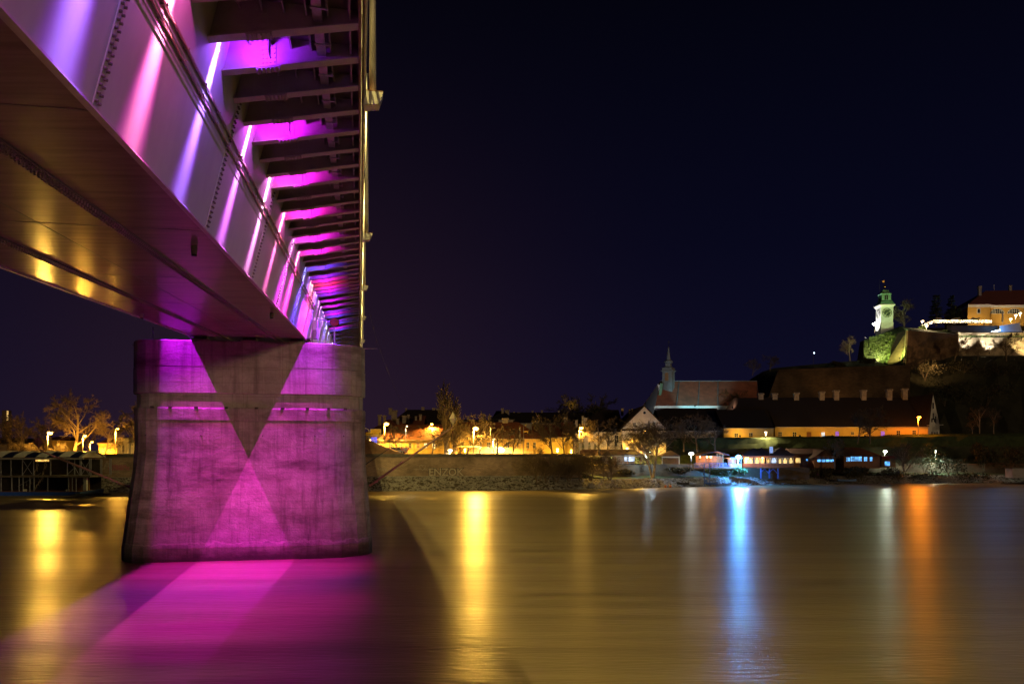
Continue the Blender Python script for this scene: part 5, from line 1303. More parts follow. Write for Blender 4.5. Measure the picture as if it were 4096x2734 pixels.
street_lamp(200, 1731, 1815, 152, SODY, SP * 1.9, 'brightest sodium lamp left, above the houseboat roof', .45, open_=True)
street_lamp(340, 1743, 1815, 158, SOD, SP * .6, 'orange street lamp left of the white pavilion', .26)
street_lamp(368, 1767, 1815, 178, SOD, SP * .8, 'small far orange lamp among the left trees', .26)
street_lamp(471, 1714, 1822, 160, SODY, SP * .5, 'slim lamp post with two lights beside the white pavilion', .22)
street_lamp(388, 1818, 1832, 166, SODY, SP * 1.1, 'low glaring sodium light behind the quay wall at left', .48, .1, es=40)
for u, v, lab in ((488, 1830, 'white headlight like floodlight on the quay below the white pavilion'), (540, 1830, 'second white floodlight on the quay nearer the pier')):
    street_lamp(u, v, 1838, 147.5, WARM, SP * .25, lab, .3, .05, cat='floodlight', group='quay floodlights', sname='warm')
street_lamp(2004, 1798, 1818, 162.5, WARM, SP * 1.1, 'huge white glare of a floodlight aimed at the yellow facade', .85, .05, cat='floodlight', group='quay floodlights', sname='warm', es=30)
street_lamp(1801, 1800, 1818, 164, WARM, SP * .7, 'white floodlight at the foot of the poplar', .5, .05, cat='floodlight', group='quay floodlights', sname='warm', es=30)
street_lamp(1860, 1795, 1818, 166, SODY, SP * .45, 'low sodium light under the cafe parasols', .25, .05)
street_lamp(2230, 1795, 1818, 172, SODY, SP * .6, 'low sodium light behind the dark tree trunks', .25, .05)
street_lamp(2285, 1800, 1818, 176, SODY, SP * .35, 'faint sodium light by the small gabled house', .2, .05)
street_lamp(3499, 1295, 1330, 268, (.62, 1.0, .42), 2600, 'glaring green white floodlight left of the clock tower', .75, open_=True, arm=.1, group='fortress lamps', sname='green', es=25, cat='floodlight')
street_lamp(3690, 1284, 1322, 276, WARM, 1600, 'white lamp between tower tree and terrace', .5, .3, group='fortress lamps', sname='warm', es=25)
street_lamp(3707, 1304, 1322, 275, WARM, 900, 'low lamp at the terrace entrance', .42, .1, group='fortress lamps', sname='warm', es=25)
for u, v, lab in ((4063, 1260, 'white globe lamp before the second arched hotel window'), (4081, 1252, 'topmost white globe lamp at the right edge'), (4043, 1275, 'lowest white globe lamp on the hotel terrace')):
    street_lamp(u, v, 1296, 290, WARM, 2300, lab, .5, .1, group='fortress lamps', sname='warm', es=25)
# extra ground floods: some implied by lit patches, some added to brighten walls
def ground_flood(p, aim, color, power, label, spot=70, size=.22, blend=.6):
    th = thing('ground_floodlight', p, label, 'floodlight', 'ground floodlights')
    d = (Vector(aim) - p).normalized(); mb = MB(); mb.tube(p - d * .25, p, size, size * 1.2, 8); mb.build('housing', M_dark, th)
    mb = MB(); mb.tube(p + d * .01, p + d * .03, size, size, 8); mb.build('glass', emit('flood_glass', (1, .9, .7), 6), th)
    mb = MB(); mb.tube(p - Vector((0, 0, 1.0)), p - d * .15, .05, n=5); mb.build('stake', M_dark, th)
    lamp_light('flood_light', p + d * .1, color, power, .15, th, spot=spot, aim=aim, blend=blend)
for u, Yf, yv, wd in ((1560, 172, 1785, 'first'), (1640, 172, 1785, 'second'), (1760, 172, 1785, 'third'), (1835, 171, 1785, 'fourth'), (1930, 171, 1785, 'fifth'), (2040, 171, 1785, 'sixth'), (2120, 171, 1785, 'rightmost')):
    ground_flood(P(u, 1817, Yf - 5.5), P(u, yv, Yf), SOD, 1700, '%s added low sodium light from the left at the yellow facade foot' % wd, 140)  # floods added to brighten the yellow facade evenly
for u, wd in ((2960, 'first'), (3200, 'second'), (3330, 'third'), (3460, 'fourth'), (3590, 'last')):
    ground_flood(P(u, 1742, 200.5 if u > 3000 else 198), P(u, 1715, 206 if u > 3000 else 201), SODY if u < 3300 else SOD, 900, '%s added low sodium light along the long barracks wall' % wd, 150)  # floods added to make the barracks wall brighter and warmer
ground_flood(P(2215, 1817, 177), P(2215, 1780, 183), SODY, 3000, 'low sodium floodlight before the orange roofed house', 140)
ground_flood(P(2430, 1815, 181), P(2430, 1770, 190), WARM, 1500, 'low warm floodlight before the left barracks wing', 140)
ground_flood(P(2560, 1815, 179), P(2570, 1720, 187), (1, .6, .25), 2400, 'low warm floodlight before the barracks gable', 140)
ground_flood(P(3866, 1402, 266.6), P(3866, 1352, 271.5), (1, .93, .80), 19000, 'small box floodlight washing the left white patch', 54)
ground_flood(P(3957, 1410, 267.6), P(3957, 1352, 272.5), (1, .93, .80), 22000, 'small box floodlight washing the right white patch', 58)
ground_flood(P(4130, 1405, 266), P(4110, 1352, 274), (1, .75, .35), 12000, 'floodlight at the right end of the stone wall', 90)
ground_flood(P(3598, 1432, 258), P(3560, 1380, 266), (.85, 1.0, .25), 9500, 'green floodlight under the ivy', 110)
ground_flood(P(3520, 1440, 262), P(3480, 1380, 270), (1, .85, .45), 6000, 'floodlight at the left foot of the upper bastion', 110)
ground_flood(P(3640, 1318, 262), P(3556, 1250, 276), (.72, 1.0, .35), 5200, 'green floodlight aimed at the clock dial', 60)
ground_flood(P(3462, 1350, 279.5), P(3520, 1260, 279), (1, 1, .95), 12000, 'white floodlight aimed at the left face of the clock tower', 60)
ground_flood(P(3560, 1345, 262), P(3556, 1180, 277), (.55, 1.0, .5), 5200, 'green floodlight aimed at the copper roof', 46)
ground_flood(P(3935, 1296, 296), P(3930, 1240, 303), (1, .78, .40), 2600, 'floodlight on the terrace washing the hotel front', 130)
ground_flood(P(4070, 1298, 296), P(4070, 1240, 303), (1, .78, .40), 2600, 'floodlight near the arched windows washing the hotel front', 130)
ground_flood(P(3740, 1480, 243), P(3700, 1400, 266), (1, .55, .2), 6000, 'amber floodlight in the scrub below the bastion', 100)
ground_flood(P(3330, 1580, 239), P(3330, 1480, 249), (1, .50, .15), 700, 'dim amber floodlight before the lower bastion', 120)
ground_flood(P(2780, 1622, 213.2), P(2790, 1572, 243), (.30, .85, 1.0), 26000, 'cyan floodlight aimed at the church roof', 36)
ground_flood(P(2668, 1640, 229), P(2700, 1600, 240), (.45, .9, 1.0), 500, 'cyan floodlight under the church eave', 120)
ground_flood(P(2930, 1628, 209.2), P(2900, 1565, 243), (1, .55, .3), 6000, 'warm floodlight at the choir end of the church', 44)
ground_flood(P(2580, 1614, 205), P(2666, 1500, 246), (.75, .85, .95), 11000, 'floodlight aimed at the church bell turret', 60)
# searchlight mast
p = P(3254, 1450, 262); sl = thing('searchlight_mast', p, 'thin mast with a small white searchlight on the dark hill', 'searchlight')
mb = MB(); mb.tube(p - Vector((0, 0, 2)), P(3254, 1412, 262), .06, n=5); mb.build('mast', M_dark, sl)
mb = MB(); c = P(3256, 1411, 262); mb.ball(c, .15, 8, 5); mb.build('lamp_glass', emit('cold_flood', (.75, .92, 1.0), 18), sl)
mb = MB(); mb.tube(c + Vector((-.5, .1, -.1)), c + Vector((-.15, .05, 0)), .2, .26, 8); mb.build('housing', M_dark, sl)

# ================================================================== RESTAURANTS
W_WARM = emit('warm_restaurant_window', (1.0, .62, .20), 1.0, .55, 1.3)
W_WARM2 = emit('warm_timber_room', (1.0, .45, .16), .55, .5, 1.0)
W_BLUE = emit('cold_blue_window', (.12, .45, 1.0), 1.3, .6, 1.4)
W_PALE = emit('pale_window', (.6, .75, 1.0), .9, .6, 1.6)
M_roof_p = mat('pavilion_roof', (.07, .035, .035), (.045, .025, .028), rough=.8, scale=1)
def hip(mb, u0, u1, ve, va, Y, depth, ua0, ua1=None):
    ua1 = ua0 if ua1 is None else ua1
    a, b = P(u0, ve, Y), P(u1, ve, Y); c0, c1 = P(ua0, va, Y + depth / 2), P(ua1, va, Y + depth / 2); e = Vector((0, depth, 0)); t = Vector((0, 0, .15))
    for o in (t, Vector((0, 0, 0))):
        mb.quad(a + o, b + o, c1 + o, c0 + o); mb.quad(b + e + o, a + e + o, c0 + o, c1 + o); mb.quad(a + e + o, a + o, c0 + o); mb.quad(b + o, b + e + o, c1 + o)
    mb.quad(a, b, b + t, a + t); mb.quad(b, b + e, b + e + t, b + t); mb.quad(a + e, a, a + t, a + e + t)
# R1 open pavilion
Y1 = 173; r1 = thing('open_pavilion', P(2440, 1862, Y1), 'long open timber pavilion with dark roof and cross braced railing', 'pavilion')
mb = MB(); hip(mb, 2308, 2575, 1820, 1799, Y1, 8, 2330, 2538); mb.build('roof', M_roof_p, r1)
mb = MB(); mb.box(XU(2312, Y1), XU(2572, Y1), Y1 - .02, Y1 + .1, ZV(1826, Y1), ZV(1820.5, Y1)); mb.build('fascia', M_plaster_c, r1)
for u in (2316, 2367, 2407, 2461, 2512, 2563): mb = MB(); a = P(u, 1866, Y1 + .2); mb.box(a.x - .1, a.x + .1, Y1 + .12, Y1 + .32, a.z, ZV(1821, Y1)); mb.build('post', M_wood, r1)
for ua, ub_ in ((2369, 2405), (2409, 2459), (2463, 2510), (2514, 2561)):
    mb = MB(); z0, z1 = ZV(1861, Y1), ZV(1845, Y1); xa, xb = XU(ua, Y1), XU(ub_, Y1); y = Y1 + .2
    mb.bar((xa, y, z1), (xb, y, z1), .08, .1); mb.bar((xa, y, z0), (xb, y, z0), .08, .1); xm = (xa + xb) / 2; mb.bar((xm, y + .01, z0), (xm, y + .01, z1), .09, .09)
    mb.bar((xa, y - .03, z1), (xm, y - .03, z0), .06, .06); mb.bar((xm, y - .03, z0), (xb, y - .03, z1), .06, .06); mb.build('railing_bay', M_wood, r1)
mb = MB(); mb.box(XU(2310, Y1), XU(2568, Y1), Y1 - .05, Y1 + 8, ZV(1868, Y1), ZV(1862, Y1)); mb.build('deck', M_wood, r1)
mb = MB(); mb.box(XU(2314, Y1), XU(2362, Y1), Y1 + 7, Y1 + 7.2, ZV(1862, Y1), ZV(1824, Y1)); mb.build('back_wall', M_wood, r1); mb = MB(); mb.box(XU(2420, Y1), XU(2452, Y1), Y1 + 7, Y1 + 7.2, ZV(1862, Y1), ZV(1824, Y1)); mb.build('back_wall', M_plaster_c, r1); mb = MB(); mb.box(XU(2465, Y1), XU(2560, Y1), Y1 + 7, Y1 + 7.2, ZV(1862, Y1), ZV(1824, Y1)); mb.build('back_wall', M_plaster_c, r1)
lettering('menu_board', 'MENU' if False else 'II', .01, P(2340, 1838, Y1 + 6.9), M_white, r1) if False else None
for u in (2508, 2528): c = P(u, 1832, Y1 + 6.98); mb = MB(); mb.quad(*(c + Vector(a) for a in ((-.6, 0, -.7), (.6, 0, -.7), (.6, 0, .7), (-.6, 0, .7)))); mb.build('lit_pane', W_PALE, r1)
lamp_light('pavilion_light', P(2480, 1826, Y1 + 4), (1, .8, .6), 60, .2, r1)
# R2 gazebo
Y2 = 175; r2 = thing('timber_gazebo', P(2683, 1860, Y2), 'small square gazebo with pyramid roof and slatted timber back', 'gazebo')
mb = MB(); hip(mb, 2645, 2721, 1824, 1802, Y2, 5, 2683); mb.build('roof', M_roof_p, r2)
mb = MB(); mb.box(XU(2648, Y2), XU(2718, Y2), Y2 + .02, Y2 + .14, ZV(1830, Y2), ZV(1824.5, Y2)); mb.build('fascia', M_plaster_c, r2)
for u in (2649, 2717): mb = MB(); a = P(u, 1866, Y2 + .2); mb.box(a.x - .1, a.x + .1, Y2 + .16, Y2 + .36, a.z, ZV(1824, Y2)); mb.build('post', M_plaster_c, r2)
for k in range(10): mb = MB(); z = ZV(1832 + k * 2.9, Y2 + 4); mb.box(XU(2650, Y2 + 4), XU(2716, Y2 + 4), Y2 + 4, Y2 + 4.08, z - .055, z + .055); mb.build('slat', M_wood, r2)
mb = MB(); mb.box(XU(2640, Y2), XU(2722, Y2), Y2 - .4, Y2 + 6, ZV(1870, Y2), ZV(1862, Y2)); mb.build('floor', M_wood, r2)
# R3 timber restaurant, warmly lit
Y3 = 176; r3 = thing('timber_restaurant', P(2860, 1868, Y3), 'warmly lit timber restaurant with open gable and lamps', 'restaurant')
a, b, ap = P(2796, 1822, Y3), P(2918, 1821, Y3), P(2869, 1805, Y3)
mb = MB(); e = Vector((0, 9, 0)); t = Vector((0, 0, .18))
for p0 in (a, b): mb.hexa([p0, ap, ap + e, p0 + e, p0 + t, ap + t, ap + e + t, p0 + e + t])
mb.build('roof', M_roof_p, r3)
mb = MB(); ap2 = P(2853, 1800, Y3 + 5); mb.quad(a, ap, ap2, P(2796, 1822, Y3 + 5)); mb.build('rear_roof', M_roof_p, r3)
mb = MB(); mb.box(XU(2800, Y3), XU(2893, Y3), Y3 + 4, Y3 + 4.2, ZV(1868, Y3), ZV(1822, Y3)); mb.build('back_wall', M_woodl, r3)
for k in range(14): mb = MB(); z = ZV(1827 + 2.7 * k, Y3 + 3.9); mb.box(XU(2834, Y3 + 3.9), XU(2893, Y3 + 3.9), Y3 + 3.86, Y3 + 3.99, z - .05, z + .05); mb.build('slat', M_woodl, r3)
for u in (2797, 2823, 2851, 2869, 2879, 2892): mb = MB(); p = P(u, 1868, Y3 + .2); mb.box(p.x - .09, p.x + .09, Y3 + .1, Y3 + .28, p.z, ZV(1821 if u < 2860 else 1812, Y3)); mb.build('post', M_woodl, r3)
mb = MB(); mb.bar(P(2797, 1822, Y3 + .2), P(2893, 1822, Y3 + .2), .14, .16); mb.bar(P(2855, 1823, Y3 + .15), P(2871, 1835, Y3 + .15), .1, .1); mb.bar(P(2893, 1823, Y3 + .15), P(2881, 1833, Y3 + .15), .1, .1); mb.bar(P(2797, 1848, Y3 + .2), P(2893, 1848, Y3 + .2), .1, .1); mb.build('beam', M_wood, r3)
for u in (2799, 2828, 2843):
    c = P(u, 1826, Y3 + .8); mb = MB(); mb.ball(c, .22, 8, 5); mb.build('lantern', emit('lamp_amber', (1, .55, .18), 14), r3); lamp_light('lantern_light', c - Vector((0, 0, .4)), (1, .45, .14), 260, .2, r3)
lamp_light('room_light', P(2870, 1826, Y3 + 2), (1, .42, .14), 330, .2, r3)
mb = MB(); mb.box(XU(2775, Y3), XU(2930, Y3), Y3 - 1, Y3 + 9, ZV(1873, Y3), ZV(1868, Y3)); mb.build('deck', M_wood, r3)
# balcony railing
br_ = thing('balcony_railing', P(2850, 1868, Y3 - .9), 'ornate iron balcony railing lit blue in front of the timber restaurant', 'railing')
x0, x1 = XU(2779, Y3 - .9), XU(2930, Y3 - .9); z0, z1 = ZV(1868, Y3 - .9), ZV(1851, Y3 - .9); yb = Y3 - .9
mb = MB(); mb.bar((x0, yb, z1), (x1, yb, z1), .07, .07); mb.bar((x0, yb, z0 + .1), (x1, yb, z0 + .1), .06, .06); mb.build('rail', M_bluesteel, br_)
n = 34
mb = MB(); mb.box(-.02, .02, -.02, .02, 0, z1 - z0); bar_me = mb.mesh('baluster', M_lblue)
for k in range(n + 1): place('baluster', bar_me, br_, Vector((lerp(x0, x1, k / n), yb, z0)) - br_.location)
# R4 white kiosk
Y4 = 177; r4 = thing('white_kiosk', P(2948, 1868, Y4), 'small white kiosk lit by the blue floodlamp', 'kiosk')
mb = MB(); mb.box(XU(2931, Y4), XU(2966, Y4), Y4, Y4 + 5, ZV(1869, Y4), ZV(1855, Y4)); mb.build('counter', M_white, r4)
mb = MB(); mb.box(XU(2931, Y4), XU(2966, Y4), Y4 + 4, Y4 + 4.2, ZV(1855, Y4), ZV(1832, Y4)); mb.build('back_wall', M_plaster_c, r4)
mb = MB(); mb.box(XU(2920, Y4), XU(2968, Y4), Y4 - .6, Y4 + 5.2, ZV(1834, Y4), ZV(1829, Y4)); mb.build('roof', M_white, r4)
for u in (2932, 2965): mb = MB(); mb.box(XU(u, Y4) - .08, XU(u, Y4) + .08, Y4 + .02, Y4 + .18, ZV(1855, Y4) + .003, ZV(1834, Y4)); mb.build('post', M_white, r4)
# R5 glazed restaurant on stilts
Y5 = 179; r5 = thing('riverside_restaurant', P(3075, 1868, Y5), 'glazed restaurant with curtained yellow windows and three dark hip roofs', 'restaurant')
for u0, u1, ua, va in ((2968, 3068, 3016, 1793), (3020, 3098, 3047, 1791), (3080, 3182, 3124, 1789)):
    mb = MB(); hip(mb, u0, u1, 1824 - (u0 > 3000) * .6 - (u0 > 3050) * .6, va, Y5 + (.3 if u0 == 3020 else 0), 9, ua); mb.build('roof', M_roof_p, r5)
mb = MB(); mb.box(XU(2972, Y5), XU(3178, Y5), Y5 + .3, Y5 + .45, ZV(1868, Y5), ZV(1853, Y5)); mb.build('parapet', M_wood, r5)
mb = MB(); mb.box(XU(2972, Y5), XU(3178, Y5), Y5 + .25, Y5 + .45, ZV(1829, Y5), ZV(1823, Y5)); mb.build('fascia', M_wood, r5)
for k, (ua, ub_, m_) in enumerate(((2976, 2992, W_WARM), (2994, 3012, W_WARM), (3018, 3038, W_WARM), (3042, 3058, W_WARM), (3066, 3080, W_WARM), (3082, 3108, W_PALE), (3112, 3128, W_WARM), (3130, 3151, W_WARM), (3153, 3174, W_WARM))):
    xa, xb = XU(ua, Y5 + .4), XU(ub_, Y5 + .4); window(r5, (xa + xb) / 2, Y5 + .42, (ZV(1829, Y5) + ZV(1853, Y5)) / 2, xb - xa - .1, 1.2, lit=m_, cols=2 if k % 2 else 1, rows=1, fw=.06)
    mb = MB()
    for sgn in (-1, 1):
        xe = xa + .08 if sgn < 0 else xb - .08
        mb.quad((xe, Y5 + .385, ZV(1829.5, Y5)), (xe - sgn * .42, Y5 + .385, ZV(1829.5, Y5)), (xe - sgn * .12, Y5 + .385, ZV(1842, Y5)), (xe - sgn * .18, Y5 + .385, ZV(1852, Y5)), (xe, Y5 + .385, ZV(1852, Y5)))
    mb.build('curtain', mat('olive_curtain', (.30, .24, .06), rough=.9), r5)
mb = MB(); mb.box(XU(3180, Y5), XU(3205, Y5), Y5 + 1, Y5 + 5, ZV(1868, Y5), ZV(1828, Y5)); an = mb.build('annex', M_wood, r5)
c = P(3192, 1840, Y5 + .98); mb = MB(); mb.quad(*(c + Vector(a) for a in ((-.55, 0, -.55), (.55, 0, -.55), (.55, 0, .55), (-.55, 0, .55)))); mb.build('annex_pane', W_WARM, an)
for u, v in ((2984, 1832), (2992, 1832), (3050, 1831)):
    c = P(u, v, Y5 - .2); mb = MB(); mb.ball(c, .2, 8, 5); mb.build('lantern', emit('lamp_amber', (1, .55, .18), 14), r5); lamp_light('lantern_light', c - Vector((0, .3, .3)), (1, .5, .18), 220, .2, r5)
ban = thing('hanging_banner', P(3085, 1810, Y5 - .1), 'upright blue and white banner on the restaurant roof', 'banner')
c = P(3085, 1798, Y5 - .1); mb = MB(); mb.box(c.x - .38, c.x + .38, c.y, c.y + .05, c.z - .75, c.z + .75); mb.build('cloth', emit('banner_cloth_glow', (.35, .5, .8), .35, .8, 2.5), ban); mb = MB(); mb.tube((c.x - .42, c.y + .02, c.z - 1.3), (c.x - .42, c.y + .02, c.z + .8), .03, n=5); mb.build('pole', M_galv, ban)  # cloth brightness put in as weak emission
# stilt deck and foundation walls
fd = thing('restaurant_foundation', P(3100, 1925, 178), 'tall dark brick foundation wall under the riverside restaurant', 'wall')
mb = MB(); mb.box(XU(2975, 178), XU(3235, 178), 177.6, 186, 1.2, ZV(1869, 178)); mb.build('wall', M_brickf, fd)
sd = thing('stilt_deck', P(3075, 1920, 176), 'narrow timber balcony on tall blue steel stilts', 'deck')
mb = MB(); mb.box(XU(3036, 176), XU(3114, 176), 175.2, 177.5, ZV(1871, 176), ZV(1868, 176)); mb.build('deck', M_wood, sd)
for u in (3041, 3075, 3109): mb = MB(); mb.box(XU(u, 176) - .12, XU(u, 176) + .12, 175.4, 175.65, 1.5, ZV(1871, 176)); mb.build('stilt', M_bluesteel, sd)
for ua, ub_ in ((3041, 3075), (3075, 3109)): mb = MB(); mb.bar(P(ua, 1892, 175.5), P((ua + ub_) / 2, 1873, 175.5), .1, .1); mb.bar(P(ub_, 1892, 175.5), P((ua + ub_) / 2, 1873, 175.5), .1, .1); mb.build('brace', M_bluesteel, sd)
mb = MB(); mb.bar(P(3036, 1850, 175.4), P(3114, 1850, 175.4), .07, .07); mb.bar(P(3036, 1858, 175.4), P(3114, 1858, 175.4), .05, .05)
mb.build('railing', M_dark, sd)
for k in range(7): mb = MB(); p = P(3038 + k * 12.4, 1868, 175.4); mb.tube(p, P(3038 + k * 12.4, 1850, 175.4), .03, n=5); mb.build('railing_post', M_dark, sd)
# R6 dark buildings with blue windows
Y6 = 187
r6 = gable_house('low dark house with a cold blue window band under a pink gable', 3256, 3342, 1872, 1827, 3301, 1800, Y6, 9, M_wood, M_roof_p, name='riverside_house', cat='house')
for k in range(4): c = P(3276 + 17.5 * k, 1837, Y6); window(r6, c.x, Y6, c.z, .85, 1.0, lit=W_BLUE, cols=1, rows=1, fw=.05)
r7 = house('wide dark riverside house with two cold blue window bands', 3376, 3520, 1872, 1822, 1792, Y6 + 1, 9, M_wood, M_roof_p, hl=2, hr=3, wins=[(3392, 1836, 14, 16, W_BLUE), (3409, 1834, 13, 18, W_BLUE), (3424, 1834, 13, 18, W_BLUE), (3440, 1834, 13, 18, W_BLUE), (3462, 1835, 12, 16, W_BLUE), (3484, 1835, 9, 16, W_BLUE)], name='riverside_house', cat='house', cornice=False)
mb = MB(); rdk = house('long low dark roof behind the restaurant annex', 3170, 3300, 1872, 1815, 1796, Y6 + 4, 8, M_wood, M_roof_p, name='riverside_house', cat='house', cornice=False)
c = P(3231, 1838, Y6 + 3.95); window(rdk, c.x, Y6 + 4, c.z, .8, .5, lit=W_BLUE, cols=1, rows=1, fw=.04)
sh = thing('red_shed', P(3553, 1866, 189), 'small shed with red fascia and a blue lit window under the lamp', 'shed')
mb = MB(); mb.box(XU(3526, 189), XU(3582, 189), 189, 193, ZV(1868, 189), ZV(1832, 189)); mb.build('wall', M_woodl, sh)
mb = MB(); mb.box(XU(3523, 189), XU(3585, 189), 188.6, 193.3, ZV(1831.8, 189), ZV(1822, 189)); mb.build('fascia', M_red, sh)
c = P(3549, 1853, 189); window(sh, c.x, 189, c.z, 1.2, 1.0, lit=W_BLUE, cols=1, rows=1, fw=.06)

# ================================================================== RIVERSIDE SMALL THINGS
# blue gangway frame
gw = thing('gangway_frame', P(2828, 1935, 167), 'blue steel gangway frame standing on the rocks by the water', 'gangway')
for u in (2817, 2839): mb = MB(); mb.bar(P(u, 1942, 167), P(u, 1853, 167.5), .16, .16); mb.build('upright', M_bluesteel, gw)
for v in (1905, 1909, 1913, 1917): mb = MB(); mb.bar(P(2818, v, 167), P(2838, v, 167), .05, .05); mb.build('rung', M_bluesteel, gw)
mb = MB(); c = P(2823, 1922, 166.8); mb.box(c.x - .25, c.x + .25, c.y - .1, c.y + .1, c.z - .2, c.z + .25); mb.build('box', M_lblue, gw)
mb = MB(); mb.bar(P(2826, 1925, 166.8), P(2837, 1940, 166.5), .06, .06); mb.build('brace', M_bluesteel, gw)
def dinghy(u, v, Y, L, label, m, rz=0.2):
    c = P(u, v, Y); th = thing('dinghy', c, label, 'boat', 'small boats on the rocks')
    mb = MB(); rings = []
    for k in range(7):
        f = k / 6; w = .55 * math.sin(math.pi * min(1, .18 + f * .9)) ** .6; x = (f - .5) * L; sh_ = .18 * abs(2 * f - 1) ** 2
        ca, sa = math.cos(rz), math.sin(rz)
        ring = [(-w, .45 + sh_), (-w * .8, .12 + sh_), (0, 0 + sh_ * .6), (w * .8, .12 + sh_), (w, .45 + sh_), (w * .85, .44 + sh_), (0, .16 + sh_), (-w * .85, .44 + sh_)]
        rings.append([(c.x + x * ca - y * sa, c.y + x * sa + y * ca, c.z + z) for y, z in ring])
    mb.loft(rings); mb.build('hull', m, th)
    mb = MB(); mb.bar((c.x - .5 * math.sin(rz), c.y + .5 * math.cos(rz), c.z + .4), (c.x + .5 * math.sin(rz), c.y - .5 * math.cos(rz), c.z + .4), .22, .05); mb.build('seat', M_wood, th)
dinghy(2733, 1938, 163.5, 2.6, 'dark dinghy pulled on the rocks, first of four', M_dark, -.6)
dinghy(2786, 1940, 165.5, 2.8, 'dark dinghy with pale bow, second of four on the rocks', M_steelgrey, -.6)
dinghy(2845, 1938, 168, 2.8, 'blue grey dinghy beside the gangway frame', M_lblue, -.5)
dinghy(2905, 1940, 170.5, 2.4, 'grey dinghy under the blue floodlamp', M_steelgrey, .2)
dinghy(3388, 1925, 183, 4.6, 'long skiff with a blue lit edge on the dark bank', M_lblue, .1)
p = P(2957, 1944, 171); mb = MB(); mb.tube(p, P(2957, 1921, 171), .09, .07, 6); tag(mb.build('mooring_post', M_white), 'white mooring post at the waterline below the blue floodlamp', 'post')
for k, (u, lab) in enumerate(((2662, 'left orange buoy at the rocks'), (2682, 'right orange buoy at the rocks'))):
    p = P(u, 1944, 160); mb = MB(); mb.ball(p, .28, 8, 6); tag(mb.build('orange_buoy', mat('orange_buoy', (.7, .2, .03), rough=.5)), lab, 'buoy', 'orange buoys')
# moored cabin boat at right edge
cb2 = thing('cabin_boat', P(4080, 1945, 180), 'blurred white cabin boat at the right edge of the river', 'boat')
mb = MB(); mb.loft([[P(4030, 1945, 180) + Vector((0, y, z)) for y, z in ((0, 0), (.8, .7), (2.4, .7), (3.2, 0))], [P(4180, 1945, 180) + Vector((0, y, z)) for y, z in ((0, -.2), (-.3, 1.1), (3.5, 1.1), (3.2, -.2))]]); mb.build('hull', M_dark, cb2)
mb = MB(); a, b = P(4047, 1910, 180.6), P(4150, 1873, 180.6); mb.box(a.x, b.x, 180.4, 183, a.z, b.z); mb.build('cabin', mat('dim_cabin_paint', (.30, .28, .28), rough=.6), cb2)
mb = MB(); mb.box(a.x - .2, b.x, 180.2, 183.2, b.z + .003, b.z + .2); mb.build('cabin_roof', M_dark, cb2)
# flood wall ramp with railing and signs right of the pier
rm = thing('access_ramp', P(1540, 1818, 158), 'brick faced ramp descending right beside the pier', 'ramp')
prof = [(1400, 1745), (1462, 1757), (1500, 1772), (1555, 1793), (1585, 1808), (1610, 1812), (1632, 1819)]
mb = MB(); Yr = 158
for (ua, va), (ub_, vb_) in zip(prof, prof[1:]):
    mb.hexa([P(ua, 1825, Yr), P(ub_, 1825, Yr), P(ub_, 1825, Yr) + Vector((0, 4, 0)), P(ua, 1825, Yr) + Vector((0, 4, 0)), P(ua, va, Yr), P(ub_, vb_, Yr), P(ub_, vb_, Yr) + Vector((0, 4, 0)), P(ua, va, Yr) + Vector((0, 4, 0))])
mb.build('ramp_body', M_brickr, rm)
mb = MB()
for (ua, va), (ub_, vb_) in zip(prof, prof[1:]):
    for dv in (17, 9): mb.tube(P(ua, va - dv, Yr + .2), P(ub_, vb_ - dv, Yr + .2), .035, n=5)
rr_ = mb.build('handrail', M_bluesteel, rm)
for k in range(24):
    u = 1462 + k * 7; v = interp(prof, u); mb = MB(); mb.tube(P(u, v, Yr + .2), P(u, v - 17, Yr + .2), .03, n=5); mb.build('railing_post', M_bluesteel, rr_)
sgn = thing('direction_sign', P(1503, 1760, 163), 'large yellow direction sign panel on a portal beside the pier', 'road sign')
def panel(u0, u1, v0, v1, Y, m, parent, name='panel', brd=None):
    a, b = P(u0, v1, Y), P(u1, v0, Y); mb = MB(); mb.box(a.x, b.x, Y - .03, Y + .05, a.z, b.z); o = mb.build(name, m, parent)
    if brd:
        mb = MB(); w = .05
        for x0_, x1_, z0_, z1_ in ((a.x - w, b.x + w, b.z, b.z + w), (a.x - w, b.x + w, a.z - w, a.z), (a.x - w, a.x, a.z, b.z), (b.x, b.x + w, a.z, b.z)): mb.box(x0_, x1_, Y - .05, Y + .06, z0_, z1_)
        mb.build('border', brd, o)
    return o
po = panel(1483, 1523, 1716, 1746, 163, M_sign_y, sgn, brd=M_white)
lettering('sign_text', '↑ SC Novi Sad', .24, P(1503, 1721, 162.95), M_black, po)
lettering('sign_text', 'Zrenjanin', .2, P(1498, 1729, 162.95), M_black, po); lettering('sign_text', 'Sr. Kamenica', .2, P(1500, 1735, 162.95), M_black, po)
lettering('sign_text', '→', .45, P(1518, 1733, 162.95), M_black, po, bold=.02)
panel(1487, 1513, 1739, 1743, 162.93, M_white, po, 'sub_panel')
lettering('sign_text', 'Novi Banovci', .17, P(1501, 1741, 162.85), M_black, po)
mb = MB(); mb.tube(P(1476, 1790, 163.2), P(1476, 1720, 163.2), .09, n=6); mb.tube(P(1476, 1720, 163.2), P(1465, 1712, 163.2), .07, n=6); mb.tube(P(1465, 1712, 163.2), P(1455, 1711, 163.2), .06, n=6); mb.build('curved_post', M_galv, sgn)
mb = MB(); mb.tube(P(1495, 1800, 163.2), P(1495, 1746, 163.2), .07, n=6); mb.tube(P(1514, 1800, 163.2), P(1514, 1746, 163.2), .07, n=6); mb.build('legs', M_galv, sgn)
sg2 = thing('town_sign', P(1480, 1745, 162), 'small yellow town name sign in front of the large sign', 'road sign')
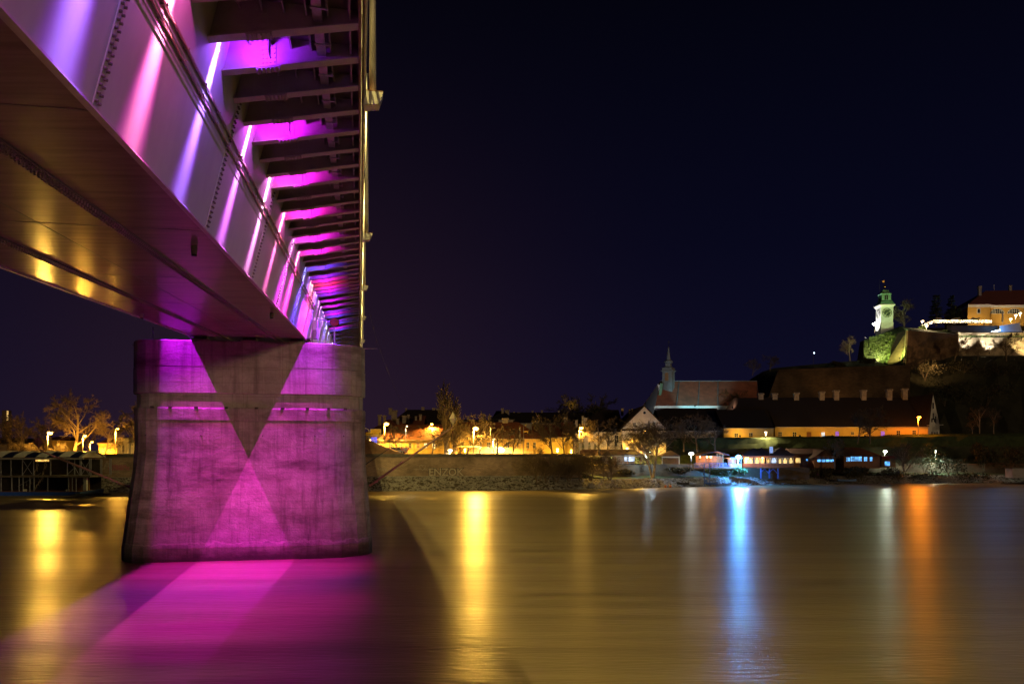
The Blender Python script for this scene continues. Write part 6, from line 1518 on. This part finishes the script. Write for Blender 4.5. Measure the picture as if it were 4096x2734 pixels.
po = panel(1463, 1494, 1729, 1738, 162, M_sign_y, sg2); lettering('sign_text', 'Petrovaradin', .3, P(1478.5, 1733.5, 161.95), M_black, po, bold=.01)
mb = MB(); mb.tube(P(1478, 1775, 162.1), P(1478, 1738, 162.1), .05, n=6); mb.build('post', M_galv, sg2)
bl = thing('blue_sign', P(1497, 1770, 165), 'glowing blue sign board behind the ramp railing', 'sign')
panel(1484, 1508, 1748, 1770, 165, emit('blue_sign_face', (.10, .12, 1.0), 1.2, .5, 2), bl)
hs_ = thing('heart_sign', P(1620, 1815, 161), 'red heart shaped sign with white letters at the ramp foot', 'sign')
c = P(1620, 1797, 161); mb = MB(); pts = []
for k in range(32):
    a = 2 * math.pi * k / 32; pts.append(c + Vector((.05 * 16 * math.sin(a) ** 3, 0, .048 * (13 * math.cos(a) - 5 * math.cos(2 * a) - 2 * math.cos(3 * a) - math.cos(4 * a)))))
mb.loft([pts, [p + Vector((0, .1, 0)) for p in pts]]); hh = mb.build('heart', M_red, hs_)
lettering('letters', 'VOLI', .55, c + Vector((0, -.03, .22)), M_white, hh, bold=.02); lettering('letters', 'EXIT', .42, c + Vector((-.05, -.03, -.22)), M_white, hh, bold=.01)
mb = MB(); mb.tube(c - Vector((.5, -.1, 1.2)), c - Vector((.5, -.1, 0)), .05); mb.tube(c - Vector((-.5, -.1, 1.2)), c - Vector((-.5, -.1, 0)), .05); mb.build('legs', M_galv, hs_)
for k, (u, lab) in enumerate(((1846, 'leftmost cafe parasol before the yellow house'), (1875, 'middle cafe parasol before the yellow house'), (1905, 'right cafe parasol under the brightest lamp'))):
    p = P(u, 1818, 163); um = thing('cafe_parasol', p, lab, 'parasol', 'cafe parasols')
    mb = MB(); mb.lathe(P(u, 1787, 163), [(1.15, -.08), (1.15, 0), (.6, .22), (.02, .38)], 8); mb.build('canopy', mat('beige_canvas', (.50, .40, .26), rough=.9), um)
    mb = MB(); mb.tube(p - Vector((0, 0, .2)), P(u, 1787, 163), .04, n=6); mb.build('pole', M_wood, um)
for u, vt, lab in ((2080 + 0, 1707, 'thin bare flag pole right of the yellow facade'), (1962, 1707, 'thin pole left of the low white lamp')):
    mb = MB(); mb.tube(P(u, 1818, 161), P(u, vt, 161), .06, .045, 6); tag(mb.build('flag_pole', M_galv), lab, 'pole', 'poles on the quay')

# ================================================================== HOUSEBOAT
Yb = 131.5; db = 7.0
hb2 = thing('houseboat', P(150, 1982, Yb), 'long two storey houseboat with barrel roof and blue hull at left', 'houseboat')
def zb_(v): return ZV(v, Yb)
xl, xr = XU(-260, Yb), XU(318, Yb)
mb = MB(); mb.loft([[(x, y, z) for y, z in ((Yb, zb_(1966)), (Yb + .15, -.4), (Yb + db, -.4), (Yb + db, zb_(1966)))] for x in (xl, XU(300, Yb))]); mb.build('hull', M_blue, hb2)
mb = MB(); mb.loft([[(XU(300, Yb) + .002, y, z) for y, z in ((Yb, zb_(1966)), (Yb + .15, -.4), (Yb + db, -.4), (Yb + db, zb_(1966)))], [(XU(320, Yb), y, z) for y, z in ((Yb, zb_(1966)), (Yb + .25, -.4), (Yb + db, -.4), (Yb + db, zb_(1966)))], [(XU(362, Yb), y, z) for y, z in ((Yb + 2.6, zb_(1958)), (Yb + 3.0, -.3), (Yb + 4, -.3), (Yb + 4.4, zb_(1958)))]]); mb.build('bow', M_lblue, hb2)
mb = MB(); mb.box(xl, XU(322, Yb), Yb + .05, Yb + db - .05, zb_(1966) + .003, zb_(1964)); mb.build('lower_deck', M_wood, hb2)
mb = MB(); mb.box(xl, XU(362, Yb), Yb - .1, Yb + db, zb_(1908), zb_(1901)); mb.build('upper_deck', mat('worn_deck_edge', (.24, .20, .17), (.12, .09, .075), rough=.8, scale=1.5), hb2)
# barrel roof with alternating sheets
def arc(x, n=8, ex=0.0): return [(x, Yb - .3 + (db + .6) * k / n, zb_(1833) + (zb_(1804) - zb_(1833)) * math.sin(math.pi * (.03 + .94 * k / n)) ** .8 + ex) for k in range(n + 1)]
us = [-260 + 45.0 * k for k in range(14)]
for k in range(13):
    x0, x1 = XU(us[k], Yb), XU(us[k + 1], Yb)
    if k % 2 == 0:
        mb = MB(); mb.loft([arc(x0 + .02), arc(x1 - .02)], False); mb.build('roof_sheet', M_navy, hb2)
    else:
        mb = MB(); nn = 12
        for j in range(nn): mb.loft([arc(lerp(x0, x1, j / nn)), arc(lerp(x0, x1, (j + .5) / nn), ex=.09), arc(lerp(x0, x1, (j + 1) / nn))], False)
        mb.build('roof_sheet', M_roofsheet, hb2)
mb = MB(); mb.tube(P(-260, 1834, Yb - .35), P(335, 1834, Yb - .35), .14, n=6); mb.build('eave_beam', M_roofsheet, hb2)
mb = MB(); e = arc(XU(325, Yb)); mb.quad(*e); mb.build('roof_gable', mat('end_panel', (.62, .50, .36), (.5, .4, .28), rough=.7), hb2)
mb = MB()
for a, b in zip(arc(XU(326, Yb)), arc(XU(326, Yb))[1:]): mb.bar(a, b, .5, .2)
mb.build('gable_rim', M_roofsheet, hb2)
mb = MB(); mb.box(XU(346, Yb), XU(352, Yb), Yb + 3, Yb + 3.6, zb_(1812), zb_(1798)); mb.build('vent', M_galv, hb2)
for u in (-130, -60, 2, 42, 88, 133, 201, 268, 297, 318, 323, 356, 362):
    for dy in (0.05, db - .3):
        mb = MB(); mb.box(XU(u, Yb) - .06, XU(u, Yb) + .06, Yb + dy, Yb + dy + .12, zb_(1901) + .003, zb_(1834)); mb.build('upper_post', M_steelgrey, hb2)
for u in (-130, -60, 2, 45, 74, 90, 117, 134, 189, 272, 287, 302):
    mb = MB(); mb.box(XU(u, Yb) - .06, XU(u, Yb) + .06, Yb + .1, Yb + .22, zb_(1964) + .003, zb_(1908)); mb.build('lower_post', M_steelgrey, hb2)
for ua, va, ub_, vb_ in ((90, 1838, 130, 1898), (90, 1898, 130, 1838), (268, 1898, 297, 1870), (275, 1840, 297, 1870), (300, 1868, 316, 1898), (200, 1898, 201.1, 1840), (326, 1898, 356, 1845), (326, 1845, 356, 1898)):
    mb = MB(); mb.bar(P(ua, va, Yb + .25), P(ub_, vb_, Yb + .25), .07, .07); mb.build('cross_brace', M_steelgrey, hb2)
mb = MB(); mb.box(XU(238, Yb), XU(318, Yb), Yb + 3.0, Yb + 3.2, zb_(1964), zb_(1909)); mb.build('timber_wall', M_woodl, hb2)
for k in range(9): mb = MB(); x = XU(240 + k * 9.2, Yb); mb.box(x - .02, x + .02, Yb + 2.95, Yb + 2.998, zb_(1963), zb_(1909)); mb.build('wall_batten', M_wood, hb2)
mb = MB(); mb.box(XU(324, Yb), XU(338, Yb), Yb + .6, Yb + 1.0, zb_(1962), zb_(1908)); cl = mb.build('end_panel', M_white, hb2)
mb = MB(); c = P(332, 1930, Yb + .58); mb.tube(c, c - Vector((0, .03, 0)), .18, n=12); mb.v = [(c.x + (v[0] - c.x) * .55, v[1], c.z + (v[2] - c.z) * 1.7) for v in mb.v]; mb.build('emblem', M_black, cl)
lettering('hull_letters', 'JAFO', .55, P(336, 1972, Yb + 1.15), M_white, hb2, rz=.35)
M_inner = mat('boat_interior_shade', (.075, .06, .048), (.04, .032, .026), rough=.9)  # dark tone stands in for the shade inside the boat
mb = MB(); mb.box(xl, XU(318, Yb), Yb + db - .15, Yb + db - .05, zb_(1964) + .004, zb_(1908) - .003); mb.build('shade_panel', M_inner, hb2)  # dark sheets added behind both decks so the interior reads shaded
mb = MB(); mb.box(xl, XU(318, Yb), Yb + db - .5, Yb + db - .42, zb_(1901) + .004, zb_(1838)); mb.build('shade_panel', M_inner, hb2)
# stair and torn canvas
mb = MB(); mb.bar(P(70, 1964, Yb + 2.5), P(170, 1905, Yb + 2.5), .1, .35); st_ = mb.build('stair', M_dark, hb2)
for k in range(9): mb = MB(); f = (k + .5) / 9; c = P(lerp(70, 170, f), lerp(1964, 1905, f), Yb + 2.2); mb.box(c.x - .2, c.x + .2, c.y - .3, c.y + .7, c.z - .02, c.z + .03); mb.build('stair_step', M_wood, st_)
mb = MB(); mb.bar(P(70, 1945, Yb + 1.9), P(165, 1890, Yb + 1.9), .05, .05)
for k in range(6): mb.tube(P(75 + k * 16, 1961 - k * 9.3, Yb + 1.9), P(75 + k * 16, 1942 - k * 9.3, Yb + 1.9), .025, n=4)
mb.build('stair_rail', M_galv, st_)
r = random.Random(4)
for ua, va, ub_, vb_ in ((150, 1840, 135, 1895), (182, 1840, 168, 1905), (168, 1900, 130, 1955)):
    mb = MB()
    for k in range(16):
        f = k / 16; c = P(lerp(ua, ub_, f) + r.uniform(-3, 3), lerp(va, vb_, f), Yb + 1.5); mb.quad(c, c + Vector((r.uniform(.1, .3), 0, -.1)), c + Vector((r.uniform(-.2, .3), .1, -r.uniform(.3, .8))))
    mb.build('torn_canvas', M_plaster_c, hb2)
c = P(168, 1840, Yb + 3.5); mb = MB(); mb.box(c.x - 1.1, c.x + 1.1, c.y, c.y + .2, c.z - .18, c.z + .18); mb.build('lit_ceiling_panel', emit('boat_ceiling_glow', (1, .55, .12), 1.3, .5, 3), hb2)  # brightness of the ceiling put in as emission
for u, v in ((95, 1960), (105, 1960), (266, 1960), (274, 1960)): mb = MB(); mb.lathe(P(u, 1964, Yb + .4), [(.12, 0), (.12, .3), (.16, .32), (.16, .36)], 8); mb.build('bollard', M_white, hb2)
# driftwood
r = random.Random(6); mb = MB()
for k in range(160): c = P(r.uniform(285, 440), 1975, r.uniform(130.5, 134)); c.z = .05 + r.random() * .25; d = Vector((r.uniform(-1, 1), r.uniform(-1, 1), r.uniform(-.2, .2))) * r.uniform(.2, .6); mb.tube(c - d, c + d, .03, .02, 4)
tag(mb.build('driftwood', M_bark), 'brown driftwood heap floating at the houseboat bow', 'driftwood', kind='stuff')

# ================================================================== LEFT BANK TOWN
lw = thing('white_pavilion_house', P(505, 1825, 176), 'white neoclassical house with tall windows left of the pier', 'house')
Yl = 176
mb = MB(); mb.box(XU(470, Yl), XU(517, Yl), Yl, Yl + 8, 6.8, ZV(1763, Yl)); mb.build('wall', M_plaster_w, lw)
mb = MB(); mb.box(XU(466, Yl), XU(521, Yl), Yl - .3, Yl + 8.2, ZV(1763, Yl) + .003, ZV(1756, Yl)); mb.build('cornice', M_plaster_w, lw)
mb = MB(); mb.box(XU(472, Yl), XU(515, Yl), Yl + .3, Yl + 7.7, ZV(1756, Yl) + .003, ZV(1750, Yl)); mb.build('attic', M_plaster_w, lw)
for u in (475, 487, 502, 513): mb = MB(); c = P(u, 1790, Yl); mb.box(c.x - .2, c.x + .2, Yl - .18, Yl - .004, 7.0, ZV(1764, Yl)); mb.build('pilaster', M_plaster_w, lw)
c = P(494.5, 1793, Yl); window(lw, c.x, Yl, c.z, .5, 1.5, fw=.15)
mb = MB(); mb.box(XU(517, Yl), XU(610, Yl), Yl + 1, Yl + 9, 6.8, ZV(1768, Yl)); mb.build('side_wing', M_plaster_w, lw)
mb = MB(); mb.box(XU(473, Yl), XU(518, Yl), Yl - 1.6, Yl - .2, 6.8, ZV(1814, Yl)); mb.build('steps', M_plaster_w, lw)
house('yellow garden house behind the left trees', 395, 468, 1822, 1772, 1755, 182, 10, M_plaster_y, M_roof_r, wins=[(415, 1795, 8, 14), (440, 1795, 8, 14)])
house('low ochre house behind the brightest left lamp', 178, 240, 1822, 1760, 1748, 185, 10, M_plaster_y, M_roof_r, wins=[(195, 1785, 8, 12), (225, 1785, 8, 12)])
house('far ochre house at the left edge behind bushes', -120, 120, 1822, 1775, 1755, 190, 10, M_plaster_c, M_roof_d)
tb = thing('tower_block', P(-10, 1800, 330), 'faint distant tower block above the left trees', 'building')
mb = MB(); a, b = P(8, 1815, 330), P(34, 1640, 330); mb.box(a.x, b.x, 330, 332, a.z, b.z); mb.build('wall', M_brickf, tb)
for k in range(5): mb = MB(); c = P(31, 1645 + k * 8, 330); mb.box(c.x - .35, c.x + .3, 329.9, 329.99, c.z - .3, c.z + .25); mb.build('window', W_WARM, tb)
lamp_light('roof_sign_light', P(30, 1636, 326), WARM, 120, .3, tb)
# parked car between sign and trees
def car(u, v, Y, label, m, rz=0):
    c = P(u, v, Y); th = thing('parked_car', c, label, 'car', 'cars on the far quay'); L2, W2 = 2.1, .85
    mb = MB(); mb.loft([[(c.x + x, c.y + y * W2, c.z + z) for x, z in ((-L2, .3), (L2, .3), (L2, .75), (1.2, .85), (-1.3, .9), (-L2, .8))] for y in (-1, 1)]); mb.build('body', m, th)
    mb = MB(); mb.loft([[(c.x + x, c.y + y * W2 * .9, c.z + z) for x, z in ((-1.4, .88), (1.15, .84), (.55, 1.42), (-1.0, 1.45))] for y in (-1, 1)]); mb.build('cabin', M_glass, th)
    for x in (-1.3, 1.3):
        for y in (-1, 1): mb = MB(); mb.tube((c.x + x, c.y + y * (W2 - .02), c.z + .32), (c.x + x, c.y + y * (W2 + .05), c.z + .32), .32, n=12); mb.build('wheel', M_black, th)
car(1588, 1815, 166, 'parked car half hidden behind the ramp railing', M_steelgrey)

# ================================================================== TREES AND SHRUBS
tree('spread0', 295, 1822, 1556, 160, 'largest bare plane tree left of the pier', wide=1.15)
tree('spread1', 545, 1822, 1600, 158, 'bare plane tree leaning behind the left pier edge', bark=M_barkpale, wide=1.05)
tree('spread2', 215, 1822, 1655, 168, 'bare tree right behind the brightest left lamp', wide=1.0)
tree('spread1', 90, 1822, 1660, 163, 'dark bare tree above the houseboat roof', wide=1.1)
tree('spread0', 30, 1822, 1640, 170, 'dark bare tree at the left photo edge', wide=1.0)
tree('spread2', 420, 1822, 1680, 165, 'smaller orange lit tree between the lamps and the white house', wide=1.1)
tree('spread0', 360, 1822, 1690, 172, 'thin far tree behind the orange lamps', wide=.9)
tree('spread1', -60, 1822, 1640, 165, 'bare tree cut by the left photo edge', wide=1.0)
tree('shrub0', 60, 1822, 1760, 152, 'tangled shrub above the houseboat roof', name='bare_shrub', cat='shrub', wide=1.3)
tree('shrub1', 130, 1822, 1765, 153, 'low shrub behind the rusty lozenge', name='bare_shrub', cat='shrub', wide=1.3)
tree('shrub0', 250, 1822, 1765, 154, 'reddish shrub right of the brightest left lamp', name='bare_shrub', cat='shrub', wide=1.2)
tree('spread0', 1590, 1815, 1692, 163, 'round crowned bare tree behind the heart sign', wide=1.25)
tree('spread2', 1728, 1818, 1700, 160, 'dark bare tree behind the boom', wide=1.3)
tree('poplar', 1785, 1818, 1512, 165, 'tall slender bare poplar', wide=1.15, name='poplar_tree')
tree('poplar', 1822, 1818, 1570, 167, 'shorter poplar right of the tallest one', wide=1.25, name='poplar_tree')
tree('spread1', 1842, 1818, 1720, 163, 'bare tree by the leftmost cafe parasol', wide=1.2)
tree('spread0', 1922, 1818, 1637, 168, 'tall tree glowing orange behind the brightest lamp', wide=.95)
tree('spread2', 1868, 1818, 1715, 164, 'bare tree between cafe parasols', wide=1.2)
tree('spread1', 1990, 1818, 1692, 161.5, 'forked tree black against the glaring floodlight', wide=1.35)
tree('spread0', 2050, 1818, 1700, 163, 'orange crowned tree before the yellow facade', wide=1.1)
tree('spread2', 2210, 1822, 1640, 161, 'dark multi branched tree left of the sodium lamp', wide=1.0)
tree('spread0', 2258, 1822, 1655, 162, 'dark tree with straight trunks left of the sodium lamp', wide=.9)
tree('spread1', 2290, 1822, 1690, 164, 'dark leaning tree near the small gabled house', wide=.9)
tree('spread2', 2395, 1815, 1660, 172, 'spreading tree before the cream barracks wall', wide=1.25)
tree('spread1', 2430, 1815, 1700, 174, 'second tree before the cream barracks wall', wide=1.2)
tree('willow', 2612, 1902, 1660, 166, 'multi stemmed bare willow lit cold white', wide=1.05, bark=M_barkpale)
tree('shrub1', 2560, 1822, 1732, 180, 'dome shaped leafless bush beside the gable', name='bare_shrub', cat='shrub', wide=1.5)
tree('spread0', 2790, 1800, 1640, 190, 'dark tree before the right barracks wing', wide=1.2)
tree('spread2', 2735, 1800, 1660, 191, 'thin dark tree on the rampart slope', wide=1.0)
tree('spread1', 2860, 1800, 1665, 191, 'dark tree above the timber restaurant', wide=1.1)
tree('spread1', 2915, 1640, 1548, 228, 'small bare tree against the church roof', wide=1.1)
tree('spread2', 2960, 1640, 1560, 229, 'small bare tree at the church choir', wide=1.0)
tree('spread0', 3480, 1770, 1615, 192, 'bare tree before the long barracks', wide=1.1)
tree('spread2', 3430, 1770, 1640, 192, 'thin bare tree before the barracks wall', wide=.9)
tree('spread0', 3340, 1872, 1740, 184, 'black tree between the blue windowed houses', wide=.9)
tree('shrub0', 3620, 1880, 1760, 186, 'bare bush lit green beside the red shed', name='bare_shrub', cat='shrub', wide=1.3, bark=M_barkpale)
tree('birch', 3918, 1740, 1612, 202, 'pale trunked birch on the rampart top', bark=M_barkpale, wide=.95)
tree('birch', 3975, 1735, 1622, 203, 'leaning birch right of the tallest one', bark=M_barkpale, wide=.9)
tree('birch', 3890, 1740, 1680, 202, 'small crooked birch at the rampart edge', bark=M_barkpale, wide=1.2)
tree('spread1', 3618, 1325, 1195, 281, 'bare tree right of the clock tower', wide=1.25, bark=M_barkpale)
tree('spread2', 3818, 1440, 1340, 262, 'bare tree left of the white floodlit patches', wide=1.2)
tree('spread0', 3912, 1440, 1362, 263, 'round bare tree between the white patches', wide=1.1)
tree('spread1', 4025, 1440, 1325, 263, 'bare tree against the yellow lit stone wall', wide=1.2)
tree('spread2', 2300, 1815, 1560, 226, 'dark tree with amber lit top behind the town', wide=1.3, twig=M_brush)
tree('spread0', 2235, 1815, 1600, 232, 'dark round tree left of the amber lit top', wide=1.3)
tree('spread1', 2375, 1815, 1600, 230, 'dark round tree right of the amber lit top', wide=1.2)
tree('spread0', 3010, 1500, 1430, 258, 'dark tree on the hill left of the bastion', wide=1.2)
tree('spread2', 3080, 1480, 1415, 262, 'dark tree at the lower bastion corner', wide=1.2)
tree('spread1', 3400, 1440, 1340, 272, 'dark tree left of the upper bastion', wide=1.1)
ground_flood(P(2255, 1640, 217), P(2300, 1580, 226), SODY, 2600, 'amber floodlight aimed at the far tree top', 50)
for k, u in enumerate((2150, 2185, 2225, 2275, 2320, 2365, 2440)):
    tree('shrub%d' % (k % 2), u, 1925 - k * 1.5, 1775 + (k * 37) % 40, 151.5 + k * 1.3, '%s leafless shrub on the rocks below the quay wall' % ('first', 'second', 'third', 'fourth', 'fifth', 'sixth', 'seventh')[k], name='bare_shrub', cat='shrub', wide=1.1, group='leafless shrubs on the rocks')
for k, u in enumerate((2345, 2415)): tree('birch', u, 1918, 1790, 157 + k, ('thin sapling left on the rocks', 'thin sapling right on the rocks')[k], wide=.6)
thuja(2312, 1815, 1773, 22, 178, 'first dark thuja from the left'); thuja(2332, 1815, 1776, 16, 178, 'second dark thuja from the left'); thuja(2358, 1815, 1770, 18, 178, 'third dark thuja from the left'); thuja(2380, 1815, 1777, 16, 178, 'fourth dark thuja from the left'); thuja(2464, 1815, 1765, 19, 178, 'tallest dark thuja before the barracks window'); thuja(2487, 1815, 1780, 15, 178, 'small thuja beside the gable house')
# dark evergreens
def cedar(u, vb, vt, wpx, Y, label):
    s = Y / F4; base = P(u, vb, Y); H = (vb - vt) * s; W = wpx * s / 2; r = random.Random(int(u)); th = thing('cedar_tree', base, label, 'tree', 'dark cedars by the hotel')
    mb = MB(); mb.tube(base - Vector((0, 0, .5)), base + Vector((0, 0, H * .9)), .35, .08, 6); mb.build('trunk', M_bark, th)
    mb = MB()
    for k in range(11):
        f = .12 + .85 * k / 11; ww = W * (1 - f * .75)
        for j in range(5):
            a = r.uniform(0, 6.28); leaf_blob(mb, base + Vector((ww * .55 * math.cos(a), ww * .55 * math.sin(a), H * f)), ww * .55, ww * .55, H * .035, 60, .35, r, inner=.1)
    mb.build('crown', M_leafd, th)
cedar(3745, 1300, 1170, 80, 300, 'broad dark cedar left of the hotel'); cedar(3805, 1300, 1172, 70, 302, 'second dark cedar touching the hotel'); cedar(3835, 1290, 1225, 40, 296, 'small grey green conifer at the hotel corner')
bush(3690, 1325, 278, 40, 28, 'low bush on the bastion parapet', M_ivy); bush(3775, 1335, 274, 60, 20, 'long bush on the rampart edge under the terrace', M_ivy, lumps=8)
# bushes on the bank right
for k, (u, v, w, h, Y, m_, lab) in enumerate(((2870, 1905, 110, 38, 171, M_ivy, 'ivy bank below the blue balcony'), (2960, 1900, 60, 34, 173.5, M_ivy, 'ivy clump under the white kiosk'), (3700, 1900, 180, 130, 191, M_ivy, 'overgrown green lit thicket right of the shed'), (3800, 1905, 130, 90, 190, M_brush, 'dark thicket behind the blue box'), (3935, 1880, 110, 120, 192, M_brush, 'round dim bush on the right bank'), (4040, 1890, 130, 130, 193, M_brush, 'dark bush at the right photo edge'),
        (3280, 1920, 120, 60, 186, M_brush, 'black scrub below the blue window band'), (3430, 1920, 140, 60, 187, M_brush, 'dark scrub under the wide house'), (3560, 1920, 120, 60, 188, M_brush, 'dark scrub below the red shed'), (3680, 1930, 140, 50, 188.5, M_brush, 'scrub at the waterline under the orange lamp'), (3900, 1935, 200, 50, 188.5, M_brush, 'low scrub along the right waterline'), (2480, 1900, 120, 30, 168, M_brush, 'low dark scrub under the pavilion deck'), (2720, 1895, 120, 30, 170, M_brush, 'dark scrub below the gazebo'),
        (3350, 1470, 70, 30, 256, M_brush, 'scrub hiding the left bastion foot'), (3480, 1455, 100, 22, 256, M_brush, 'dark hedge along the lower bastion top'), (3700, 1520, 160, 90, 250, M_brush, 'dark scrub under the right bastion wall'), (3850, 1500, 160, 70, 256, M_brush, 'dark scrub below the floodlit wall'), (4000, 1510, 180, 80, 256, M_brush, 'dark scrub under the yellow wall'), (3780, 1620, 200, 110, 236, M_brush, 'black wooded slope behind the birches'), (3950, 1620, 220, 120, 238, M_brush, 'black wooded slope at the right edge'))):
    bush(u, v, Y, w, h, lab, m_, n=1100, lumps=7 if w < 120 else 11, size=.34)
# grass tufts on the rampart edge
r = random.Random(21); mb = MB()
for k in range(3500):
    u = r.uniform(3300, 4200); vt = interp([(2590, 1756), (3300, 1744), (3520, 1745), (3560, 1740), (3760, 1736), (4300, 1732)], u); Y = interp([(3000, 197), (3400, 199), (5000, 203)], u)
    p = P(u, vt, Y) + Vector((0, r.uniform(.2, 2.5), -.05)); h = r.uniform(.1, .32); d = Vector((r.uniform(-.1, .1), r.uniform(-.1, .1), h)); mb.quad(p - Vector((.05, 0, 0)), p + Vector((.05, 0, 0)), p + d)
tag(mb.build('rampart_grass', M_grass), 'rough orange lit grass fringe on the rampart top', 'grass', kind='stuff')
